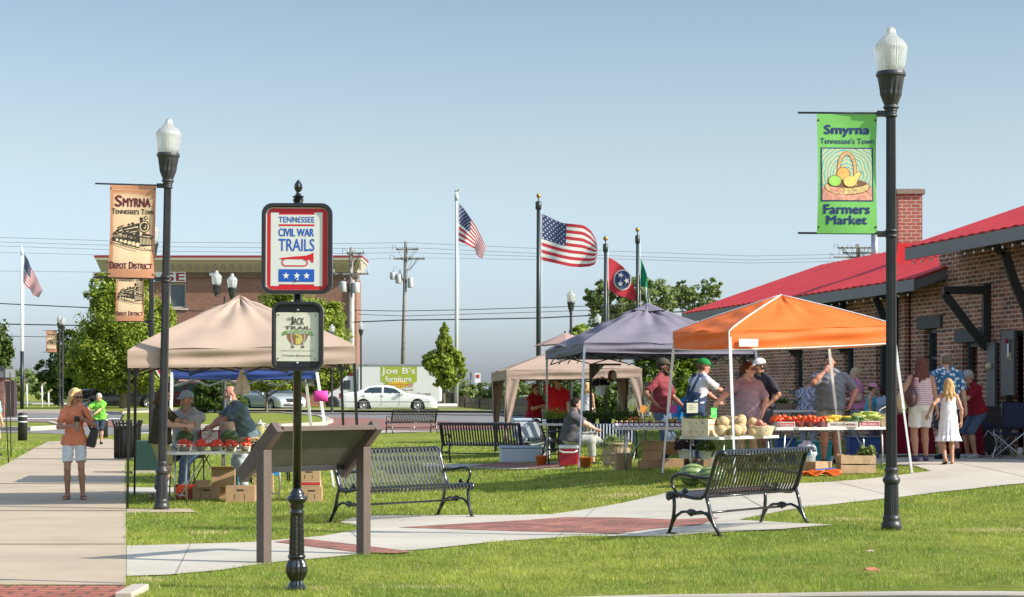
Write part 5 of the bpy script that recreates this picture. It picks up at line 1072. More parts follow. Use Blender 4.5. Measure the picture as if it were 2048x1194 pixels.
for i, (px_, py, rx, ry, D) in enumerate(((930, 785, 26, 16, 150), (975, 782, 30, 18, 155), (1015, 786, 24, 14, 150), (1060, 775, 34, 22, 160), (1105, 778, 24, 18, 158))):
    tree(['pale bush behind the brown fence, nearest the small round tree', 'pale bush behind the brown fence under the tiny roadside sign', 'lowest pale bush behind the brown fence, left of the tan tent leg', 'pale tree behind the shed roof, seen past the tan tent legs', 'pale tree seen above the woman in the red shirt'][i], px_, D, .4, [(px_, py, rx, ry), (px_-rx*.5, py+4, rx*.5, ry*.7), (px_+rx*.4, py-5, rx*.5, ry*.6)], 1500, .3, LEAF3, 20+i, .06, 'bush', 'pale bushes beyond the brown fence', 'bush', hollow=.6)
# far wood at the left and along the horizon: one mass
def wood():
    rng = np.random.default_rng(5); mb = bpy.data.objects.new('distant_wood', None); bl = []
    o = thing('distant_wood', 'soft green mass of distant woodland along the horizon', 'woodland', (0, 0, 0)); o['kind'] = 'stuff'
    for i in range(30):
        D = 210+rng.uniform(-10, 30); p = P(-60+i*12+rng.uniform(-6, 6), 775+rng.uniform(-10, 8), D); bl.append((p.x, D, p.z, 1.6+rng.random(), 2, 1.5+rng.random()*.8))
    for i in range(70):
        D = 330+rng.uniform(-10, 40); p = P(380+i*24+rng.uniform(-8, 8), 782+rng.uniform(-6, 4), D); bl.append((p.x, D, p.z, 2.4+rng.random()*1.5, 3, 1.3+rng.random()*1.2))
    c = crown(o, bl, 42000, .55, LEAF3, 77, 'foliage', hollow=.3); c['kind'] = 'stuff'
wood()
# ================= VEHICLES =================
GLS = M('car_glass', (.02, .035, .045), .06, spec=.9, coat=.5); CHR = M('chrome', (.6, .6, .62), .15, metal=.9); LAMPG = M('headlight', (.6, .63, .66), .1, coat=.6); TAIL = M('tail_red', (.35, .01, .015), .25, coat=.4)
def wheel(t, x, y, r, w=.2, spoke=True):
    s = -1 if y < 0 else 1; mb = MB(); pr = [(r*.62, -w/2), (r*.95, -w/2), (r, -w*.35), (r, w*.35), (r*.95, w/2), (r*.62, w/2)]; base = len(mb.v); mb.lathe(pr, 26)
    for i in range(len(mb.v)): v = mb.v[i]; mb.v[i] = Vector((x+v.x, y+v.z, r+v.y))
    ty = mb.build('tyre', RUBBER, t); mb = MB(); mb.lathe([(r*.62, .0), (r*.6, .02), (r*.5, -.02), (r*.18, -.01), (r*.16, .02), (.01, .025)], 24)
    for i in range(len(mb.v)): v = mb.v[i]; mb.v[i] = Vector((x+v.x, y+s*(w/2+.022)+v.z*s, r+v.y))
    rm = mb.build('rim', CHR, ty)
    if spoke:
        mb = MB()
        for k in range(6): a = k*PI/3+.3; c = Vector((x+math.cos(a)*r*.42, y+s*(w/2+.008), r+math.sin(a)*r*.42)); mb.box(c, (r*.16, .012, r*.2), rot=Matrix.Rotation(-a+PI/2, 3, 'Y'))
        mb.build('spoke_gaps', RUBBER, ty)
def car(name, label, cat, loc, rz, L, W, prof, wins, paint, wheels, r, roofz, belt, extra=None, s=1):
    # prof: top line (x, z) front (-x) to rear; wins: side window polygons (x, z); wheels: x positions
    t = thing(name, label, cat, loc, rz, s=s); sill = .22; nx, nz = 110, 26
    def zt(x):
        for (a, b) in zip(prof, prof[1:]):
            if a[0] <= x <= b[0]:
                k = (x-a[0])/(b[0]-a[0]+1e-9); k = k; return a[1]+(b[1]-a[1])*k
        return prof[0][1] if x < prof[0][0] else prof[-1][1]
    def zb(x):
        z = sill
        for wx in wheels:
            d = abs(x-wx); rr = r*1.14
            if d < rr: z = max(z, r+math.sqrt(rr*rr-d*d)-.0)
        return z
    def half(x, z):
        e = min(1, (L/2-abs(x))/.42); k = W/2*(.80+.20*math.sqrt(max(0, 1-(1-e)**2))); m = 1-.035*((z-.62)/.4)**2 if z < belt else (1-.035*((belt-.62)/.4)**2)-(z-belt)/(roofz-belt+1e-6)*.19
        return k*m
    xs = [-L/2+L*i/nx for i in range(nx+1)]; mb = MB(); gl = MB(); V = {}
    def inpoly(x, z, p):
        c = False; j = len(p)-1
        for i in range(len(p)):
            if ((p[i][1] > z) != (p[j][1] > z)) and x < (p[j][0]-p[i][0])*(z-p[i][1])/(p[j][1]-p[i][1])+p[i][0]: c = not c
            j = i
        return c
    def col(x):
        b, tp = zb(x), max(zb(x)+.02, zt(x)); out = []
        for j in range(nz+1):
            f = j/nz; z = b+(tp-b)*f; rd = .12; y = half(x, z); dz = tp-z
            if dz < rd: y -= (rd-math.sqrt(max(0, rd*rd-(rd-dz)**2)))*1.0
            out.append((x, y, z))
        return out
    cols = [col(x) for x in xs]
    for i in range(nx):
        for sgn in (-1, 1):
            for j in range(nz):
                q = [cols[i][j], cols[i+1][j], cols[i+1][j+1], cols[i][j+1]]; cx = sum(p[0] for p in q)/4; cz = sum(p[2] for p in q)/4
                g = any(inpoly(cx, cz, w) for w in wins); tgt = gl if g else mb; vs = [(p[0], p[1]*sgn, p[2]) for p in q]
                if sgn > 0: vs = vs[::-1]
                tgt.add(vs, [(0, 1, 2, 3)], True)
        a, b = cols[i][nz], cols[i+1][nz]; dz = abs(b[2]-a[2])/(b[0]-a[0]); hi = min(a[2], b[2]) > belt-.04
        tgt = gl if (dz > .28 and hi) else mb
        for k in range(6):
            y0, y1 = -a[1]+2*a[1]*k/6, -a[1]+2*a[1]*(k+1)/6; y2, y3 = -b[1]+2*b[1]*k/6, -b[1]+2*b[1]*(k+1)/6; c_ = lambda y, w: .03*(1-(y/w)**2) if w > .01 else 0
            tgt.add([(a[0], y0, a[2]+c_(y0, a[1])), (b[0], y2, b[2]+c_(y2, b[1])), (b[0], y3, b[2]+c_(y3, b[1])), (a[0], y1, a[2]+c_(y1, a[1]))], [(3, 2, 1, 0)], True)
    for c in (cols[0], cols[nx]): mb.add([(p[0], p[1], p[2]) for p in c]+[(p[0], -p[1], p[2]) for p in c[::-1]], [tuple(range(2*nz+2))])
    o = mb.build('body', paint, t); bm = bmesh.new(); bm.from_mesh(o.data); bmesh.ops.remove_doubles(bm, verts=bm.verts, dist=.0005); bmesh.ops.recalc_face_normals(bm, faces=bm.faces); bm.to_mesh(o.data); bm.free()
    o = gl.build('windows', GLS, t); bm = bmesh.new(); bm.from_mesh(o.data); bmesh.ops.remove_doubles(bm, verts=bm.verts, dist=.0005); bm.to_mesh(o.data); bm.free()
    mb = MB(); mb.bb((-L/2+.3, -W/2+.25, .2), (L/2-.3, W/2-.25, .5)); [mb.tube((wx, -W/2+.1, r), (wx, W/2-.1, r), r*1.1, n=16) for wx in wheels]; mb.build('underbody', RUBBER, t)
    for wx in wheels:
        for sy in (-1, 1): wheel(t, wx, sy*(W/2-.12), r)
    if extra: extra(t, half)
    return t
WP = M('car_paint_white', (.76, .76, .74), .22, coat=.7); SP = M('car_paint_silver', (.50, .53, .57), .25, metal=.35, coat=.7); BP = M('car_paint_black', (.02, .022, .03), .2, coat=.8); RP = M('car_paint_maroon', (.06, .008, .012), .25, coat=.7)
def ex_white(t, half):
    for sy in (-1, 1):
        mb = MB(); mb.box((2.62, sy*.72, .86), (.16, .22, .3)); mb.build('tail_light', TAIL, t); mb = MB(); mb.box((-2.56, sy*.66, .66), (.2, .34, .13)); mb.build('headlight', LAMPG, t)
        for x in (-.1, .95): mb = MB(); mb.box((x+.42, sy*(half(x, .8)+.006), .86), (.16, .02, .03)); mb.build('handle', CHR, t)
        mb = MB(); mb.box((-.75, sy*1.0, 1.0), (.18, .16, .12)); mb.build('mirror', WP, t); mb = MB(); mb.box((.0, sy*(half(0, .6)+.004), .55), (4.6, .012, .03)); mb.build('trim', CHR, t)
        for x in (-.62, .36, 1.3): mb = MB(); mb.box((x, sy*(half(x, .7)+.0015), .66), (.012, .01, .62)); mb.build('door_seam', M('seam', (.15, .14, .13), .7), t)
prof = [(-2.65, .50), (-2.62, .68), (-2.3, .82), (-1.6, .94), (-1.05, 1.0), (-.35, 1.36), (.1, 1.44), (.7, 1.44), (1.15, 1.38), (1.75, 1.08), (2.2, 1.05), (2.6, 1.0), (2.66, .6)]
wins = [[(-.82, 1.0), (-.3, 1.30), (.24, 1.36), (.24, 1.01)], [(.32, 1.01), (.32, 1.36), (.95, 1.34), (1.32, 1.13), (1.34, 1.03)]]
D = 111; c = G(780, 823.5); car('parked_car', 'white sedan parked nearest, in front of the white box truck', 'car', Vector(((778-CX)/FP*108, 108, .53)), R(180), 5.35, 1.88, prof, wins, WP, (-1.62, 1.35), .335, 1.44, .99, ex_white)
def ex_sil(t, half):
    for sy in (-1, 1):
        mb = MB(); mb.add([(-2.30, sy*.62, .68), (-1.85, sy*.90, .83), (-1.80, sy*.905, .76), (-2.33, sy*.72, .58)], [(0, 1, 2, 3)]); mb.build('headlight', LAMPG, t, solid=.04)
        mb = MB(); mb.box((-.62, sy*1.0, 1.0), (.2, .16, .13)); mb.build('mirror', SP, t)
        for x in (-.05, .95): mb = MB(); mb.box((x+.3, sy*(half(x, .8)+.006), .86), (.16, .02, .03)); mb.build('handle', CHR, t)
    mb = MB(); mb.box((-2.41, 0, .60), (.05, .85, .2)); mb.build('grille', DKMETAL, t); mb = MB(); mb.box((-2.43, 0, .34), (.05, 1.2, .1)); mb.build('lower_intake', RUBBER, t); mb = MB(); mb.box((-2.44, 0, .44), (.02, .45, .1)); mb.build('number_plate', WHITE, t)
prof = [(-2.42, .45), (-2.40, .66), (-2.1, .80), (-1.5, .93), (-1.15, .98), (-.3, 1.38), (.2, 1.46), (.7, 1.44), (1.2, 1.33), (1.85, 1.12), (2.3, 1.08), (2.4, .95), (2.42, .5)]
wins = [[(-.95, 1.0), (-.3, 1.30), (.15, 1.38), (.2, 1.02)], [(.28, 1.02), (.25, 1.38), (.75, 1.36), (1.35, 1.16), (1.4, 1.06)]]
car('parked_car', 'silver sedan parked at an angle behind the signpost', 'car', Vector(((546-CX)/FP*112, 112, .53)), R(180-55+0), 4.85, 1.86, prof, wins, SP, (-1.5, 1.35), .33, 1.46, 1.0, ex_sil)
# black pickup
def ex_pick(t, half):
    for sy in (-1, 1):
        mb = MB(); mb.box((2.78, sy*.86, 1.0), (.1, .12, .34)); mb.build('tail_light', TAIL, t); mb = MB(); mb.box((-.9, sy*1.08, 1.25), (.14, .2, .2)); mb.build('mirror', BP, t)
        for x in (-.35, .55): mb = MB(); mb.box((x+.3, sy*(half(x, 1)+.006), 1.08), (.16, .02, .04)); mb.build('handle', CHR, t)
    mb = MB(); mb.bb((1.0, -.86, 1.15), (2.75, .86, 1.3)); mb.build('bed_cover', RUBBER, t)
prof = [(-2.85, .7), (-2.8, 1.05), (-2.5, 1.17), (-1.5, 1.24), (-.75, 1.78), (-.2, 1.88), (.75, 1.88), (1.05, 1.3), (2.82, 1.3), (2.85, .6)]
wins = [[(-1.15, 1.3), (-.7, 1.68), (-.02, 1.76), (-.02, 1.3)], [(.06, 1.3), (.06, 1.76), (.7, 1.74), (.82, 1.32)]]
car('pickup_truck', 'black pickup truck parked behind the big left tree', 'pickup truck', Vector(((238-CX)/FP*116, 116, .56)), R(8), 5.75, 1.98, prof, wins, BP, (-1.85, 1.75), .4, 1.88, 1.28, ex_pick)
prof = [(-2.4, .5), (-2.35, .85), (-1.4, 1.05), (-.7, 1.62), (0, 1.72), (1.9, 1.68), (2.35, 1.2), (2.4, .5)]
wins = [[(-1.1, 1.1), (-.6, 1.52), (.1, 1.58), (.1, 1.1)], [(.2, 1.1), (.2, 1.58), (1.1, 1.58), (1.1, 1.1)], [(1.2, 1.1), (1.2, 1.56), (1.8, 1.5), (2.0, 1.15)]]
car('parked_car', 'dark red people carrier mostly hidden behind the bush', 'car', Vector(((385-CX)/FP*118, 118, .56)), R(170), 4.8, 1.85, prof, wins, RP, (-1.5, 1.4), .34, 1.72, 1.06)
# box truck
def truck():
    D = 117; s = FP/D; t = thing('box_truck', 'white furniture delivery box truck with green shield on its side', 'box truck', (0, D, .53)); z = lambda py: CZ+(HY-py)/FP*D-.53; X = lambda p: (p-CX)/FP*D
    TW = M('truck_white', (.72, .72, .72), .35, var=.03, vs=2); mb = MB(); mb.bb((X(716), 0, z(803)), (X(881), 2.4, z(731))); mb.build('box', TW, t, bevel=.05)
    mb = MB(); mb.bb((X(712), -.03, z(731)-.02), (X(882), 2.43, z(728))); mb.build('top_rail', CHR, t, bevel=.01); mb = MB(); mb.bb((X(716), -.02, z(804.5)), (X(881), 0.0, z(801.5))); mb.build('side_trim', M('trim_grey', (.5, .5, .5), .5), t)
    mb = MB(); mb.bb((X(708), .05, z(800)), (X(716)-.002, 2.35, z(738))); mb.build('nose', STEEL, t, bevel=.12)
    # cab: side profile extruded
    c = [(X(651), z(812)), (X(651), z(795)), (X(660), z(784)), (X(676), z(778)), (X(686), z(757)), (X(692), z(752)), (X(707), z(752)), (X(707), z(812))]; mb = MB(); mb.prism(c, .2, 2.2); mb.build('cab', TW, t, bevel=.06)
    mb = MB(); mb.prism([(X(681), z(778)), (X(687.5), z(761)), (X(698), z(760)), (X(700), z(762)), (X(700), z(779))], .17, .205); mb.build('side_window', GLS, t); mb = MB(); mb.add([(X(677.5), .35, z(777)), (X(685.5), .35, z(758.5)), (X(685.5), 2.05, z(758.5)), (X(677.5), 2.05, z(777))], [(0, 1, 2, 3)]); mb.build('windscreen', GLS, t, solid=.03)
    mb = MB(); mb.bb((X(697), .3, z(752)), (X(704), 2.1, z(745))); mb.build('marker_light', TAIL, t)
    for x in (663, 838, ):
        for y in (.12, 2.1): wheel(t, X(x)+.05, y-.0 if y > 1 else -.0+.12, .42, .26)
    mb = MB(); mb.bb((X(707), .4, z(815)), (X(878), 2.0, z(805))); mb.build('chassis', DKMETAL, t); mb = MB(); mb.bb((X(872), -.02, z(812)), (X(880), 2.4, z(805))); mb.build('bumper', DKMETAL, t)
    GR = M('shield_green', (.36, .42, .045), .5, var=.05); YL = M('shield_gold', (.72, .50, .04), .5); y = -.006
    art('shield', [[(X(761), z(733)), (X(834), z(733)), (X(834), z(763)), (X(812), z(773)), (X(797), z(778)), (X(783), z(773)), (X(761), z(763))]], GR, t, y); art('shield', [[(X(777), z(768)), (X(797), z(756)), (X(819), z(768)), (X(812), z(773)), (X(797), z(779)), (X(785), z(774))]], YL, t, y-.003)
    f = lambda b, x0, x1, y0, y1, m, bo=.02, it=0: fitname(b, X(x0), X(x1), z(y1), z(y0), y-.007, m, t, bo, ital=it)
    f("Joe B's", 763, 830, 735, 751, WHITE, .012); f('furniture', 771, 823, 752, 763.5, WHITE, .02); RDI = M('script_red', (.45, .06, .02), .5); f('+ mattress', 768, 827, 765, 775, RDI, .0, .5); f('Smyrna', 803, 827, 777, 783, INK, 0, .5); f('www.joebs.com', 805, 861, 784, 793, M('grey_ink', (.14, .14, .15), .6), .01)
truck()
# ================= CANOPIES =================
def canopy(label, name, C, zt, val, peak, mat, legs, legm, legr=.016, pipe=None, power=.92, wr=.012, feet_pad=True, truss=True, seed=1, valm=None, curtains=None, waves=1.0):
    # C: near, right, back, left corners (x, y); zt: eave heights; val: valance depth; legs: foot points
    C = [Vector((c[0], c[1], z)) for c, z in zip(C, zt)]; ctr = sum(C, Vector())/4; o = Vector((ctr.x, ctr.y, H0(ctr.x, ctr.y))); t = thing(name, label, 'canopy tent', o, 0, 'pop up canopies of the market')
    C = [c-o for c in C]; pk = Vector((0, 0, peak-o.z)); rnd = random.Random(seed); ph = [rnd.uniform(0, 6) for _ in range(12)]
    for k in range(4):
        A, B = C[k], C[(k+1) % 4]; out = (A+B)/2-ctr*0; out = Vector((out.x, out.y, 0)).normalized()
        def f(u, v):
            p = (A.lerp(B, u)).lerp(pk, v); ez = A.z+(B.z-A.z)*u; p.z = ez+(pk.z-ez)*(v**power)-.03*math.sin(PI*u)*math.sin(PI*min(1, v*1.6))*(1-v)
            w = wr*math.sin(PI*u)*(math.sin(u*31+ph[k]+3*v)*v*.9+math.sin(u*13+ph[k+4]-7*v)*.9+.8*math.sin(v*24+u*5+ph[k]))*(1-v*.3)
            return p+out*w*.4+Vector((0, 0, w))
        mb = MB(); mb.grid(f, 36, 22); mb.build('roof_panel', mat, t)
        def g(u, v):
            p = A.lerp(B, u); p.z -= val*v+.015*math.sin(PI*u)*v; am = waves*.02*math.sin(PI*u)**.5 if 0 < u < 1 else 0
            am = am*(math.sin(v*9+u*3+ph[k])+.7*math.sin(v*5-u*9+ph[k+4])+.4*math.sin(u*22+ph[k]))*.55; return p+out*(am+.004)
        mb = MB(); mb.grid(g, 34, 12); mb.build('valance', valm or mat, t)
        if pipe:
            mb = MB(); mb.path([C[k].lerp(pk, v)+Vector((0, 0, (C[k].z+(pk.z-C[k].z)*(v**power))-(C[k].lerp(pk, v)).z+.008)) for v in [i/10 for i in range(11)]], .011, 5); mb.path([C[k]+out*.0, C[k]-Vector((0, 0, val))], .01, 5); mb.path([g(i/16, 1.0)+Vector((0, 0, -.004)) for i in range(17)], .009, 4); mb.build('piping', pipe, t)
        if truss:
            mb = MB(); z0 = -val*.4; h = .22
            for i in range(4):
                a = A.lerp(B, i/4)*.95; b = A.lerp(B, (i+1)/4)*.95; a.z = A.z+z0; b.z = B.z+z0; mb.beam(a, b-Vector((0, 0, h)), .014, .022); mb.beam(a-Vector((0, 0, h)), b, .014, .022)
            mb.build('truss', DKMETAL if legm is not WHITEM else STEEL, t)
    for k, ft in enumerate(legs):
        if ft is None: continue
        p = ft-o; c = C[k]-Vector((0, 0, val*.3)); c = Vector((c.x*.985, c.y*.985, c.z)); mb = MB(); m = p.lerp(c, .45); mb.beam(p, m+(c-p)*.05, legr*1.5, legr*1.5, up=(0, 1, 0)); mb.beam(m, c, legr*2.1, legr*2.1, up=(0, 1, 0)); mb.build('leg', legm, t)
        if feet_pad: mb = MB(); mb.box(p+Vector((0, 0, .006)), (.06, .06, .012)); mb.build('foot', legm, t)
    if curtains:
        for k, m_ in curtains:
            c = C[k]-Vector((0, 0, val-.03)); nb = (C[(k+1) % 4]-C[k]).normalized(); nc = (C[k-1]-C[k]).normalized(); b = legs[k]-o
            for dr, nme in ((nb, 'leg_curtain'), (nc, 'leg_curtain')):
                def q(u, v): w = .26*(1-v)**1.3+.05; p = c.lerp(b+Vector((0, 0, .1)), v)+dr*w*u; p.z += 0; return p+Vector((0, -.012*math.sin(u*9+v*7), 0))
                mb = MB(); mb.grid(q, 8, 22); mb.build(nme, m_, t)
    return t
def ft(px, D): x = (px-CX)/FP*D; return Vector((x, D, H0(x, D)))
def C2(px, D): return ((px-CX)/FP*D, D)
BEIGE = M('canopy_beige', (.49, .365, .29), .8, var=.04, vs=3, transl=.18); BLUEC = M('canopy_blue', (.045, .085, .30), .7, var=.06, transl=.15); TANC = M('canopy_tan', (.46, .335, .27), .8, var=.06, transl=.2); GREYC = M('canopy_grey', (.20, .18, .235), .75, var=.06, transl=.12)
ORC = M('canopy_orange', (.84, .175, .022), .65, var=.04, transl=.2); DKC = M('curtain_shaded', (.33, .24, .20), .8)  # same tan fabric for the back leg covers, darkened to paint their shade
canopy('beige pop up canopy at the left, over the tomato table', 'pop_up_canopy', [C2(255, 26.2), C2(711, 26.7), C2(684, 29.8), C2(268, 29.3)], [2.144, 2.215, 2.2, 2.15], .235, 2.945, BEIGE, [G(255, 1019), ft(721, 26.7), ft(692, 29.8), G(269, 992)], DKMETAL, .018, seed=2, wr=.022, waves=1.5, power=.88)
canopy('blue pop up canopy behind the beige one, on white slanting legs', 'pop_up_canopy', [C2(342, 33.2), C2(636, 33.0), C2(612, 35.9), C2(350, 36)], [1.98, 1.98, 1.98, 1.98], .16, 2.75, BLUEC, [ft(338, 33), ft(668, 32.6), ft(634, 36.3), None], WHITEM, .022, seed=3, pipe=None, feet_pad=True)
canopy('tan pop up canopy with fabric leg covers, farthest back on the right', 'pop_up_canopy', [C2(1013, 44), C2(1284, 44.5), C2(1256, 47.5), C2(983, 47)], [2.09, 2.13, 2.13, 2.06], .21, 2.66, TANC, [ft(1008, 44), ft(1292, 44.5), ft(1250, 47.6), ft(990, 47)], DKMETAL, .016, seed=5, power=.95, curtains=[(0, TANC), (3, DKC), (1, TANC), (2, DKC)])
canopy('grey pop up canopy with vented peak behind the orange one', 'pop_up_canopy', [C2(1167, 36.6), C2(1513, 37.4), C2(1412, 40.7), C2(1091, 40.0)], [2.52, 2.50, 2.47, 2.44], .18, 3.31, GREYC, [G(1158, 936), ft(1546, 37.0), ft(1412, 40.7), ft(1093, 40.1)], STEEL, .02, seed=7, wr=.035, waves=1.6, power=.9)
tg = [o for o in bpy.data.objects if o.get('label', '').startswith('grey pop')][0]
mb = MB(); cx, cy = 0, 0; mb.grid(lambda u, v: Vector((-.32+.64*u, -.32+.64*v, 3.35-tg.location.z-.16*max(abs(u-.5), abs(v-.5))*2+.012*math.sin(u*9+v*5))), 10, 10); mb.build('vent_cap', GREYC, tg, solid=.01)
canopy('orange pop up canopy with white piping over the produce tables', 'pop_up_canopy', [C2(1458, 28.6), C2(1790, 29.35), C2(1657, 31.85), C2(1346, 31.1)], [2.475, 2.59, 2.57, 2.54], .262, 3.085, ORC, [Vector((3.25, 28.4, H0(3.25, 28.4))), G(1824, 946), ft(1684, 32.0), G(1325, 946)], WHITEM, .02, seed=9, wr=.016, waves=1.4, pipe=WHITE, power=.9, truss=False)
to = [o for o in bpy.data.objects if o.get('label', '').startswith('orange pop')][0]
# maker's label on the orange valance
a, b = Vector((*C2(1458, 28.6), 2.475)), Vector((*C2(1790, 29.35), 2.59)); d = (b-a); nrm = Vector((d.y, -d.x, 0)).normalized(); ang = math.atan2(d.y, d.x)
e = bpy.data.objects.new('maker_label', None); COL.objects.link(e); e.parent = to; e.location = a+d*.052-to.location+nrm*.045; e.rotation_euler = (0, 0, ang)
mb = MB(); mb.bb((0, -.004, -.225), (.30, 0, -.115)); mb.build('label_patch', WHITE, e); fitname("7' x 7' canopy", .02, .28, -.185, -.145, -.006, M('blue_ink', (.15, .22, .4), .6), e, .0, .2); fitname('instant shade', .02, .28, -.21, -.195, -.006, INK, e)
e.name = 'label_patch_mount'
# market umbrella peeking over the tan canopy
D = 60; b = ft(1130, D); t = thing('patio_umbrella', 'small pinkish patio umbrella peeking out above the tan canopy', 'umbrella', b); PK = M('umbrella_pink', (.50, .33, .29), .8, transl=.2); zt = CZ+(HY-688)/FP*D-b.z
mb = MB(); mb.tube((0, 0, 0), (0, 0, zt+.4), .025); mb.build('pole', DKMETAL, t); mb = MB(); rim = [(math.cos(i*PI/4)*.95, math.sin(i*PI/4)*.95, zt+.06*math.cos(i*PI/4)) for i in range(8)]; mb.add(rim+[(0, 0, zt+.34)], [(i, (i+1) % 8, 8) for i in range(8)]); mb.build('canopy', PK, t, solid=.01)
for i in range(8): mb = MB(); mb.tube((0, 0, zt+.1), rim[i], .01, n=5); mb.build('rib', DKMETAL, t)
# canopy whose legs show at the far left edge of the frame
t = thing('canopy_frame', 'thin dark canopy frame cut off by the left edge of the photo', 'canopy tent', G(18, 930)); o = t.location.copy()
for (x0, y0, D0), (x1, y1) in (((8, 735, 29), (17, 927)), ((20, 745, 31.5), (22, 915))):
    mb = MB(); p = G(x1, y1)-o; q = P(x0, y0, p.y+o.y)-o; mb.tube(p, q, .013, n=6); mb.build('leg', DKMETAL, t)
mb = MB(); mb.beam(P(8, 737, G(17, 927).y)-o, P(-260, 735, G(17, 927).y)-o, .05, .12); mb.build('valance', M('awning_dark', (.05, .05, .06), .7), t)
# ================= PEOPLE =================
def V3(*a): return np.array(a, float)
def nrmz(v): n = np.linalg.norm(v); return v/n if n > 1e-9 else v
def smin(a, b, k):
    if k <= 0: return np.minimum(a, b)
    h = np.clip(.5+.5*(b-a)/k, 0, 1); return b*(1-h)+a*h-k*h*(1-h)
def rcone(a, b, ra, rb):
    ab = b-a; L2 = float(ab@ab)+1e-9
    def f(p): t = np.clip(((p-a)@ab)/L2, 0, 1); return np.linalg.norm(p-a-t[..., None]*ab, axis=-1)-(ra+(rb-ra)*t)
    f.bb = (np.minimum(a-ra, b-rb), np.maximum(a+ra, b+rb)); return f
def etube(a, b, xa, prof, flat=False):
    ab = b-a; L = np.linalg.norm(ab); ax = ab/L; x = nrmz(xa-ax*(xa@ax)); y = np.cross(ax, x); T = [q[0] for q in prof]; Wd = [q[1] for q in prof]; Dp = [q[2] for q in prof]; Off = [q[3] if len(q) > 3 else 0 for q in prof]
    def f(p):
        q = p-a; t = (q@ax)/L; w = np.interp(t, T, Wd); d = np.interp(t, T, Dp); of = np.interp(t, T, Off); u = q@x; v = q@y-of
        rr = np.sqrt((u/w)**2+(v/d)**2)+1e-9; dr = (rr-1)*np.minimum(w, d); out = np.maximum(T[0]-t, t-T[-1])*L
        return np.maximum(dr, out-.004) if flat else np.where(out > 0, np.hypot(np.maximum(dr, 0), out), dr)
    m = max(max(Wd), max(Dp))+.05; f.bb = (np.minimum(a+ab*T[0], a+ab*T[-1])-m, np.maximum(a+ab*T[0], a+ab*T[-1])+m); return f
def ellf(c, Rm, r):
    r = np.array(r, float); mn = r.min()
    def f(p): q = (p-c)@Rm; return (np.linalg.norm(q/r, axis=-1)-1)*mn
    m = r.max(); f.bb = (c-m, c+m); return f
def clipf(f, pt, n):
    n = nrmz(n)
    def g(p): return np.maximum(f(p), (p-pt)@n)
    g.bb = f.bb; return g
def infl(f, d):
    def g(p): return f(p)-d
    g.bb = (f.bb[0]-d, f.bb[1]+d); return g
def union(fs, k=.03, disp=None):
    lo = np.min([f.bb[0] for f in fs], 0)-.03; hi = np.max([f.bb[1] for f in fs], 0)+.03
    def g(p):
        d = fs[0](p)
        for f in fs[1:]: d = smin(d, f(p), k)
        return d+(disp(p) if disp else 0)
    g.bb = (lo, hi); return g
def folds(a=.005, s=1, z=1):
    return lambda p: a*(np.sin(p[..., 0]*38*s+np.sin(p[..., 2]*19)*2.5)*np.sin(p[..., 2]*27*z+p[..., 1]*23)+.7*np.sin(p[..., 2]*55*z+p[..., 0]*25+p[..., 1]*30))
def surfnet(f, res, bb=None):
    lo, hi = bb if bb else f.bb; ax = [np.arange(lo[i]-res, hi[i]+2*res, res) for i in range(3)]; X, Y, Z = np.meshgrid(*ax, indexing='ij'); F = f(np.stack([X, Y, Z], -1)); ins = F < 0
    nx, ny, nz = F.shape; cnt = np.zeros((nx-1, ny-1, nz-1), int); pos = np.zeros((nx-1, ny-1, nz-1, 3)); sl = lambda d, n: slice(d, n-1+d)
    for axis in range(3):
        oth = [i for i in range(3) if i != axis]
        for d0 in (0, 1):
            for d1 in (0, 1):
                off = [0, 0, 0]; off[oth[0]] = d0; off[oth[1]] = d1; o2 = off[:]; o2[axis] = 1
                A = F[sl(off[0], nx), sl(off[1], ny), sl(off[2], nz)]; B = F[sl(o2[0], nx), sl(o2[1], ny), sl(o2[2], nz)]; m = (A < 0) != (B < 0)
                t = np.where(m, A/(A-B+1e-12*(A == B)), 0); v = np.zeros(A.shape+(3,)); v[..., 0] = off[0]; v[..., 1] = off[1]; v[..., 2] = off[2]; v[..., axis] = t; pos += v*m[..., None]; cnt += m
    act = cnt > 0; idx = -np.ones(cnt.shape, int); idx[act] = np.arange(act.sum()); I, J, K = np.nonzero(act); v = pos[act]/cnt[act][:, None]; base = np.stack([ax[0][I], ax[1][J], ax[2][K]], 1); verts = base+v*res; faces = []
    for axis in range(3):
        oth = [i for i in range(3) if i != axis]; s0 = [slice(None)]*3; s1 = [slice(None)]*3; s0[axis] = slice(0, -1); s1[axis] = slice(1, None); a = ins[tuple(s0)]; b = ins[tuple(s1)]; m = a != b
        for i in oth:
            q = [slice(None)]*3; q[i] = slice(0, 1); m[tuple(q)] = False; q[i] = slice(-1, None); m[tuple(q)] = False
        e = np.argwhere(m)
        if not len(e): continue
        def cell(d0, d1): c = e.copy(); c[:, oth[0]] -= d0; c[:, oth[1]] -= d1; return idx[c[:, 0], c[:, 1], c[:, 2]]
        q = np.stack([cell(1, 1), cell(0, 1), cell(0, 0), cell(1, 0)], 1); sg = a[m]; flip = ~sg if axis != 1 else sg; q[flip] = q[flip][:, ::-1]; faces.append(q)
    return verts, np.concatenate(faces)
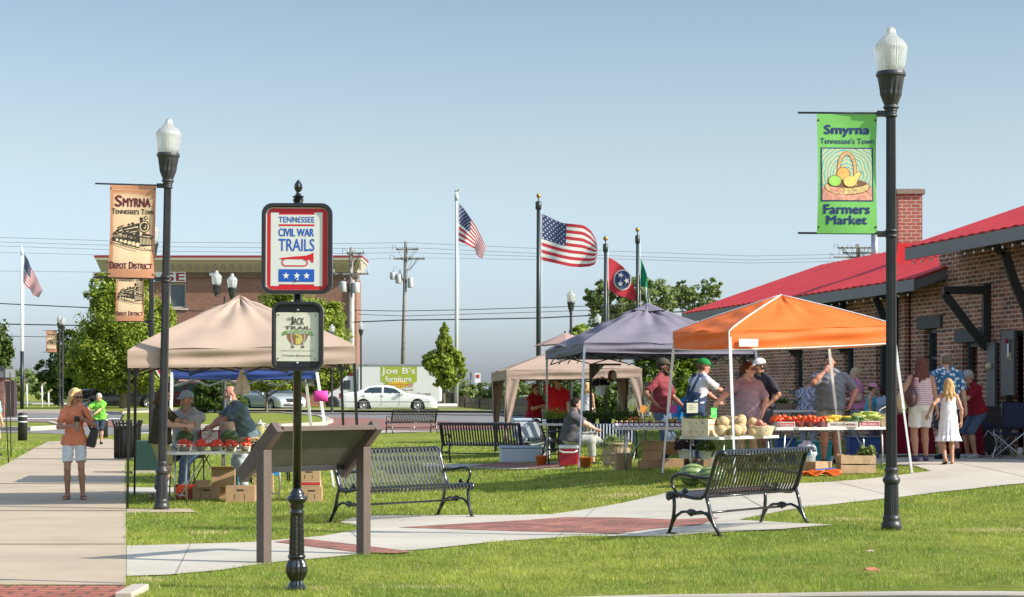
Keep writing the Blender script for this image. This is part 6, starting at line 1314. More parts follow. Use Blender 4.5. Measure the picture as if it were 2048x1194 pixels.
def npmesh(name, v, f, mat, parent, col=None):
    me = bpy.data.meshes.new(name); n = len(f); me.vertices.add(len(v)); me.vertices.foreach_set('co', np.asarray(v, float).ravel()); me.loops.add(n*4); me.loops.foreach_set('vertex_index', np.asarray(f, np.int32).ravel()); me.polygons.add(n); me.polygons.foreach_set('loop_start', np.arange(n)*4); me.polygons.foreach_set('use_smooth', np.ones(n, bool)); me.update(calc_edges=True)
    if col is not None: ca = me.color_attributes.new('Col', 'FLOAT_COLOR', 'POINT'); ca.data.foreach_set('color', np.concatenate([col, np.ones((len(col), 1))], 1).ravel())
    me.materials.append(mat); o = bpy.data.objects.new(name, me); COL.objects.link(o); o.parent = parent; return o
def ik(a, t, l1, l2, pole):
    d = t-a; L = np.linalg.norm(d)
    if L > (l1+l2)*.999: t = a+d/L*(l1+l2)*.999; d = t-a; L = np.linalg.norm(d)
    x = (l1*l1-l2*l2+L*L)/(2*L); h = math.sqrt(max(0, l1*l1-x*x)); n = d/L; pp = nrmz(pole-n*(pole@n)); return a+n*x+pp*h, t
def rotz(a): return np.array([[math.cos(a), -math.sin(a), 0], [math.sin(a), math.cos(a), 0], [0, 0, 1]])
def rotx(a): return np.array([[1, 0, 0], [0, math.cos(a), -math.sin(a)], [0, math.sin(a), math.cos(a)]])
def roty(a): return np.array([[math.cos(a), 0, math.sin(a)], [0, 1, 0], [-math.sin(a), 0, math.cos(a)]])
SKINS = {}
def skinmat():
    return M('skin', (.5, .3, .22), .5, attr='Col', spec=.35)
def cloth(name, c, pattern=None):
    if name in MATS: return MATS[name]
    if not pattern: return M(name, c, .85, var=.10, vs=6, spec=.2, bump=.35, bs=26)
    m, n, b = nm(name); b.inputs['Roughness'].default_value = .85; o = objc(n); s = n.nodes.new('ShaderNodeSeparateXYZ'); n.links.new(o, s.inputs[0]); kind, c2 = pattern
    if kind == 'stripes':
        mu = n.nodes.new('ShaderNodeMath'); mu.operation = 'MULTIPLY'; mu.inputs[1].default_value = 210; n.links.new(s.outputs[2], mu.inputs[0]); si = n.nodes.new('ShaderNodeMath'); si.operation = 'SINE'; n.links.new(mu.outputs[0], si.inputs[0]); f = ramp(n, si.outputs[0], [(.45, (0, 0, 0)), (.6, (1, 1, 1))])
    elif kind == 'flowers':
        vo = n.nodes.new('ShaderNodeTexVoronoi'); vo.inputs['Scale'].default_value = 15; n.links.new(o, vo.inputs['Vector']); f = ramp(n, vo.outputs['Distance'], [(.36, (1, 1, 1)), (.44, (0, 0, 0))])
    elif kind == 'camo':
        f = ramp(n, noise(n, o, 16, 3), [(.42, (0, 0, 0)), (.5, (1, 1, 1))])
    else:
        vo = n.nodes.new('ShaderNodeTexChecker'); vo.inputs['Scale'].default_value = 34; n.links.new(o, vo.inputs['Vector']); f = vo.outputs[1]
    n.links.new(mixc(n, c, c2, f), b.inputs['Base Color']); return m
DEN = cloth('denim', (.10, .15, .23)); DENL = cloth('denim_light', (.42, .47, .53))
def hairmat(name, c):
    if name in MATS: return MATS[name]
    m, n, b = nm(name); o = objc(n); w = noise(n, mapping(n, o, (60, 60, 6)), 1.0, 4, .7); n.links.new(ramp(n, w, [(.25, tuple(q*.55 for q in c)), (.5, c), (.78, tuple(min(1, q*1.5) for q in c))]), b.inputs['Base Color']); b.inputs['Roughness'].default_value = .65; b.inputs['Specular IOR Level'].default_value = .2; bumpn(n, b, w, .6, .006); return m
def hand_fs(w, d, n, side, curl):
    # wrist w, direction d, palm normal n (towards which fingers curl)
    d = nrmz(d); n = nrmz(n-d*(n@d)); s = np.cross(d, n)*side; fs = [rcone(w, w+d*.03, .026, .026)]; Rm = np.stack([s, d, n], 1); fs.append(ellf(w+d*.055, Rm, (.041, .05, .017)))
    for i, (o, L) in enumerate(((.030, .070), (.010, .080), (-.010, .074), (-.029, .058))):
        p = w+d*.085+s*o; dr = nrmz(d+s*o*1.5); c = curl
        for k, (l, r) in enumerate(((.45, .0088), (.32, .008), (.25, .0072))):
            a = c*(.55+.5*k); dd = nrmz(dr*math.cos(a)+n*math.sin(a)); q = p+dd*L*l; fs.append(rcone(p, q, r, r-.0006)); p = q; dr = dd
    p = w+d*.025+s*.034; dd = nrmz(d*.7+s*.75+n*.35); q = p+dd*.04; fs.append(rcone(p, q, .012, .0105)); fs.append(rcone(q, q+nrmz(dd*.6+d*.5+n*curl*.6)*.032, .0105, .0085)); return fs
def person(label, loc, rz, H=1.75, group=None, fat=0., fem=False, lean=4, side=0, twist=0, pelvis=(0, 0, .93), seat=None, head=(0, 0, 0), hR=None, hL=None, fR=(-.10, 0), fL=(.10, 0), eR=(-.5, .8, -.3), eL=(.5, .8, -.3), kR=(0, -1, 0), kL=(0, -1, 0),
           skin=(.55, .32, .23), hair=('short', (.10, .06, .035)), shirt=None, sleeve=.55, hem=-.06, pants=None, plen=1.0, skirt=None, shoes=(.03, .03, .03), beard=None, bl=.35, cap=None, glasses=False, curl=.45, strap=None, res=.016, extra=None, palm=None):
    t = thing('person', label, 'person', loc, rz, group, s=H/1.75); SK = skinmat(); base = np.array(skin); P0 = V3(*pelvis); th = R(lean); sd = R(side); F = fat
    up = nrmz(V3(math.sin(sd), -math.sin(th), math.cos(th))); Rt = rotz(R(twist)); xa = Rt@V3(1, 0, 0); xa = nrmz(xa-up*(xa@up)); fw = np.cross(up, xa)*1.0   # fw = forward? up x x = y(back)
    bk = fw; N = P0+up*.50; shw = (.152 if fem else .19)+.03*F; wh = .165+.05*F if fem else .155+.05*F; ww = (.125 if fem else .145)+.09*F; wc = (.138 if fem else .165)+.05*F
    prof = [(-.22, wh*.8, .085+.03*F), (-.05, wh, .115+.05*F, .005), (.2, (wh+ww)/2, .108+.07*F, -.01*F), (.42, ww, .098+.09*F, -.03*F), (.68, wc, .112+.05*F, -.012 if not fem else -.02), (.86, wc*.93, .095+.02*F), (.97, .085, .06), (1.04, .055, .055)]
    torso = etube(P0, N, xa, [(q[0], q[1], q[2], -(q[3] if len(q) > 3 else 0)*-1) for q in prof])
    sh = {}; fs = [torso]; limbs = {}
    for nme, sg, hT, pole in (('R', -1, hR, eR), ('L', 1, hL, eL)):
        s = N-up*.082+xa*sg*shw; T = V3(*hT) if hT is not None else s+V3(sg*.06, -.04, -.52); e, w = ik(s, T, .275, .245, V3(*pole)); a = 1+.35*F; limbs[nme] = (s, e, w)
        fs += [rcone(s, s+(e-s)*.6, .052*a, .043*a), rcone(s+(e-s)*.5, e, .044*a, .036*a), rcone(e, e+(w-e)*.4, .036*a, .037*a), rcone(e+(w-e)*.35, w, .037*a, .025)]
        fs.append(rcone(N-up*.02+xa*sg*.05, s, .045, .05))
    for nme, sg, fT, pole in (('R', -1, fR, kR), ('L', 1, fL, kL)):
        h = P0+xa*sg*.092-up*.03; T = V3(fT[0], fT[1], fT[2] if len(fT) > 2 else .075); k, a_ = ik(h, T, .43, .43, V3(*pole)); limbs['leg'+nme] = (h, k, a_); g = 1+.3*F
        fs += [rcone(h, k, .086*g, .052*g), rcone(k, k+(a_-k)*.35, .050*g, .052*g), rcone(k+(a_-k)*.3, a_, .053*g, .034)]
        toe = fT[3] if len(fT) > 3 else (sg*.04, -.17); td = V3(toe[0], toe[1], 0); tz = -.04 if len(fT) <= 4 else fT[4]
        limbs['toe'+nme] = (a_+V3(0, .045, -.035)*1.0 if False else a_-nrmz(td)*.045+V3(0, 0, -.03), a_+td+V3(0, 0, tz)); fs += [rcone(a_, limbs['toe'+nme][0], .035, .032), rcone(limbs['toe'+nme][0], limbs['toe'+nme][1], .032, .024)]
    yaw, pit, rol = [R(a) for a in head]; Hm = Rt@rotz(yaw)@rotx(pit)@roty(rol)    # columns: x, y(back), z of the head
    hx, hb, hu = Hm[:, 0], Hm[:, 1], Hm[:, 2]; nk = N+up*.06; hc = nk+nrmz(up+V3(0, 0, .6))*.095-hb*.022
    body = union(fs+[rcone(N-up*.03, nk+(hc-nk)*.35, .062, .054)], .022)
    v, f = surfnet(body, res)
    ff = -hb; Rm = np.stack([hx, ff, hu], 1); at = lambda x, y, z: hc+hx*x+ff*y+hu*z
    nose = rcone(at(0, .088, .012), at(0, .108, -.026), .008, .014); hd = union([ellf(at(0, -.012, .03), Rm, (.074, .096, .088)), ellf(at(0, .018, -.03), Rm, (.061, .074, .083)), rcone(at(-.03, .045, -.088), at(.03, .045, -.088), .022, .022), ellf(at(0, .066, -.093), Rm, (.022, .018, .016))], .022)
    hd = union([hd, nose, rcone(at(-.035, .083, .028), at(.035, .083, .028), .010, .010), rcone(at(-.018, .083, -.055), at(.018, .083, -.055), .011, .011)]+[ellf(at(sx*.076, -.004, -.008), Rm, (.011, .02, .031)) for sx in (-1, 1)], .010)
    nkf = rcone(nk-up*.03, hc-hu*.06-ff*.012, .055, .052); h0 = union([hd, nkf], .02)
    eye = [at(sx*.031, .098, .006) for sx in (-1, 1)]
    def h1(p): d = h0(p); [d := np.maximum(d, -(np.linalg.norm(p-e, axis=-1)-.015)) for e in eye]; [d := np.minimum(d, np.linalg.norm(p-(e-ff*.014), axis=-1)-.0135) for e in eye]; return d
    h1.bb = h0.bb; v2, f2 = surfnet(h1, .0085); VV = [v, v2]; FF = [f, f2+len(v)]; k = len(v)+len(v2)
    for nme, sg in (('R', -1), ('L', 1)):
        s, e, w = limbs[nme]; pn = V3(*palm[nme]) if palm and nme in palm else V3(-sg*.8, -.5, 0); hf = union(hand_fs(w, w-e, pn, sg, curl), .004); v3, f3 = surfnet(hf, .0065); VV.append(v3); FF.append(f3+k); k += len(v3)
    V_ = np.concatenate(VV); F_ = np.concatenate(FF); col = np.tile(base, (len(V_), 1)); hv = V_[len(v):len(v)+len(v2)]; q = (hv-hc)@Rm; cc = col[len(v):len(v)+len(v2)]
    lips = (np.abs(q[:, 0]) < .024) & (np.abs(q[:, 2]+.056) < .009) & (q[:, 1] > .06); cc[lips] = base*np.array([.85, .5, .5]); brow = (np.abs(np.abs(q[:, 0])-.032) < .017) & (np.abs(q[:, 2]-.031) < .006) & (q[:, 1] > .05); cc[brow] = np.array(hair[1])*.8
    ey = (np.abs(np.abs(q[:, 0])-.031) < .014) & (np.abs(q[:, 2]-.006) < .008) & (q[:, 1] > .07); cc[ey] = (.42, .4, .38); pu = (np.abs(np.abs(q[:, 0])-.031) < .007) & (np.abs(q[:, 2]-.006) < .007) & (q[:, 1] > .07); cc[pu] = (.03, .02, .015); ck = (np.abs(np.abs(q[:, 0])-.04) < .02) & (np.abs(q[:, 2]+.025) < .02) & (q[:, 1] > .04); cc[ck] = base*np.array([1.05, .82, .8])
    npmesh('body', V_, F_, SK, t, col)
    mkp = lambda nme, fn, mat, r=res, bb=None: npmesh(nme, *surfnet(fn, r, bb), mat, t)
    # hair
    st, hcn = hair; HM = hairmat('hair_%02x%02x%02x' % tuple(int(c*255) for c in hcn), hcn); sk = ellf(at(0, -.016, .034), Rm, (.084, .104, .094)); side_ = ellf(at(0, -.035, -.01), Rm, (.085, .078, .085)); hl = union([sk, side_], .02)
    if st != 'none' and st != 'fringe':
        dsp = lambda p: .004*np.sin(p[..., 0]*90+p[..., 2]*40)*np.sin(p[..., 1]*80+p[..., 2]*30); fr = at(0, .045, .045); g = clipf(hl, fr, ff*.95-hu*.55); fs2 = [g]
        if st == 'short': fs2 = [clipf(g, at(0, -.04, -.055), -hu)]
        if st in ('long', 'shoulder', 'xlong'):
            Ld = {'shoulder': .20, 'long': .30, 'xlong': .42}[st]; g2 = []
            for i in range(-3, 4):
                a = i*.42; r0 = at(math.sin(a)*.06, -.02-math.cos(a)*.05, .03); r1 = r0-V3(0, 0, 1)*Ld*.5+hx*math.sin(a)*.035-ff*.02+bk*.03; r2 = r0-V3(0, 0, 1)*Ld+hx*math.sin(a)*.02+bk*(.05-.0*abs(i)); g2 += [rcone(r0, r1, .042, .036), rcone(r1, r2, .036, .016)]
            if hair[0] == 'shoulder' or st == 'long':
                for sx in (-1, 1): g2 += [rcone(at(sx*.055, .02, .085), at(sx*.085, .02, -.02), .03, .032), rcone(at(sx*.085, .02, -.02), at(sx*.095, .02, -.16), .032, .02)]
            fs2 = [g]+g2; dsp = lambda p: (.006*np.sin(p[..., 0]*75+np.sin(p[..., 2]*25)*1.5)+.004*np.sin(p[..., 2]*40+p[..., 0]*60))*np.clip((hc[2]+.06-p[..., 2])*12, 0, 1)
        if st == 'ponytail': fs2 = [clipf(g, at(0, -.03, -.05), -hu), ellf(at(0, -.11, .02), Rm, (.035, .035, .045)), rcone(at(0, -.12, .0), at(0, -.14, -.15), .032, .014)]
        if st == 'bun': fs2 = [clipf(g, at(0, -.03, -.05), -hu), ellf(at(0, -.115, .03), Rm, (.04, .04, .045))]
        mkp('hair', union(fs2, .012, dsp), HM, .010)
    if st == 'fringe': g = clipf(clipf(infl(hl, -.004), at(0, .01, .03), hu*.9+ff*.6), at(0, -.02, -.07), -hu); mkp('hair', g, HM, .009)
    if beard: g = union([ellf(at(0, .05, -.085), Rm, (.052, .05, .045)), rcone(at(0, .075, -.095), at(0, .075+.01*bl, -.10-.05*bl), .034, .034-.016*bl), rcone(at(-.03, .09, -.043), at(.03, .09, -.043), .009, .009), rcone(at(-.062, .02, -.02), at(-.05, .045, -.075), .016, .02), rcone(at(.062, .02, -.02), at(.05, .045, -.075), .016, .02)], .012, lambda p: .003*np.sin(p[..., 0]*120)*np.sin(p[..., 2]*100)); mkp('beard', g, hairmat('beard_%d' % int(beard[0]*99), beard), .009)
    if cap:
        dome = clipf(infl(ellf(at(0, -.012, .045), Rm, (.082, .102, .085)), .008), at(0, 0, .038), -hu); brim = ellf(at(0, .125, .042), np.stack([hx, nrmz(ff-hu*.22), nrmz(hu+ff*.22)], 1), (.060, .068, .007)); mkp('cap', union([dome, brim], .008), cloth('cap_%02d%02d%02d' % tuple(int(c*99) for c in cap), cap), .0075)
    if glasses:
        g = union([ellf(at(sx*.034, .101, .006), Rm, (.029, .010, .020)) for sx in (-1, 1)]+[rcone(at(-.07, .07, .012), at(-.06, .1, .012), .004, .004), rcone(at(.07, .07, .012), at(.06, .1, .012), .004, .004), rcone(at(-.03, .105, .012), at(.03, .105, .012), .004, .004), rcone(at(.07, .07, .012), at(.078, -.01, .012), .004, .004), rcone(at(-.07, .07, .012), at(-.078, -.01, .012), .004, .004)], .003); mkp('sunglasses', g, M('shades', (.01, .01, .012), .12, coat=.5), .006)
    # clothes
    if shirt:
        pr = [(hem, prof[1][1]+(.022 if hem > -.05 else .040), prof[1][2]+(.022 if hem > -.05 else .042), (prof[1][3] if len(prof[1]) > 3 else 0))]+[(q[0], q[1]+.018, q[2]+.018, (q[3] if len(q) > 3 else 0)) for q in prof[2:6]]+[(.955, .092, .072), (.99, .068, .066)]
        if shirt[0] == 'tank': pr = pr[:-2]+[(.90, .12, .085)]
        g = [etube(P0, N, xa, pr, True)]
        if hem < -.05:
            for nme in 'RL': h, k_, a_ = limbs['leg'+nme]; g.append(clipf(rcone(h, h+(k_-h)*.4, .112*(1+.3*F), .108*(1+.3*F)), P0+up*(hem*.5+.0), -up))
        if shirt[0] != 'tank' and sleeve > 0:
            for nme, sg in (('R', -1), ('L', 1)):
                s, e, w = limbs[nme]; d = nrmz(e-s); a = 1+.35*F; g.append(rcone(N+up*.012+xa*sg*.055, s, .055, .06))
                if sleeve <= 1: c = s+(e-s)*sleeve; g.append(clipf(rcone(s, c+d*.05, .062*a, .062*a), c, d))
                else: c = e+(w-e)*(sleeve-1); g += [rcone(s, e, .064*a, .05*a), clipf(rcone(e, c+nrmz(w-e)*.03, .05*a, .04), c, w-e)]
        elif shirt[0] == 'tank':
            for sg in (-1, 1): g.append(rcone(P0+up*.44+xa*sg*.085-bk*.06, N-up*.012+xa*sg*.095, .018, .016)); g.append(rcone(N-up*.012+xa*sg*.095, P0+up*.42+xa*sg*.085+bk*.085, .016, .018))
        mkp(shirt[3] if len(shirt) > 3 else 'shirt', union(g, .028, folds(.0065)), cloth(shirt[1], shirt[2], shirt[4] if len(shirt) > 4 else None))
    if pants:
        g = [etube(P0, N, xa, [(-.22, wh*.86+.012, .10+.03*F), (-.05, wh+.015, .125+.05*F, .004), (.13, (wh+ww)/2+.014, .115+.06*F)])]
        for nme in 'RL':
            h, k_, a_ = limbs['leg'+nme]; gg = 1+.3*F
            if plen <= 1: c = h+(k_-h)*plen; d = nrmz(k_-h); g.append(clipf(rcone(h, c+d*.05, .098*gg, .078*gg+.012*(1-plen)), c, d))
            else: c = k_+(a_-k_)*(plen-1); g += [rcone(h, k_, .102*gg, .070*gg), clipf(rcone(k_, c+nrmz(a_-k_)*.04, .070*gg, .062), c, a_-k_)]
        mkp('trousers' if plen > 1.5 else 'shorts', union(g, .02, folds(.004)), cloth(pants[0], pants[1], pants[2] if len(pants) > 2 else None))
    if skirt:   # dress hanging from the chest
        hz = skirt[2]; pr = [(0, .255, .20), (.1, .225, .175), (.12, .20, .155), (.35, .19, .155), (.6, .17, .14), (.8, .155, .13), (1, .14, .115)]; a = V3(P0[0], P0[1]+.01, hz); g = [etube(a, N-up*.10, xa, pr)]
        for sg in (-1, 1): g.append(rcone(N-up*.13+xa*sg*.075-bk*.05, N-up*.02+xa*sg*.10, .010, .010)); g.append(rcone(N-up*.02+xa*sg*.10, N-up*.12+xa*sg*.08+bk*.07, .010, .010))
        mkp('dress', union(g, .01, lambda p: .012*np.sin(np.arctan2(p[..., 1]-P0[1], p[..., 0]-P0[0])*14)*np.clip((.95-p[..., 2])*2, 0, 1)+.004*np.sin(p[..., 2]*30+p[..., 0]*30)), cloth(skirt[0], skirt[1]), .013)
    if shoes:
        for nme in 'RL':
            a, b = limbs['toe'+nme]; an = limbs['leg'+nme][2]; k_ = limbs['leg'+nme][1]; g = [rcone(a, b, .042, .036)]
            if shoes != 'sandal' and not isinstance(shoes[0], str): g.append(rcone(an, a, .042, .042)); mkp('shoe', union(g, .015), cloth('shoe_%02d%02d%02d' % tuple(int(c*99) for c in shoes), shoes), .012)
            else:
                d = nrmz(b-a); n_ = nrmz(np.cross(np.cross(d, V3(0, 0, 1)), d)); m1 = ellf((a+b)/2-n_*.034+d*.01, np.stack([np.cross(d, n_), d, n_], 1), (.048, .135, .010)); g = [m1, rcone(b-d*.03+n_*.03, b-d*.07+n_*.025+np.cross(d, n_)*.04, .007, .008), rcone(b-d*.03+n_*.03, b-d*.07+n_*.025-np.cross(d, n_)*.04, .007, .008)]; mkp('sandal', union(g, .003), cloth('sandal_brown', (.05, .025, .02)), .008)
    if extra: extra(t, limbs, dict(P=P0, N=N, up=up, xa=xa, bk=bk, at=at, mk=mkp, hc=hc))
    return t
def tolocal(t, w, k=1): return t.matrix_world.inverted() @ w
def gp(px, D): x = (px-CX)/FP*D; return Vector((x, D, H0(x, D)))
TEE = lambda n, c, pat=None: ('tee', n, c, 'shirt', pat)
FLESH = (.50, .29, .20); TAN = (.42, .22, .14); PALE = (.60, .38, .29); RED_ = (.50, .24, .17)
def strapbag(name, c, off, size, colr):
    pass
# 1 woman in coral
def ex_blonde(t, L, q):
    w, e = L['R'][2], L['R'][1]; d = nrmz(w-e); c = Vector(w+d*.075+V3(.035, -.035, 0)); mb = MB(); mb.lathe([(.034, -.085), (.037, -.07), (.039, .06), (.040, .065)], 16, c); cup = mb.build('cup', M('cup_steel', (.30, .22, .18), .35, metal=.3), t)
    mb = MB(); mb.lathe([(.042, .062), (.043, .12), (.040, .14), (.015, .148)], 16, c); mb.build('cup_lid', M('lid_black', (.02, .018, .016), .4), cup)
    mb = MB(); bc = Vector((.27, .04, .95)); mb.box(bc, (.14, .26, .30), rot=Matrix.Rotation(.25, 3, 'Y'), taper=.82); b = mb.build('handbag', M('bag_black', (.02, .017, .017), .4, bump=.3, bs=18), t, bevel=.03)
    s = L['L'][0]; mb = MB(); mb.path([bc+Vector((-.03, -.08, .12)), Vector(s)+Vector((-.02, -.06, .0)), Vector(s)+Vector((-.045, .0, .06)), Vector(s)+Vector((-.02, .06, .0)), bc+Vector((-.03, .08, .12))], .013, 5, flat=2); mb.build('bag_strap', MATS['bag_black'], b)
person('blonde woman in coral t-shirt and white shorts walking with a cup', G(149, 1000), R(8), (1000-771)/SS(G(149, 1000).y)*1.005, lean=1, head=(40, 14, 4), fem=True, hR=(-.03, -.27, 1.13), eR=(-1, .35, -.6), hL=(.17, -.20, 1.22), eL=(.8, .6, -.8), fR=(-.105, .03), fL=(.13, -.06), skin=TAN, hair=('long', (.62, .43, .20)), shirt=('tee', 'tee_coral', (.72, .24, .13)), sleeve=.72, hem=-.17, pants=('shorts_white', (.70, .72, .75)), plen=.78, fat=-.22, shoes='sandal', glasses=True, curl=1.0, palm={'R': (.6, -.6, .3), 'L': (-.6, -.6, 0)}, res=.013, extra=ex_blonde)
person('grey haired person in lime green t-shirt bending over far down the pavement', G(196, 889), R(5), 1.68, lean=22, head=(-25, 25, 0), fem=True, fat=.3, hR=(-.22, -.42, 1.08), hL=(-.02, -.40, 1.0), eR=(-1, .2, -.3), eL=(1, .2, -.6), pelvis=(.05, .12, .90), skin=FLESH, hair=('short', (.40, .38, .34)), shirt=('tee', 'tee_lime', (.17, .50, .06)), sleeve=.85, hem=-.1, pants=('shorts_navy', (.03, .045, .07)), plen=1.1, shoes=(.015, .015, .02))
person('person in pale teal t-shirt cut off by the left edge', G(-16, 913), R(60), 1.72, head=(0, 0, 0), skin=FLESH, hair=('short', (.1, .07, .05)), shirt=('tee', 'tee_teal', (.25, .55, .50)), sleeve=.9, pants=('shorts_khaki', (.35, .3, .2)), plen=1.05, hL=(.2, -.15, .85), hR=(-.2, 0, .8))
# 4 woman in brown at the tomato stall
def ex_lan(t, L, q):
    mb = MB(); mb.path([Vector(q['N'])+Vector((.0, -.08, .0)), Vector(q['P'])+Vector((0, -.16, .36)), Vector(q['P'])+Vector((0, -.17, .2))], .012, 4); mb.build('lanyard', M('lanyard_yellow', (.8, .55, .03), .6), t)
person('woman with long brown hair in dark olive top, behind the left lamp', G(321, 1001), R(78), 1.70, lean=3, fem=True, fat=.35, head=(-5, 18, 0), hR=(-.05, -.43, 1.13), hL=(.10, -.46, 1.15), eR=(-.6, .5, -1), eL=(.6, .5, -1), skin=PALE, hair=('long', (.09, .045, .025)), shirt=('tee', 'tee_olive', (.055, .045, .028)), sleeve=.75, hem=-.12, pants=('shorts_mustard', (.36, .33, .15)), plen=.92, shoes=(.2, .18, .15), extra=ex_lan, curl=.9, fR=(-.12, -.02), fL=(.1, .06))
def stool(t, L, q):
    mb = MB(); p = q['P']; z = p[2]-.12
    mb.box((p[0], p[1]+.03, z), (.44, .42, .03)); [mb.tube((p[0]+a*.2, p[1]+.03+b*.19, 0.01), (p[0]+a*.19, p[1]+.03+b*.18, z), .012, n=6) for a in (-1, 1) for b in (-1, 1)]; mb.path([(p[0]-.2, p[1]+.24, z), (p[0]-.2, p[1]+.3, z+.4), (p[0]+.2, p[1]+.3, z+.4), (p[0]+.2, p[1]+.24, z)], .012, 6)
    return mb
def seated(label, loc, rz, H, **kw):
    o = person(label, loc, rz, H, **kw); return o
b5 = gp(366, 29.4)
o5 = person('seated man in striped cap and grey t-shirt with folded arms', b5, R(-14), 1.95, fat=.35, lean=-2, pelvis=(0, .12, .66), hR=(.13, -.26, .94), hL=(-.13, -.27, .96), eR=(-1, -.3, -.4), eL=(1, -.3, -.4), fR=(-.17, -.42), fL=(.16, -.40), kR=(-.2, -1, .8), kL=(.2, -1, .8), head=(-12, 4, 0), skin=RED_, hair=('short', (.25, .2, .15)), beard=(.32, .25, .18), cap=(.28, .36, .40), shirt=('tee', 'tee_heather', (.34, .35, .38)), sleeve=.8, pants=('denim', (.10, .15, .23)), plen=1.9, shoes='sandal', curl=.9)
t = thing('folding_chair', 'folding chair under the seated man in the striped cap', 'chair', b5, R(-14)); mb = stool(t, None, dict(P=V3(0, .12, .72))); mb.build('frame', DKMETAL, t); mb = MB(); mb.box((0, .15, .62), (.42, .40, .03)); mb.build('seat', M('chair_seat', (.1, .1, .12), .7), t)
b6 = gp(486, 30.2)
def ex_br(t, L, q):
    mb = MB(); c = Vector((-.10, -.62, .98)); mb.box(c, (.26, .18, .07), taper=1.15); mb.build('tray', M('clear_tray', (.6, .62, .6), .15, trans=.5), t)
person('bald man with a white beard in a slate blue shirt, leaning over produce', b6, R(-62), 1.78, fat=.55, lean=23, pelvis=(0, .06, .93), hR=(.02, -.56, 1.02), hL=(-.02, -.60, .96), eR=(-.6, .6, -.8), eL=(.6, .6, -.8), head=(0, 18, 0), skin=RED_, hair=('none', (.5, .5, .5)), beard=(.62, .60, .56), bl=1, shirt=('tee', 'shirt_slate', (.115, .165, .20)), sleeve=.92, hem=-.14, pants=('denim_light', (.42, .47, .53)), plen=1.9, curl=.7)
# 7, 8 red shirts under the tan canopy
person('woman in dark red shirt and sunglasses, looking at her phone', gp(1068, 46), R(35), 1.70, fem=True, fat=.3, head=(0, 8, 0), hR=(.05, -.28, 1.18), hL=(.10, -.28, 1.16), eR=(-.8, .3, -.8), eL=(.8, .3, -.8), skin=FLESH, hair=('ponytail', (.12, .06, .04)), shirt=('tee', 'polo_dark_red', (.30, .012, .022)), sleeve=.8, pants=('trousers_black', (.03, .03, .03)), plen=1.9, glasses=True, curl=.9)
person('man in bright red shirt and cap raising his hand to the canopy', gp(1113, 45.2), R(8), 1.82, fat=.6, head=(20, 0, 0), hR=(-.20, -.05, 1.92), eR=(-1, -.6, 0), skin=PALE, hair=('short', (.2, .12, .06)), beard=(.4, .3, .22), cap=(.07, .05, .045), shirt=('tee', 'polo_red', (.55, .012, .02)), sleeve=.7, pants=('trousers_black', (.03, .03, .03)), plen=1.9, glasses=True)
# 9 seated in grey on the red cooler
b9 = gp(1150, 36.9); 
person('dark haired person in grey t-shirt sitting cross legged on the red cooler', b9, R(82), 1.70, fat=1.0, lean=10, pelvis=(0, .10, .56), hR=(-.04, -.44, .70), hL=(.02, -.46, .68), eR=(-.5, .4, -1), eL=(.5, .4, -1), fR=(-.06, -.36), fL=(.0, -.66, .32, (.02, -.15)), kR=(0, -1, .6), kL=(0, -.4, 1), head=(10, 0, 0), skin=PALE, hair=('short', (.035, .02, .015)), shirt=('tee', 'tee_grey', (.10, .097, .11)), sleeve=.85, hem=-.14, pants=('jeans_pale', (.40, .41, .37)), plen=1.75, shoes=(.06, .04, .03), curl=.7, res=.013)
person('blonde woman in white top in the shade behind the hanging pot', gp(1173, 50), R(160), 1.62, fem=True, head=(0, 0, 0), skin=FLESH, hair=('long', (.55, .36, .18)), shirt=('tank', 'top_white', (.6, .6, .62)), pants=('trousers_grey', (.3, .3, .32)), plen=1.9)
# 11, 12 vendors of the jar table
person('man in maroon t-shirt with his hand on his hip', gp(1322, 33.2), R(62), 1.88, lean=2, fat=.25, head=(8, 4, 0), hR=(-.24, -.02, .99), eR=(-1, .7, 0), hL=(.2, -.3, .95), skin=(.33, .17, .11), hair=('short', (.04, .025, .02)), cap=(.09, .075, .05), beard=(.05, .03, .02), shirt=('tee', 'tee_maroon', (.24, .05, .06)), sleeve=.85, hem=-.12, pants=('denim', (.1, .15, .23)), plen=1.9)
def ex_over(t, L, q):
    P_, N_, up, xa, bk = q['P'], q['N'], q['up'], q['xa'], q['bk']; g = []
    g.append(etube(P_, N_, xa, [(-.2, .20, .165), (.15, .185, .15), (.42, .178, .148)])); g = [union(g, .01, folds(.004))]
    for sg in (-1, 1): a = N_+xa*sg*.09+bk*.02+up*.02; g.append(rcone(P_+up*.2+bk*.15+xa*sg*.04, a+bk*.07-up*.03, .022, .020)); g.append(rcone(a+bk*.07-up*.03, a-bk*.03+up*.005, .020, .02)); g.append(rcone(a-bk*.03+up*.005, P_+up*.3-bk*.15+xa*sg*.07, .02, .02))
    q['mk']('overalls', union(g, .01), cloth('overall_denim', (.035, .065, .13)), .014); mb = MB(); mb.ball(Vector(P_+up*.30+bk*.165), .016); mb.build('button', STEEL, t)
person('man in denim overalls, white t-shirt and green cap reaching to the right', gp(1388, 32.6), R(122), 1.86, lean=16, fat=.2, head=(-18, 14, 0), hR=(-.06, -.58, 1.15), hL=(.10, -.56, 1.02), eR=(-.6, .4, -.8), eL=(.6, .4, -.8), skin=RED_, hair=('short', (.12, .07, .04)), cap=(.015, .20, .045), shirt=('tee', 'tee_white', (.62, .63, .70)), sleeve=.85, hem=.1, pants=('overall_denim', (.035, .065, .13)), plen=1.9, extra=ex_over)
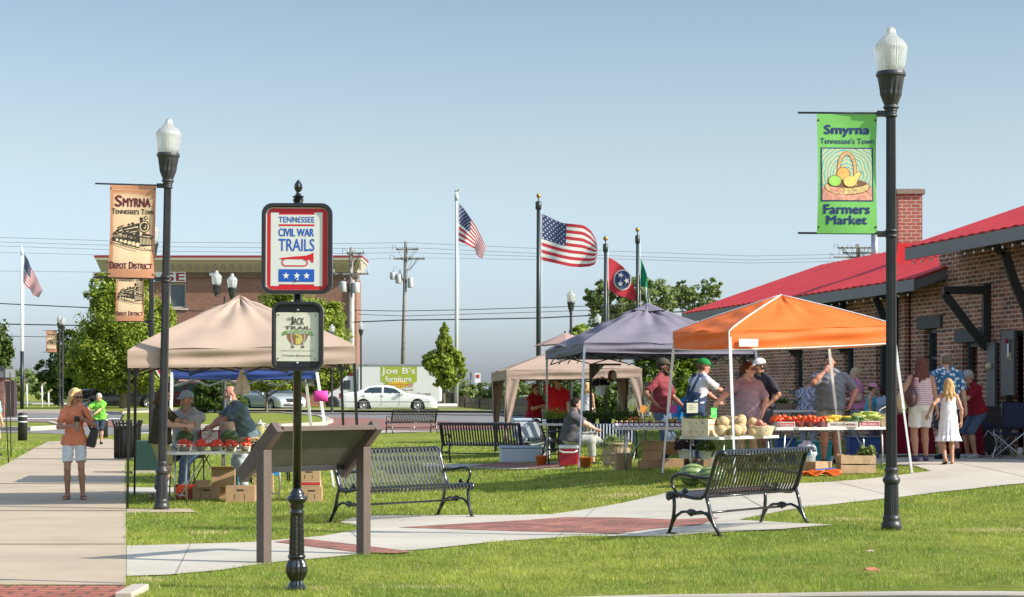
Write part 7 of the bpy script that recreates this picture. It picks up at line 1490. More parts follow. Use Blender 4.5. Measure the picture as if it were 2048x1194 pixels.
person('person in bright blue shirt bent down behind the overalls man', gp(1358, 38), R(80), 1.6, fem=True, lean=35, head=(0, 30, 0), pelvis=(0, .1, .80), skin=FLESH, hair=('short', (.1, .06, .04)), shirt=('tee', 'tee_blue', (.03, .22, .55)), sleeve=1.5, pants=('denim', (.1, .15, .23)), plen=1.9)
# 14 melon seller
def ex_logo(t, L, q): 
    N_, up, xa, bk = q['N'], q['up'], q['xa'], q['bk']; mb = MB(); c = Vector(N_-up*.17-bk*.155+xa*.075); mb.box(c, (.05, .004, .012)); mb.build('shirt_print', INK, t)
person('woman in pale mauve t-shirt and sunglasses reaching into the slatted crate', gp(1494, 30.7), R(-6), 1.74, fem=True, fat=.75, lean=3, head=(68, 0, -4), hR=(-.50, -.40, 1.04), eR=(-.6, .5, -.6), hL=(.24, -.18, .90), eL=(1, .5, -.2), skin=PALE, hair=('ponytail', (.075, .034, .02)), shirt=('tee', 'tee_mauve', (.36, .29, .36)), sleeve=.9, hem=-.18, pants=('shorts_lavender', (.30, .28, .36)), plen=.85, glasses=True, extra=ex_logo, res=.013)
person('person in dark t-shirt and white patterned cap behind the melon seller', gp(1527, 33.5), R(-55), 1.83, fat=.3, head=(-10, 12, 0), lean=6, skin=(.4, .2, .13), hair=('short', (.06, .04, .03)), cap=(.72, .68, .64), shirt=('tee', 'tee_charcoal', (.05, .045, .06)), sleeve=.85, pants=('shorts_dark', (.1, .1, .12)), plen=1.05, hL=(.25, -.12, .95))
person('person in plaid shirt stooping by the depot wall', gp(1612, 36), R(150), 1.68, lean=30, head=(0, 30, 0), pelvis=(0, .1, .86), skin=FLESH, hair=('short', (.2, .15, .1)), shirt=('tee', 'shirt_plaid', (.04, .03, .10), 'shirt', ('checks', (.5, .48, .55))), sleeve=1.3, pants=('trousers_grey', (.3, .3, .32)), plen=1.9)
def ex_pr(t, L, q):
    N_, up, xa, bk = q['N'], q['up'], q['xa'], q['bk']; mb = MB()
    for z, w in ((.15, .16), (.19, .2), (.23, .15)): mb.box(Vector(N_-up*z-bk*.168), (w, .004, .014), rot=Matrix.Rotation(.08, 3, 'Y'))
    mb.build('shirt_print', M('print_dark', (.07, .07, .09), .8), t)
person('big man in grey t-shirt holding his hand over his mouth', gp(1660, 32.4), R(-4), 1.88, fat=.85, lean=-2, head=(-10, 4, 0), hR=(-.10, -.20, 1.44), eR=(-1, -.2, -1), hL=(.30, -.10, .93), eL=(1, .3, 0), skin=RED_, hair=('short', (.03, .02, .018)), shirt=('tee', 'tee_slate', (.19, .205, .235)), sleeve=.85, hem=-.16, pants=('shorts_camo', (.22, .2, .16), ('camo', (.36, .35, .30))), plen=1.0, shoes=(.03, .03, .03), extra=ex_pr, curl=.8, palm={'R': (.4, .9, 0)}, res=.013)
person('woman with tied blonde hair in a pink ruffled top facing left', gp(1716, 36), R(-80), 1.64, fem=True, fat=.2, head=(0, 5, 0), hR=(-.05, -.25, 1.08), hL=(.08, -.24, 1.08), eR=(-.6, .5, -.8), eL=(.6, .5, -.8), skin=PALE, hair=('bun', (.45, .36, .22)), shirt=('tee', 'top_pink', (.55, .20, .33)), sleeve=.6, pants=('trousers_grey', (.3, .3, .32)), plen=1.9)
person('child in pink cap and blue vest top beside the corn', gp(1737, 35), R(70), 1.34, fem=True, lean=8, head=(0, 12, 0), skin=FLESH, hair=('short', (.05, .03, .02)), cap=(.65, .25, .38), shirt=('tank', 'vest_blue', (.05, .35, .50)), pants=('shorts_dark', (.1, .1, .12)), plen=1.0)
person('child with curly dark hair in pale blue, right beside the lamp post', gp(1766, 35.6), R(-60), 1.28, fem=True, lean=8, head=(0, 12, 0), skin=TAN, hair=('shoulder', (.03, .018, .014)), shirt=('tee', 'tee_paleblue', (.32, .42, .55)), sleeve=.5, pants=('shorts_dark', (.1, .1, .12)), plen=1.0)
# 21-23 family walking away
def ex_bag(t, L, q):
    s = L['L'][0]; c = Vector((s[0]+.03, s[1]+.16, s[2]-.30)); mb = MB(); mb.ball(c, (.10, .13, .16), 14, 10, bump=lambda a, b: .05*math.sin(a*5)); b = mb.build('handbag', M('bag_brown', (.09, .04, .045), .45, bump=.3, bs=20), t); mb = MB(); mb.path([c+Vector((0, -.08, .1)), Vector(s)+Vector((-.03, -.05, .05)), Vector(s)+Vector((-.04, .02, .065)), c+Vector((0, .09, .1))], .012, 5, flat=2); mb.build('bag_strap', M('strap_maroon', (.14, .03, .04), .6), b)
    mb = MB(); mb.ball(Vector((s[0]+.14, s[1]+.0, .98)), (.09, .14, .19), 12, 8); mb.build('tote_bag', M('tote_cream', (.62, .55, .32), .8), t)
D = G(1842, 925).y; Hw = 217/SS(D)
person('woman in red striped tank top and white shorts walking away', G(1842, 923), R(180), Hw*1.0, fem=True, fat=.45, lean=0, head=(0, -2, 0), hR=(-.27, .0, .80), eR=(-.6, .6, 0), hL=(.22, -.02, 1.02), eL=(.5, .8, 0), fR=(-.09, -.05), fL=(.09, .03), skin=TAN, hair=('xlong', (.12, .045, .03)), shirt=('tank', 'tank_striped', (.66, .60, .62), 'tank_top', ('stripes', (.50, .06, .10))), hem=-.02, pants=('shorts_white2', (.74, .72, .70)), plen=.80, shoes=(.10, .08, .14), extra=ex_bag, res=.013)
person('balding man in blue floral shirt walking away', G(1893, 920), R(180), 221/SS(G(1893, 920).y), fat=.45, lean=2, head=(22, 0, 0), hR=(-.30, .02, .82), hL=(.25, -.05, .9), fR=(-.16, .10, .16, (-.02, -.10), -.11), fL=(.06, -.12), skin=FLESH, hair=('fringe', (.16, .13, .10)), shirt=('tee', 'shirt_floral', (.035, .13, .27), 'shirt', ('flowers', (.62, .66, .72))), sleeve=.9, hem=-.22, pants=('shorts_navy2', (.05, .07, .12)), plen=1.0, shoes=(.02, .02, .02), res=.013)
Hg = (928-752)/SS(G(1897, 928).y)
person('girl with long fair hair in a white sundress, hand in hand with the woman', G(1897, 929), R(180), Hg, fem=True, fat=-.1, lean=0, head=(0, 0, 0), hL=(.40, .0, 1.0), eL=(.4, .8, 0), hR=(-.25, .02, .86), fR=(-.08, -.03), fL=(.09, .10, .11, (.02, -.10), -.09), skin=TAN, hair=('xlong', (.44, .28, .12)), skirt=('dress_white', (.74, .72, .76), .47), shoes='sandal', res=.013)
person('person in dark red t-shirt stooping over the burgundy table', gp(1943, 33.2), R(-65), 1.62, lean=20, fat=.2, head=(0, 25, 0), pelvis=(0, .15, .88), hR=(-.05, -.42, .98), hL=(.1, -.44, .95), skin=TAN, hair=('short', (.30, .28, .26)), cap=(.34, .33, .33), shirt=('tee', 'tee_crimson', (.22, .01, .02)), sleeve=.85, pants=('shorts_denim', (.07, .10, .16)), plen=1.1, shoes=(.4, .4, .42))
# ================= TABLES AND GOODS =================
TOP = M('table_top', (.62, .60, .55), .5, var=.06)
def table(label, A, B, depth, zt, cloth=None, group='folding tables', legm=DKMETAL):
    # A, B: left and right ends of the near edge (world x, y); zt: height of the top surface
    A, B = Vector((A[0], A[1], 0)), Vector((B[0], B[1], 0)); d = B-A; L = d.length; rz = math.atan2(d.y, d.x); c = (A+B)/2; n = Vector((-d.y, d.x, 0)).normalized(); c = c+n*depth/2; g = H0(c.x, c.y)
    t = thing('folding_table', label, 'table', (c.x, c.y, g), rz, group); h = zt-g; mb = MB(); mb.add([(x, z, 0) for x, z in []], []) if False else None
    pts = rrect(-L/2, L/2, -depth/2, depth/2, .05); n_ = len(pts); mb = MB(); mb.add([(p[0], p[1], h-.04) for p in pts]+[(p[0], p[1], h-.004) for p in pts]+[(p[0]*.997, p[1]*.992, h) for p in pts], [tuple(range(n_))[::-1], tuple(range(2*n_, 3*n_))]+[(i, (i+1) % n_, n_+(i+1) % n_, n_+i) for i in range(n_)]+[(n_+i, n_+(i+1) % n_, 2*n_+(i+1) % n_, 2*n_+i) for i in range(n_)]); mb.build('tabletop', TOP, t)
    for sx in (-1, 1):
        x = sx*(L/2-.22)
        for sy in (-1, 1): mb = MB(); y = sy*(depth/2-.08); q = t.matrix_world; w = Vector((c.x, c.y, 0))+Vector((math.cos(rz)*x-math.sin(rz)*y, math.sin(rz)*x+math.cos(rz)*y, 0)); mb.path([(x, y, H0(w.x, w.y)-g), (x+sx*.02, y, .3), (x, y, h-.04)], .014, 7); mb.build('leg', legm, t)
        mb = MB(); mb.tube((x, -depth/2+.08, .12), (x, depth/2-.08, .12), .01, n=6); mb.tube((x, 0, .12), (x-sx*.35, 0, h-.05), .009, n=6); mb.build('brace', legm, t)
    t['_c'] = 1; del t['_c']; t2 = Matrix.Translation((c.x, c.y, zt)) @ Matrix.Rotation(rz, 4, 'Z'); return t, t2, L
def put(T, x, y, z=0): return T @ Vector((x, y, z)), T.to_euler()[2]
tx = lambda px, D: ((px-CX)/FP*D, D)
T1, W1, L1_ = table('folding table carrying the five baskets of tomatoes', tx(347, 27.3), tx(590, 28.1), .72, .745, legm=STEEL)
T2, W2, _ = table('folding table behind the tomatoes, holding melons and a shopping bag', tx(352, 29.2), tx(478, 29.4), .6, .80)
T3, W3, _ = table('folding table at the back with the lemonade dispenser', tx(478, 33.6), tx(604, 33.8), .6, 1.58-95/FP*33.8)
T4, W4, _ = table('folding table loaded with cantaloupes beside the slatted crate', (3.05, 28.6), (4.1, 29.8), .76, .927, legm=STEEL)
T5, W5, L5 = table('folding table with tomato flats, squash and corn', tx(1549, 29.7), tx(1793, 30.4), .74, 1.045, legm=STEEL)
T6, W6, L6 = table('folding table with the row of jam jars', tx(1228, 32.0), tx(1412, 32.0), .7, 1.58-70/FP*32, legm=STEEL)
T7, W7, _ = table('folding table crowded with potted herb plants', tx(1074, 38.4), tx(1272, 37.6), .7, 1.58-62/FP*38.4, legm=DKMETAL)
T8, W8, _ = table('long table along the depot wall with crates of greens', tx(1545, 35.5), tx(1690, 36), .6, 1.58-35/FP*36)
# ---- fruit ----
rnd = random.Random(21)
TOMM = M('tomato_red', (.62, .035, .012), .22, var=.2, vs=9, coat=.3); TOMO = M('tomato_orange', (.72, .10, .012), .25, var=.2, vs=9, coat=.3)
def proto(name, mb, mat, sub=None):
    o = mb.build(name, mat); return o
_tm = MB(); _tm.ball((0, 0, .033), (.038, .038, .032), 14, 9, bump=lambda a, b: .035*math.cos(a*5)*math.sin(b)); _tomme = None
def inst(name, me, loc, label, cat, group, rz=0, s=1, rx=0):
    o = bpy.data.objects.new(name, me); COL.objects.link(o); o.location = loc; o.rotation_euler = (rx, 0, rz); o.scale = (s, s, s); return tag(o, label, cat, group)
def meshof(mb, mat):
    o = mb.build('tmp', mat); me = o.data; bpy.data.objects.remove(o); return me
ME_T = meshof(_tm, TOMM); _t2 = MB(); _t2.ball((0, 0, .033), (.04, .038, .032), 14, 9, bump=lambda a, b: .03*math.cos(a*6)*math.sin(b)); ME_TO = meshof(_t2, TOMO)
# pint baskets
BSK = M('basket_pale', (.72, .66, .52), .8, var=.25, vs=20); BSG = M('basket_mint', (.36, .50, .42), .7, var=.1)
PER = ['leftmost', 'second from the left', 'middle', 'second from the right', 'rightmost']
for i, (px_, w) in enumerate(((370, .235), (403, .165), (433, .185), (462, .18), (491, .16))):
    D = 27.62+.02*i; x = (px_-CX)/FP*D; z = .745; t = thing('basket', '%s basket of red tomatoes in the row on the left table' % PER[i], 'basket', (x, D, z), 0, 'tomato baskets on the left table'); mb = MB(); r = w*.5; n = 22; h = .10
    for k in range(n):
        a = 2*PI*k/n; q = lambda s_, zz, tt: (math.cos(a+tt)*r*s_, math.sin(a+tt)*r*s_*.85, zz); g = .12
        mb.add([q(.78, 0, -g), q(.78, 0, g), q(1.02, h, g*1.0), q(1.02, h, -g*1.0)], [(0, 1, 2, 3)])
    mb.build('slats', BSK if i != 2 else BSG, t, solid=.003); mb = MB(); mb.path([(math.cos(2*PI*k/n)*r*1.02, math.sin(2*PI*k/n)*r*.87, h) for k in range(n)], .007, 5, closed=True); mb.build('rim', BSK, t); mb = MB(); mb.lathe([(r*.76, .004), (r*.92, .07)], 16); mb.build('lining', M('basket_inside', (.2, .17, .12), .9), t)
    lay = [(a, rr, zz) for zz, rr, cnt in ((.075, r*.8, 8), (.11, r*.48, 5), (.125, 0, 1)) for a in [2*PI*j/cnt+i+zz*9 for j in range(cnt)]]
    if i == 4: lay = [l for l in lay if l[2] < .14][:7]+[(.3, .03, .15)]
    for (a, rr, zz) in lay: inst('tomato', ME_T, (x+math.cos(a)*rr, D+math.sin(a)*rr*.8, z+zz-.01), 'ripe red tomato heaped in the %s basket on the left table' % PER[i], 'tomato', 'tomatoes in the %s basket' % PER[i], rnd.random()*6, rnd.uniform(.85, 1.12), rnd.uniform(-.5, .5))
# black crate of straw coloured onions
D = 27.9; x = (514-CX)/FP*D; t = thing('crate', 'black plastic crate heaped with straw coloured onion tops', 'crate', (x, D, .745)); mb = MB()
for (a, b) in (((-.2, -.14), (.2, -.14)), ((-.2, .14), (.2, .14)), ((-.2, -.14), (-.2, .14)), ((.2, -.14), (.2, .14))):
    for z in (.01, .05, .09, .125): mb.beam((*a, z), (*b, z), .008, .018)
    for k in range(9): q = Vector(a).lerp(Vector(b), k/8); mb.box((q.x, q.y, .065), (.012, .012, .13))
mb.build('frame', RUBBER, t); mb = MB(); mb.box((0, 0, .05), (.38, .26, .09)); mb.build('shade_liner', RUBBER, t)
mb = MB()
for i in range(230): a = rnd.uniform(0, 6.3); p = Vector((rnd.uniform(-.2, .2), rnd.uniform(-.13, .13), .12+rnd.uniform(0, .05))); mb.path([p, p+Vector((math.cos(a)*.04, math.sin(a)*.04, .03)), p+Vector((math.cos(a)*.09, math.sin(a)*.08, rnd.uniform(-.04, .03)))], .0035, 3)
mb.build('onion_tops', M('straw', (.62, .48, .26), .8, var=.3, vs=30), t)
def leafy(parent, c, r, n, size, mat, seed, name='foliage'):
    rng = np.random.default_rng(seed); d = rng.normal(size=(n, 3)); d /= np.linalg.norm(d, axis=1)[:, None]; d[:, 2] = np.abs(d[:, 2])*rng.uniform(.2, 1, n); p = d*np.array(r)*rng.uniform(.35, 1.05, n)[:, None]+np.array(c); return leaves(name, p, d, size, mat, parent, rng)
# shopping bag, dark melons
t = thing('shopping_bag', 'white patterned shopping bag with dark red straps behind the tomatoes', 'shopping bag', put(W2, .05, -.2)[0]); mb = MB(); mb.bb((-.14, -.06, 0), (.14, .06, .22)); mb.build('bag', M('bag_print', (.55, .52, .54), .7, var=.5, vs=30), t, bevel=.01); mb = MB(); [mb.beam(a, b, .03, .006) for a, b in (((-.14, -.065, .02), (-.14, -.065, .22)), ((.14, -.065, .02), (.14, -.065, .22)), ((-.1, -.066, .02), (.06, -.066, .2)), ((-.13, -.065, .21), (.13, -.065, .21)), ((-.1, -.065, .2), (-.05, -.08, .27)))]; mb.build('strap', M('strap_red', (.2, .01, .03), .6), t)
WM = M('melon_dark', (.05, .09, .025), .35, var=.35, vs=12)
for i, (x, y, r) in enumerate(((-.33, -.12, .12), (-.22, .12, .10), (.33, -.12, .125), (.36, .12, .11))):
    p = put(W2, x, y)[0]; mb = MB(); mb.ball((0, 0, r*.85), (r*1.2, r, r*.9), 18, 10); o = mb.build('watermelon', WM, loc=p); tag(o, ['dark green melon left of the patterned shopping bag', 'dark melon behind the one left of the patterned bag', 'dark green melon right of the patterned shopping bag', 'dark melon behind the one right of the patterned bag'][i], 'melon', 'dark melons on the back table')
# paper sack, lemonade, cups
t = thing('paper_sack', 'open crumpled brown paper sack beside the bald man', 'paper bag', put(W2, .42, .1)[0]+Vector((-.12, .1, 0))); mb = MB(); mb.lathe([(.09, 0), (.12, .06), (.13, .2), (.12, .30), (.10, .34), (.085, .30)], 9); mb.build('sack', M('kraft', (.45, .32, .22), .85, bump=.6, bs=12, var=.15), t)
p = gp(520, 33.9); z = 1.58-95/FP*33.8
t = thing('drink_dispenser', 'clear lidded dispenser full of yellow lemonade', 'drink dispenser', (p.x, 33.9, z)); mb = MB(); mb.lathe([(.085, 0), (.09, .02), (.095, .27), (.09, .275)], 20); mb.build('jug', M('clear_plastic', (.85, .88, .85), .08, trans=.9), t); mb = MB(); mb.lathe([(.082, .005), (.089, .24)], 20); mb.build('lemonade', M('lemonade', (.80, .74, .10), .2, transl=.3), t); mb = MB(); mb.lathe([(.1, .27), (.1, .29), (.04, .3), (.02, .32), (.025, .345), (.01, .35)], 20); mb.build('lid', M('lid_clear', (.75, .78, .76), .2, trans=.4), t)
p = gp(506, 33.8); t = thing('cup_stack', 'stack of white paper cups beside the lemonade', 'paper cups', (p.x, 33.8, z)); mb = MB(); mb.lathe([(.045, 0), (.04, .01)]+[(.034+.008*(i % 2), .02+.011*i) for i in range(18)]+[(.03, .225)], 14); mb.build('cups', WHITE, t)
# plastic bag roll hanging from the blue canopy
p = P(484, 737, 29.4); t = thing('hanging_bag', 'bunch of pale plastic bags hanging from the beige canopy', 'plastic bags', p); rng_ = random.Random(4)
mb = MB(); mb.lathe([(.01, 0), (.03, -.04), (.05, -.10), (.085, -.19), (.12, -.29), (.135, -.34), (.10, -.385), (.03, -.39)], 15, flute=(-.4, 0, .16)); b = mb.build('bag', M('bag_plastic', (.78, .70, .60), .5, var=.25, vs=9, transl=.35), t)
# pink card on the slanting leg
p = P(642, 792, 32.6); t = thing('price_card', 'hot pink card taped to the white leg of the blue canopy', 'card', p); mb = MB(); mb.grid(lambda u, v: Vector(((u-.5)*.23, .03*(2*u-1)**2-.05, (v-.5)*.175)), 8, 2); mb.build('card', M('card_pink', (.85, .06, .38), .6), t, solid=.003)
# cardboard boxes, left stall
def cbox(label, loc, w, d, h, rz=0, mat=CARD, group='cardboard boxes around the stalls', slots=True, band=None, open_=False):
    t = thing('cardboard_box', label, 'cardboard box', loc, rz, group); mb = MB()
    if open_:
        th = .008; mb.bb((-w/2, -d/2, 0), (w/2, -d/2+th, h)); mb.bb((-w/2, d/2-th, 0), (w/2, d/2, h)); mb.bb((-w/2, -d/2+th, 0), (-w/2+th, d/2-th, h)); mb.bb((w/2-th, -d/2+th, 0), (w/2, d/2-th, h)); mb.bb((-w/2+th, -d/2+th, 0), (w/2-th, d/2-th, .01))
        mb.build('carton', mat, t); mb = MB(); mb.beam((-w/2, -d/2, h), (-w/2-.10, -d/2, h+.06), d*.0+.01, .01); mb.add([(-w/2, -d/2, h), (w/2, -d/2, h), (w/2*.95, -d/2-.09, h+.05), (-w/2*.95, -d/2-.09, h+.05)], [(0, 1, 2, 3)]); mb.build('flap', mat, t, solid=.005)
    else: mb.bb((-w/2, -d/2, 0), (w/2, d/2, h)); mb.build('carton', mat, t, bevel=.004); mb = MB(); mb.bb((-w/2+.002, -.02, h+.0005), (w/2-.002, .02, h+.002)); mb.build('tape', M('tape', (.5, .38, .25), .4), t)
    if slots:
        mb = MB(); mb.bb((-.05, -d/2-.002, h*.68), (.05, -d/2-.0003, h*.78)); mb.build('hand_hole', INK, t); mb = MB(); [mb.bb((x-.004, -d/2-.002, h*.15), (x+.004, -d/2-.0003, h*.5)) for x in (-w*.2, w*.15)]; mb.build('slot', INK, t)
    if band: mb = MB(); mb.bb((-w/2-.003, -d/2-.003, h*.25), (w/2+.003, -d/2-.0005, h*.75)); mb.build('printed_band', band, t)
    return t
RB = M('box_red', (.45, .03, .03), .6, var=.15); g = G(624, 1002)
b0 = cbox('lowest carton of the stack of three right of the signpost', g, .30, .3, .215, .05); cbox('red printed carton in the middle of the stack right of the signpost', g+Vector((-.02, 0, .217)), .29, .3, .085, .03, M('box_cream', (.5, .36, .22), .7), slots=False, band=RB); cbox('top carton of the stack of three right of the signpost', g+Vector((-.035, 0, .304)), .31, .3, .17, .06)
cbox('square tan carton on the grass beside the brown post', G(483, 1003), .42, .34, .235, .03)
cbox('wide low carton under the tomato table with torn flap', G(413, 998), .40, .3, .19, .12); cbox('carton with red print at the end of the torn one', G(448, 996), .14, .34, .21, -.5, band=RB, slots=False)
cbox('large open carton lying on its side full of dark red apples', gp(447, 29.0)+Vector((0, 0, .18)), .34, .3, .26, .1, slots=False, open_=True); cbox('carton supporting the open one of apples', gp(447, 29.1), .36, .3, .178, .0, slots=False); cbox('small carton on top of the torn one under the table', gp(405, 28.6)+Vector((0, 0, .192)), .2, .16, .10, .3, slots=False)
cbox('carton behind the bald man with a dark gap along its rim', gp(528, 30.6), .30, .4, .30, .1, slots=True)
t = thing('drink_bottles', 'bag of yellow lemons half hidden behind the brown post', 'bag of lemons', gp(517, 30.4)+Vector((0, 0, .31))); mb = MB(); [mb.ball((x, y, z), .045, 8, 6) for x, y, z in ((-.08, 0, .04), (.0, -.05, .04), (.08, 0, .04), (-.04, 0, .1), (.05, 0, .1), (0, 0, .15))]; mb.build('lemons', M('lemon', (.72, .66, .06), .4), t); t.name = 'lemon_bag'
t = thing('bicycle_part_crate', 'red crate in the shadow beneath the tomato table', 'crate', gp(372, 28.9)); mb = MB(); mb.bb((-.16, -.12, 0), (.16, .12, .22)); mb.build('crate_body', M('crate_red', (.35, .04, .02), .5, var=.3, vs=20), t, bevel=.01); t.name = 'plastic_crate'
t = thing('cool_box', 'teal cool box behind the cartons under the tomato table', 'cool box', gp(452, 30.3)); mb = MB(); mb.bb((-.2, -.15, 0), (.2, .15, .3)); mb.build('body', M('teal_plastic', (.01, .35, .38), .4), t, bevel=.02); mb = MB(); mb.bb((-.21, -.16, .302), (.21, .16, .35)); mb.build('lid', PLASTW, t, bevel=.01)
t = thing('water_jug', 'bright blue water jug on the grass beyond the board', 'water jug', G(545, 952)); mb = MB(); mb.lathe([(.10, 0), (.115, .03), (.115, .16), (.08, .2), (.03, .22), (.03, .25)], 16); mb.build('jug', M('blue_plastic', (.01, .22, .55), .3, transl=.2), t)
# ---- orange tent produce ----
WOODP = M('wood_pale', (.62, .50, .34), .75, var=.18, vs=10); WOODB = M('wood_crate', (.50, .33, .19), .8, var=.2, vs=8); HOLE = INK
p = P(1398, 862, 28.9); p.z = .927; ctr = p+Vector((.02, .12, 0))
t = thing('produce_crate', 'pale slatted crate of beans at the left end of the melon table', 'crate', ctr, R(-30)); t.scale = (1.08, 1.05, 1.4); mb = MB()
for z in (.0, .062, .124): mb.bb((-.20, -.15, z+.004), (-.19, .15, z+.058)); pass
mb.build('end_slats', WOODP, t); mb = MB()
for z in (.0, .062, .124): mb.bb((.19, -.15, z+.004), (.20, .15, z+.058))
mb.build('end_slats', WOODP, t); mb = MB(); mb.bb((-.2, -.162, .002), (.2, -.15, .19)); mb.bb((-.2, .15, .002), (.2, .162, .19)); mb.build('side_panel', WOODP, t)
mb = MB(); [mb.lathe([(.008, -.001), (.008, 0)], 8, (0, 0, 0)) for _ in range(1)]; mb = MB(); [mb.add([(x+.009*math.cos(a), -.1632, z+.009*math.sin(a)) for a in [i*PI/4 for i in range(8)]], [tuple(range(8))]) for x in (-.07, .02, .12) for z in (.05, .145)]; mb.build('hole', HOLE, t)
leafy(t, (0, 0, .17), (.18, .13, .06), 420, .05, LEAF2, 41, 'beans')
p0 = Vector((ctr.x, ctr.y, .927))
for (x, y, z, c, l, rz) in ((1386, 818, .0, (.62, .60, .45), 'cream price card standing in the slatted crate', .1), (1429, 828, .0, (.05, .8, .08), 'neon green price card standing beside the slatted crate', .5)):
    q = P(x, y, 28.9); t = thing('price_card', l, 'price card', (q.x, q.y+.1, q.z-.06), rz, 'price cards'); mb = MB(); w = .085 if x < 1400 else .05; mb.bb((-w, -.002, 0), (w, .002, .15)); mb.build('card', M('card_%d' % x, c, .6), t); mb = MB(); [mb.bb((-w*.6, -.004, zz), (w*(.2+.4*(i % 2)), -.0025, zz+.012)) for i, zz in enumerate((.05, .075, .105))]; mb.build('handwriting', M('pencil_grey', (.35, .34, .3), .8), t)
CAN = M('cantaloupe_rind', (.52, .39, .21), .8, var=.25, vs=24, bump=.6, bs=90); _c = MB(); _c.ball((0, 0, .07), (.072, .076, .07), 22, 14, bump=lambda a, b: .02*abs(math.sin(a*5))*-1); _c.ball((0, -.0, .139), (.009, .009, .003), 8, 4); ME_C = meshof(_c, CAN)
melons = [(1420, 864, 29.0, 0), (1434, 866, 28.9, 0), (1443, 869, 28.8, 0), (1453, 870, 28.72, 0), (1472, 870, 28.72, 0), (1492, 867, 28.95, 0), (1505, 862, 29.3, 0), (1430, 840, 29.2, 1), (1446, 843, 29.0, 1), (1464, 841, 29.3, 1), (1481, 843, 29.15, 1), (1494, 838, 29.5, 1), (1505, 843, 29.6, 1), (1455, 833, 29.5, 1)]
lab = ['cantaloupe in the front row touching the slatted crate', 'second cantaloupe from the crate in the front row', 'third cantaloupe from the crate in the front row', 'front cantaloupe just left of the canopy leg', 'largest front cantaloupe right behind the white canopy leg', 'darker cantaloupe standing next to the potato basket', 'cantaloupe tucked behind the potato basket', 'upper cantaloupe nearest the slatted crate', 'second upper cantaloupe from the crate', 'upper cantaloupe behind the white canopy leg', 'upper cantaloupe right of the white canopy leg', 'upper cantaloupe at the back left of the potatoes', 'upper cantaloupe leaning on the potato basket', 'topmost cantaloupe at the back of the pile']
for i, (x, y, D, up_) in enumerate(melons):
    z = .927+.128*up_; xx = (x-CX)/FP*D; inst('cantaloupe', ME_C, (xx, D, z), lab[i], 'melon', 'cantaloupes on the table', rnd.random()*6, (1.06, 1.18, 1.26)[i % 3] if i not in (4,) else 1.3, rnd.uniform(-1.2, 1.2)*0+1.3*(i % 2))
for o in list(bpy.data.objects):
    if o.name.startswith('cantaloupe') and o.rotation_euler[0] > 1: o.location.z += .065*o.scale[0]; o.location.y += .08
p = P(1520, 868, 29.3); p.z = .927; t = thing('bushel_basket', 'pale woven basket heaped with pink potatoes', 'basket', (p.x+.03, 29.35, .927), .1); WV = M('woven_pale', (.60, .49, .32), .8, var=.15, vs=14)
mb = MB(); mb.lathe([(.15, 0), (.155, .01), (.195, .135), (.2, .15), (.19, .15), (.16, .03)], 26); 
for v_ in range(len(mb.v)): mb.v[v_] = Vector((mb.v[v_].x, mb.v[v_].y*.72, mb.v[v_].z))
mb.build('basket_wall', WV, t); mb = MB(); [mb.add([(r_*math.cos(a)+dx, r_*math.sin(a)*.72-.003+0*dx, zz+dz) for dx, dz in ((-.008, 0), (0, -.006), (.008, 0), (0, .006))], [(0, 1, 2, 3)]) for k, a in enumerate([-2.6+i*.26 for i in range(9)]) for zz, r_ in ((.04+.045*(k % 2), .17+.013*(k % 2)),)]; mb.build('weave_gap', HOLE, t)
_p = MB(); _p.ball((0, 0, .02), (.035, .026, .022), 10, 7); ME_P = meshof(_p, M('potato_pink', (.55, .24, .17), .6, var=.2, vs=12))
for i in range(26): a = rnd.uniform(0, 6.3); rr = rnd.uniform(0, .15)*(1-.0); zz = .12+max(0, .075*(1-rr/.13)); inst('potato', ME_P, (p.x+math.cos(a)*rr, 29.35+math.sin(a)*rr*.65, .927+zz), 'pink skinned potato in the heap in the woven basket', 'potato', 'pink potatoes in the woven basket', rnd.random()*6, rnd.uniform(.8, 1.3), rnd.uniform(-.6, .6))
# second table: printed tomato flats
Z5 = 1.045; RP_ = M('print_red', (.50, .03, .05), .6)
def flat(label, px0, px1, D, h, text, tcol, band=None, dpt=.34, fl=True):
    x0, x1 = (px0-CX)/FP*D, (px1-CX)/FP*D; w = x1-x0; t = thing('produce_flat', label, 'produce box', ((x0+x1)/2, D, Z5), 0, 'printed produce boxes on the right hand table'); mb = MB(); th = .006
    mb.bb((-w/2, 0, 0), (w/2, th, h)); mb.bb((-w/2, dpt-th, 0), (w/2, dpt, h)); mb.bb((-w/2, th, 0), (-w/2+th, dpt-th, h)); mb.bb((w/2-th, th, 0), (w/2, dpt-th, h)); mb.bb((-w/2+th, th, 0), (w/2-th, dpt-th, .008)); mb.build('carton', M('carton_white', (.66, .62, .56), .7, var=.06), t)
    if band: mb = MB(); mb.bb((-w/2+.012, -.0015, h*.18), (w/2-.012, -.0003, h*.8)); mb.build('printed_band', band, t)
    fitname(text, -w/2*.8, w/2*.8 if len(text) < 10 else w*.1, h*.3, h*.66, -.003, tcol, t, .03, flip=fl); return t, w
flat('tomato box with red band, leftmost on the right hand table', 1555, 1590, 29.9, .085, 'TOMATOES', WHITE, RP_)
t_, w_ = flat('long white tomato box in the middle of the table under the squash', 1655, 1716, 30.1, .085, 'TOMATOES', INK); fitname('Tri-Pennant', w_*.12, w_*.45, .03, .055, -.003, RP_, t_, .02, .3, flip=True)
flat('tomato box with red band under the corn at the right end', 1720, 1760, 30.3, .095, 'TOMATOES', WHITE, RP_)
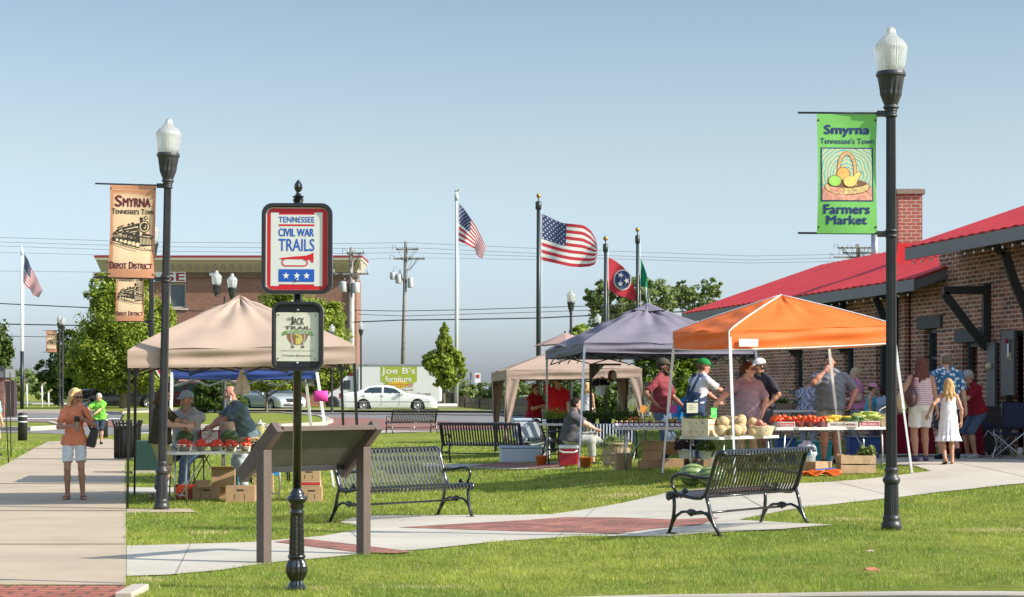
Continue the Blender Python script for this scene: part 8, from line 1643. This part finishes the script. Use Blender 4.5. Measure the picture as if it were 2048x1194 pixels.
for i, (px_, c) in enumerate(((1604, (.55, .2, .17)), (1622, (.5, .18, .16)), (1643, (.45, .2, .25)))):
    D = 29.95; t = thing('punnet', ['translucent pink punnet next to the left red banded box', 'middle one of the three translucent pink punnets', 'purplish pink punnet touching the long white box'][i], 'punnet', ((px_-CX)/FP*D, D+.08, Z5), 0, 'pink punnets of tomatoes'); mb = MB(); mb.lathe([(.055, 0), (.068, .085), (.074, .09)], 4); mb.build('tub', M('punnet%d' % i, c, .35, transl=.4), t)
k = 0
for (a0, a1, n, base) in ((1545, 1652, 46, .075),):
    for i in range(n):
        px_ = a0+(a1-a0)*((i*7.3) % n)/n+rnd.uniform(-2, 2); lay = i % 3; D = 29.95+rnd.uniform(.02, .3); zz = base+.028*lay*(1 if rnd.random() < .8 else .5); inst('tomato', ME_TO if i % 3 else ME_T, ((px_-CX)/FP*D, D, Z5+zz-.01), 'orange red tomato in the long heap beside the potato basket', 'tomato', 'tomatoes heaped on the right hand table', rnd.random()*6, rnd.uniform(.9, 1.2), rnd.uniform(-.6, .6))
_s = MB(); _s.path([(0, 0, .02), (.05, 0, .03), (.10, .0, .035), (.14, .01, .045), (.165, .015, .06)], [.012, .026, .024, .014, .008], 9); ME_S = meshof(_s, M('squash_yellow', (.75, .56, .06), .4, var=.1)); _z = MB(); _z.path([(0, 0, .02), (.07, 0, .025), (.16, .01, .025), (.2, .01, .025)], [.014, .024, .024, .01], 9); ME_Z = meshof(_z, M('courgette_green', (.06, .13, .035), .4, var=.4, vs=22)); _k = MB(); _k.path([(0, 0, .02), (.05, 0, .028), (.14, 0, .03), (.2, 0, .024), (.25, .01, .03)], [.014, .028, .026, .015, .006], 9); ME_K = meshof(_k, M('corn_husk', (.42, .50, .12), .7, var=.3, vs=18))
for i in range(22): px_ = rnd.uniform(1655, 1688); D = rnd.uniform(30.15, 30.4); inst('yellow_squash', ME_S, ((px_-CX)/FP*D, D, Z5+.07+rnd.uniform(0, .07)), 'yellow crookneck squash in the pile beside the tomatoes', 'squash', 'yellow squash pile', rnd.uniform(-1, 1)+(PI if rnd.random() < .5 else 0), rnd.uniform(.8, 1.1), rnd.uniform(-.4, .4))
for i in range(22): px_ = rnd.uniform(1684, 1722); D = rnd.uniform(30.15, 30.4); inst('courgette', ME_Z, ((px_-CX-8)/FP*D, D, Z5+.07+rnd.uniform(0, .06)), 'dark green courgette between the yellow squash and the corn', 'courgette', 'courgettes between squash and corn', rnd.uniform(-.8, .8), rnd.uniform(.7, .95), rnd.uniform(-.4, .4))
for i in range(26): px_ = rnd.uniform(1712, 1752); D = rnd.uniform(30.35, 30.6); inst('corn_cob', ME_K, ((px_-CX-10)/FP*D, D, Z5+.08+rnd.uniform(0, .12)), 'corn cob in its green husk in the heap at the right end of the table', 'corn', 'corn cobs heaped at the table end', rnd.uniform(-.7, .7), rnd.uniform(.75, 1.0), rnd.uniform(-.5, .5))
D = 30.4; t = thing('handled_basket', 'pale basket with white handle beside the corn', 'basket', ((1773-CX)/FP*D, D+.1, Z5)); mb = MB(); mb.lathe([(.075, 0), (.105, .2), (.11, .205)], 20); mb.build('basket_wall', WV, t); mb = MB(); mb.path([(-.1, 0, .2), (-.08, 0, .27), (0, 0, .31), (.08, 0, .27), (.1, 0, .2)], .009, 6); mb.build('handle', WHITE, t)
# jam jars and tulip card holders
JAM = M('jam', (.10, .008, .012), .15, coat=.5); LIDG = M('lid_gold', (.55, .40, .18), .35, metal=.6); LBL = M('jar_label', (.66, .66, .72), .6, var=.12, vs=40); Z6 = 1.58-70/FP*32
jp = None
for i in range(17):
    px_ = 1232+i*10.2; D = 32.25; x = (px_-CX)/FP*D
    lb = 'jam jar with white label, number %s' % i; pos = ['at the far left end of the row', 'just right of the leftmost jar', 'third along from the left end of the row', 'under the left part of the orange card', 'under the orange card', 'in front of the maroon shirt vendor left side', 'in front of the maroon shirt vendor middle', 'just left of the slanting white canopy leg', 'behind the slanting white canopy leg', 'just right of the slanting white canopy leg', 'below the pink card', 'right of the jar below the pink card', 'in front of the overalls man', 'third jar from the slatted crate', 'second jar from the slatted crate', 'nearest the slatted crate', 'half hidden by the slatted crate'][i]
    if jp is None:
        t = thing('jam_jar', 'jam jar '+pos, 'jar', (x, D, Z6), 0, 'jam jars in a row'); jp = t; mb = MB(); mb.lathe([(.03, 0), (.034, .005), (.034, .075), (.027, .085), (.027, .09)], 14); mb.build('glass', JAM, t); mb = MB(); mb.lathe([(.03, .088), (.03, .104), (.028, .106)], 14); mb.build('lid', LIDG, t); mb = MB(); mb.lathe([(.0345, .015), (.0345, .062)], 14); mb.build('jar_label', LBL, t)
    else: dup(jp, (x, D+(.03 if i % 4 == 1 else 0), Z6), 0, 'jam jar '+pos)
for (x, y, c, l, r) in ((1287, 818, (.80, .33, .06), 'tilted orange price card above the jam jars', .35), (1347, 818, (.62, .07, .33), 'magenta price card behind the slanting canopy leg', -.05)):
    q = P(x, y+10, 32.8); t = thing('price_card', l, 'price card', q, 0, 'price cards'); mb = MB(); mb.box((0, 0, .08), (.115, .004, .12), rot=Matrix.Rotation(r, 3, 'Y')); mb.build('card', M('card_%d' % x, c, .6), t); mb = MB(); mb.tube((0, 0, Z6-q.z), (0, 0, .06), .003, n=4); mb.build('stick', WOODP, t)
# potted herbs on the plants table and small flowers
rows = [(1098, 36.4, .16), (1112, 36.3, .17), (1128, 36.3, .15), (1172, 36.1, .14), (1186, 36.0, .16), (1203, 35.9, .15), (1218, 35.9, .2), (1236, 35.8, .24), (1252, 35.7, .18), (1268, 35.6, .14)]; Z7 = 1.58-62/FP*38.4
plab = ['leftmost bushy herb pot, beside the woman in dark red', 'second herb pot from the left below the raised hand man', 'third herb pot, touching the seated person\'s hair', 'herb pot just right of the seated person\'s face', 'herb pot beneath the hanging pot stand', 'herb pot under the hanging purple plant', 'dark herb pot left of the tallest one', 'tallest feathery herb pot on the table', 'feathery herb pot right of the tallest', 'small herb pot at the right end beside the jars']
for i, (px_, D, h) in enumerate(rows):
    D += 2.3; x = (px_-CX)/FP*D; t = thing('potted_plant', plab[i], 'potted plant', (x, D, Z7), 0, 'potted herbs on the table'); mb = MB(); mb.lathe([(.045, 0), (.06, .10), (.064, .11)], 12); mb.build('pot', RUBBER, t); leafy(t, (0, 0, .10), (.12, .12, h*1.5), 420, .045, LEAF1 if i < 3 else LEAF2, 60+i)
for i, px_ in enumerate((1262, 1272, 1282, 1300, 1342, 1352)):
    D = 33.0; x = (px_-CX)/FP*D; t = thing('flower_pot', ['red flowers at the left end behind the jars', 'red flowers second from the left behind the jars', 'pale yellow flowers left of the orange card stick', 'yellow green flowers under the orange card', 'small flowers under the magenta card', 'small flowers right of the magenta card'][i], 'flower pot', (x, D, Z6), 0, 'small flower pots'); mb = MB(); mb.lathe([(.04, 0), (.05, .09)], 10); mb.build('pot', RUBBER, t); leafy(t, (0, 0, .08), (.06, .06, .07), 70, .03, LEAF4, 80+i); leafy(t, (0, 0, .12), (.055, .055, .06), 26, .03, M('petal_red', (.75, .07, .04), .6) if i < 2 else M('petal_yellow', (.75, .62, .25), .6), 90+i, 'flowers')
# hanging pot stand with scale
D = 39.0; b = gp(1181, D); t = thing('hanging_stand', 'dark wooden bracket stand holding the purple plant and scale', 'stand', b); z = lambda py: CZ+(HY-py)/FP*D-b.z; X = lambda p: (p-CX)/FP*D-b.x; mb = MB(); mb.bb((X(1178.5), -.03, 0), (X(1184), .03, z(727))); mb.build('post', TIMB if 'TIMB' in globals() else M('stand_wood', (.11, .07, .045), .7), t); mb = MB(); mb.bb((X(1184)+.001, -.03, z(731)), (X(1242), .03, z(727))); mb.build('arm', MATS['stand_wood'], t); mb = MB(); mb.prism([(X(1184), z(731)), (X(1208), z(731)), (X(1184), z(758))], -.012, .012); mb.build('gusset', MATS['stand_wood'], t)
def hang_pot(label, px_, D, ytop, yrim, ybot, leafm, seed, scl=1, wire=True):
    p = P(px_, yrim, D); t = thing('hanging_pot', label, 'hanging pot', p, 0, 'white hanging pots'); r = 12.5/SS(D)*scl; h = (ybot-yrim)/SS(D); mb = MB(); mb.lathe([(r*.68, -h), (r*.7, -h+.005), (r*.95, -.02), (r*1.05, -.018), (r*1.05, 0), (r*.95, .002)], 20); mb.build('pot', PLASTW, t); zt = (yrim-ytop)/SS(D)
    if wire: mb = MB(); [mb.tube((math.cos(a)*r, math.sin(a)*r, 0), (0, 0, zt), .004, n=4) for a in (.3, 2.4, 4.5)]; mb.build('hanger', WHITE, t)
    leafy(t, (0, 0, .0), (r*1.5, r*1.3, .20*scl), 420, .07, leafm, seed); return t
hang_pot('white pot of purple leaves hanging from the wooden stand', 1201, 38.9, 727, 770, 790, LEAFP, 101)
hang_pot('white hanging pot of dark purple foliage under the melon table', 1369, 30.3, 872, 898, 917, LEAFP, 102, 1.15)
hang_pot('white hanging pot with green foliage, right of the purple one', 1411, 30.2, 872, 900, 919, LEAF2, 103, 1.1)
t = thing('hanging_scale', 'round red dial scale hanging from the wooden stand', 'scale', P(1224.5, 752, 38.9), .9); mb = MB(); mb.lathe([(.10, -.04), (.11, -.03), (.11, .03), (.10, .04)], 24)
mb.v = [Vector((v.x, v.z, v.y*1.05)) for v in mb.v]; mb.build('case', M('scale_red', (.16, .02, .012), .35), t); mb = MB(); mb.add([(.088*math.cos(a), -.042, .092*math.sin(a)) for a in [i*PI/12 for i in range(24)]], [tuple(range(24))]); f = mb.build('dial', M('dial_cream', (.62, .58, .42), .5), t); mb = MB(); mb.beam((0, -.046, -.01), (.0, -.046, .06), .006, .004); mb.build('needle', INK, f); mb = MB(); mb.path([(0, 0, .11), (.015, 0, .15), (0, 0, .19)], .005, 5); mb.build('hook', STEEL, t)
# under-table goods of the jar stall
g0 = gp(1335, 33.5)
for i, (px_, D, w, h, z0, l) in enumerate(((1246, 32.9, .26, .30, 0, 'tall carton standing between the bushel basket and table leg'), (1305, 32.6, .46, .135, 0, 'bottom carton of the pile under the jar table'), (1304, 32.65, .34, .165, .137, 'carton with white taped edge in the middle of the pile under the jars'), (1306, 32.7, .36, .16, .304, 'upper carton of the pile under the jar table'), (1350, 33.0, .55, .22, .2, 'long carton pushed in at the right of the pile under the jars'), (1345, 32.4, .33, .15, 0, 'low carton in front of the long one by the canopy leg'), (1376, 32.9, .3, .13, 0, 'flat carton behind the purple hanging pot'), (1420, 32.0, .24, .14, 0, 'flat carton behind the green hanging pot'), (1418, 29.6, .27, .13, 0, 'reddish carton on the grass behind the watermelons'))):
    p = gp(px_, D); cbox(l, p+Vector((0, 0, z0)), w, .32, h, rnd.uniform(-.08, .08), slots=False)
t = thing('striped_cloth', 'blue and white striped cloth hanging from the plant table', 'cloth', put(W7, .55, -.36)[0]); SC_ = cloth('cloth_blue_stripe', (.02, .06, .18)); mb = MB(); mb.grid(lambda u, v: Vector(((u-.5)*.85, -.02-.02*math.sin(u*40), -v*.36)), 40, 6); mb.build('fabric', SC_, t); mb = MB(); [mb.add([((u-.5)*.85, -.045, 0), ((u-.5)*.85+.022, -.045, 0), ((u-.5)*.85+.022, -.045, -.34), ((u-.5)*.85, -.045, -.34)], [(0, 1, 2, 3)]) for u in [i/14 for i in range(14)]]; mb.build('stripes', WHITE, t)
# bushel basket with greens
t = thing('bushel_basket', 'weathered wooden bushel basket overflowing with pale greens', 'basket', G(1232, 932)); mb = MB(); n = 26
for k in range(n): a = 2*PI*k/n; g = .105; mb.add([(math.cos(a+s_*g)*r_, math.sin(a+s_*g)*r_, z_) for r_, z_, s_ in ((.215, 0, -1), (.215, 0, 1), (.27, .42, 1), (.27, .42, -1))], [(0, 1, 2, 3)])
mb.build('slats', M('bushel_wood', (.45, .33, .21), .85, var=.3, vs=9), t, solid=.005)
for z_, r_ in ((.05, .226), (.22, .247), (.40, .272)): mb = MB(); mb.lathe([(r_-.004, z_-.025), (r_+.004, z_-.025), (r_+.008, z_+.025), (r_, z_+.025)], 26); mb.build('hoop', M('hoop_wood', (.35, .26, .17), .8), t)
mb = MB(); mb.lathe([(.2, .02), (.255, .40)], 20); mb.build('lining', M('basket_inside', (.2, .17, .12), .9), t); mb = MB(); mb.path([(.27, -.02, .3), (.34, -.05, .25), (.30, -.1, .10), (.24, -.14, .0)], .006, 5); mb.build('handle', STEEL, t); leafy(t, (0, 0, .36), (.30, .28, .24), 700, .075, LEAF3, 120)
# coolers and pots
t = thing('cool_box', 'red and white cool box used as a seat', 'cool box', b9+Vector((-.10, .0, 0)), R(-8)); mb = MB(); mb.bb((-.19, -.15, 0), (.17, .15, .33)); mb.build('body', M('cooler_red', (.38, .015, .03), .35), t, bevel=.025); mb = MB(); mb.bb((-.2, -.16, .332), (.18, .16, .40)); mb.build('lid', PLASTW, t, bevel=.02); mb = MB(); mb.path([(-.19, -.165, .30), (-.1, -.175, .26), (.1, -.175, .26), (.17, -.165, .30)], .016, 6); mb.build('handle', PLASTW, t)
for (px_, py_, l) in ((1171, 936, 'orange flower pot on the grass in front of the red cooler'), (1083, 931, 'orange flower pot beside the end on bench')):
    t = thing('flower_pot', l, 'flower pot', G(px_, py_), 0, 'orange flower pots'); mb = MB(); mb.lathe([(.085, 0), (.115, .17), (.125, .175), (.125, .20), (.115, .20), (.1, .15)], 18); mb.build('pot', M('terracotta_orange', (.68, .17, .03), .5), t)
for (px_, D, w, h, z0, l) in ((1052, 41.5, .56, .42, .50, 'upper pale blue cool box stacked behind the benches'), (1040, 41.2, .85, .36, .0, 'long low white cool box behind the bench'), (1066, 42.5, .7, .48, .0, 'white cool box beneath the upper one')):
    p = gp(px_, D); t = thing('cool_box', l, 'cool box', p+Vector((0, 0, z0)), .1, 'white cool boxes'); mb = MB(); mb.bb((-w/2, -.22, 0), (w/2, .22, h-.06)); mb.build('body', M('cooler_white', (.62, .67, .72), .4), t, bevel=.03); mb = MB(); mb.bb((-w/2-.01, -.23, h-.058), (w/2+.01, .23, h)); mb.build('lid', M('cooler_lid', (.5, .6, .72), .4), t, bevel=.02)
# watermelons on the grass
def wmat():
    m, n, b = nm('watermelon_striped'); o = objc(n); s = n.nodes.new('ShaderNodeSeparateXYZ'); n.links.new(o, s.inputs[0]); at = n.nodes.new('ShaderNodeMath'); at.operation = 'ARCTAN2'; n.links.new(s.outputs[1], at.inputs[0]); n.links.new(s.outputs[2], at.inputs[1]); nz = noise(n, o, 14, 4); ml = n.nodes.new('ShaderNodeMath'); ml.operation = 'MULTIPLY_ADD'; ml.inputs[1].default_value = 10; n.links.new(at.outputs[0], ml.inputs[0]); m2 = n.nodes.new('ShaderNodeMath'); m2.operation = 'MULTIPLY'; m2.inputs[1].default_value = 5; n.links.new(nz, m2.inputs[0]); n.links.new(m2.outputs[0], ml.inputs[2]); si = n.nodes.new('ShaderNodeMath'); si.operation = 'SINE'; n.links.new(ml.outputs[0], si.inputs[0]); n.links.new(ramp(n, si.outputs[0], [(.35, (.22, .28, .10)), (.6, (.045, .10, .03))]), b.inputs['Base Color']); b.inputs['Roughness'].default_value = .35; return m
WMS = wmat()
for i, (px_, py_, r, l) in enumerate(((1386, 971, .165, 'striped watermelon on the grass under the bench armrest'), (1420, 973, .15, 'striped watermelon touching the bench frame'), (1432, 962, .12, 'small watermelon behind the two front ones'))):
    p = G(px_, py_); mb = MB(); mb.ball((0, 0, 0), (r*1.25, r, r), 24, 16, rot=Matrix.Rotation([.3, -.4, .2][i], 3, 'Z')); o = mb.build('watermelon', WMS, loc=p+Vector((0, 0, r*.95))); tag(o, l, 'watermelon', 'watermelons on the grass')
# wooden crate, white bags, orange sheet, carton
t = thing('wooden_crate', 'open wooden slatted crate of corn husks on the grass edge', 'crate', G(1716, 948)+Vector((0, .2, 0)), R(4)); mb = MB()
for z in (.01, .155): mb.bb((-.26, -.18, z), (.26, -.168, z+.125)); mb.bb((-.26, .168, z), (.26, .18, z+.125)); mb.bb((-.272, -.18, z), (-.26, .18, z+.125)); mb.bb((.26, -.18, z), (.272, .18, z+.125))
mb.bb((-.26, -.168, 0), (.26, .168, .01)); mb.build('slats', WOODB, t); mb = MB(); [mb.box((x, y, .15), (.03, .03, .3)) for x in (-.24, .24) for y in (-.15, .15)]; mb.build('corner_posts', WOODB, t); leafy(t, (0, 0, .16), (.24, .16, .16), 300, .09, LEAF3, 130); leafy(t, (.16, .0, .28), (.14, .05, .20), 34, .17, LEAF3, 131, 'husks')
t = thing('cardboard_box', 'carton with torn plastic on the paving behind the right bench', 'cardboard box', G(1638, 950)+Vector((0, .2, 0)), .6); mb = MB(); mb.bb((-.17, -.15, 0), (.17, .15, .2)); mb.build('carton', CARD, t, bevel=.005)
t = thing('plastic_bag', 'crumpled white plastic bag with blue print behind the bench end', 'plastic bag', G(1622, 935)+Vector((0, .5, .0))); mb = MB(); mb.ball((0, 0, .2), (.17, .13, .2), 18, 12, bump=lambda a, b: .12*math.sin(a*5+b*3)+.08*math.sin(b*9)); mb.build('bag', M('plastic_white', (.62, .66, .70), .35, transl=.3), t); mb = MB(); mb.box((0, -.15, .22), (.1, .01, .08)); mb.build('print', M('print_blue', (.02, .22, .42), .5), t)
t = thing('orange_sheet', 'folded orange canopy sheet lying on the grass', 'folded sheet', G(1640, 952), .1); mb = MB(); mb.grid(lambda u, v: Vector(((u-.5)*.62, (v-.5)*.22, .04+.035*math.sin(u*13+v*4)+.05*u*v)), 18, 6); mb.build('sheet', ORC, t, solid=.01); mb = MB(); mb.beam((-.1, -.1, .10), (.22, -.06, .12), .03, .02); mb.build('strap', M('strap_blue', (.03, .1, .4), .5), t)
# burgundy tables and things by the depot door
BUR = cloth('cloth_burgundy', (.16, .006, .02))
def draped(label, px0, px1, D, h, dpt=.7):
    x0, x1 = (px0-CX)/FP*D, (px1-CX)/FP*D; p = gp((px0+px1)/2, D); w = x1-x0; t = thing('draped_table', label, 'table', p, 0, 'tables under burgundy cloths'); mb = MB(); n = 60; per = [(-w/2+w*i/20, 0) for i in range(20)]+[(w/2, dpt*i/10) for i in range(10)]+[(w/2-w*i/20, dpt) for i in range(20)]+[(-w/2, dpt-dpt*i/10) for i in range(10)]; vs = [(x, y, h) for x, y in per]; cx, cy = 0, dpt/2
    for j in range(1, 7): vs += [(x+(x-cx)/w*.10*(j/6)*(1+.8*math.sin(i*1.3)), y+(y-cy)*.14*(j/6)*(1+.8*math.sin(i*1.7)), h-(h-.06)*j/6) for i, (x, y) in enumerate(per)]
    m_ = len(per); fs = [(j*m_+i, (j+1)*m_+i, (j+1)*m_+(i+1) % m_, j*m_+(i+1) % m_) for j in range(6) for i in range(m_)]; mb.add(vs, fs, True); mb.add([(x, y, h+.001) for x, y in per], [tuple(range(m_))]); mb.build('tablecloth', BUR, t); return t, p, h
draped('burgundy clothed table glimpsed behind the striped top woman', 1788, 1862, 33.8, .74); tb, pb, hb_ = draped('burgundy clothed table beyond the girl in white', 1912, 1960, 33.4, .74); 
t = thing('table_pad', 'small white tray on the burgundy table by the stooping person', 'tray', pb+Vector((-.05, .2, .745))); mb = MB(); mb.bb((-.15, -.1, 0), (.12, .1, .03)); mb.build('tray', WHITE, t, bevel=.008)
t = thing('bucket', 'white bucket hanging by the depot wall', 'bucket', P(1973, 825, 34.5)); mb = MB(); mb.lathe([(.06, -.09), (.075, .07), (.08, .075)], 16); mb.build('pail', PLASTW, t); mb = MB(); mb.path([(-.075, 0, .07), (0, 0, .14), (.075, 0, .07)], .004, 4); mb.build('handle', STEEL, t)
BLK = M('fabric_navy', (.01, .014, .04), .8)
for (px_, D, rz, l) in ((2025, 32.6, -.5, 'open navy camp chair with silver legs at the right edge'), (1986, 33.6, .4, 'low folded navy camp chair left of the open one')):
    p = gp(px_, D); t = thing('camp_chair', l, 'camp chair', p, rz, 'folding camp chairs'); mb = MB(); mb.grid(lambda u, v: Vector(((u-.5)*.5, -.2+.42*v, .44-.05*math.sin(PI*u)*math.sin(PI*v))), 6, 6); mb.build('seat', BLK, t, solid=.01); hh = .95 if px_ > 2000 else .6
    mb = MB(); mb.grid(lambda u, v: Vector(((u-.5)*.52, .22+.1*v+.03*math.sin(PI*u), .5+(hh-.5)*v)), 6, 5); mb.build('backrest', BLK, t, solid=.01)
    for a, b in (((-.28, -.25, .01), (.26, -.25, .45)), ((.28, -.25, .01), (-.26, -.25, .45)), ((-.28, -.25, .01), (-.26, .24, .47)), ((.28, -.25, .01), (.26, .24, .47)), ((-.28, .28, .01), (-.26, -.22, .47)), ((.28, .28, .01), (.26, -.22, .47)), ((-.27, .26, .01), (-.26, .33, hh)), ((.27, .26, .01), (.26, .33, hh))): mb = MB(); mb.tube(a, b, .011, n=6); mb.build('leg', STEEL, t)
t = thing('paper_cup', 'white paper cup on the paving at the right edge', 'paper cup', G(2040, 912)); mb = MB(); mb.lathe([(.035, 0), (.05, .15)], 14); mb.build('cup', WHITE, t); mb = MB(); mb.lathe([(.052, .15), (.05, .17), (.04, .172)], 14); mb.build('lid', INK, t)
t = thing('speaker_box', 'dark equipment box standing against the depot wall', 'equipment box', gp(1990, 34.6)); mb = MB(); mb.bb((-.3, -.2, 0), (.22, .2, .88)); mb.build('case', RUBBER, t, bevel=.02); mb = MB(); mb.bb((-.25, -.21, .1), (.17, -.201, .8)); mb.build('grille', INK, t)
# back table by the wall: crates of greens
for i, (px_, l) in enumerate(((1560, 'green leafy plants in a tray left of the plaid shirt'), (1590, 'wooden tray of dark greens right beside the plaid shirt'))):
    p = put(W8, -.45+.5*i, 0)[0]; t = thing('plant_tray', l, 'plant tray', p, 0, 'trays of greens by the wall'); mb = MB(); mb.bb((-.22, -.15, 0), (.22, .15, .12)); mb.build('tray', M('tray_wood', (.16, .11, .08), .8), t, bevel=.006); leafy(t, (0, 0, .12), (.2, .13, .14), 200, .07, LEAF2, 140+i)
for (px_, D, w, h, c, l) in ((1570, 33, .3, .42, (.01, .07, .30), 'royal blue tub under the right hand table'), (1610, 33.2, .8, .35, (.0, .28, .30), 'turquoise cloth covered bench behind the right hand table'), (1725, 34, .5, .36, (.01, .05, .2), 'navy crate under the corn end of the table')):
    p = gp(px_, D); t = thing('storage_tub', l, 'storage tub', p, 0); mb = MB(); mb.box((0, 0, h/2), (w, .4, h), taper=1.08); mb.build('tub', M('tub%d' % px_, c, .5), t, bevel=.02); mb = MB(); mb.box((0, 0, h+.012), (w*1.12, .46, .02)); mb.build('rim', M('tub%d' % px_, c, .5), t)
# every empty parent that only mounts a label becomes part of its thing
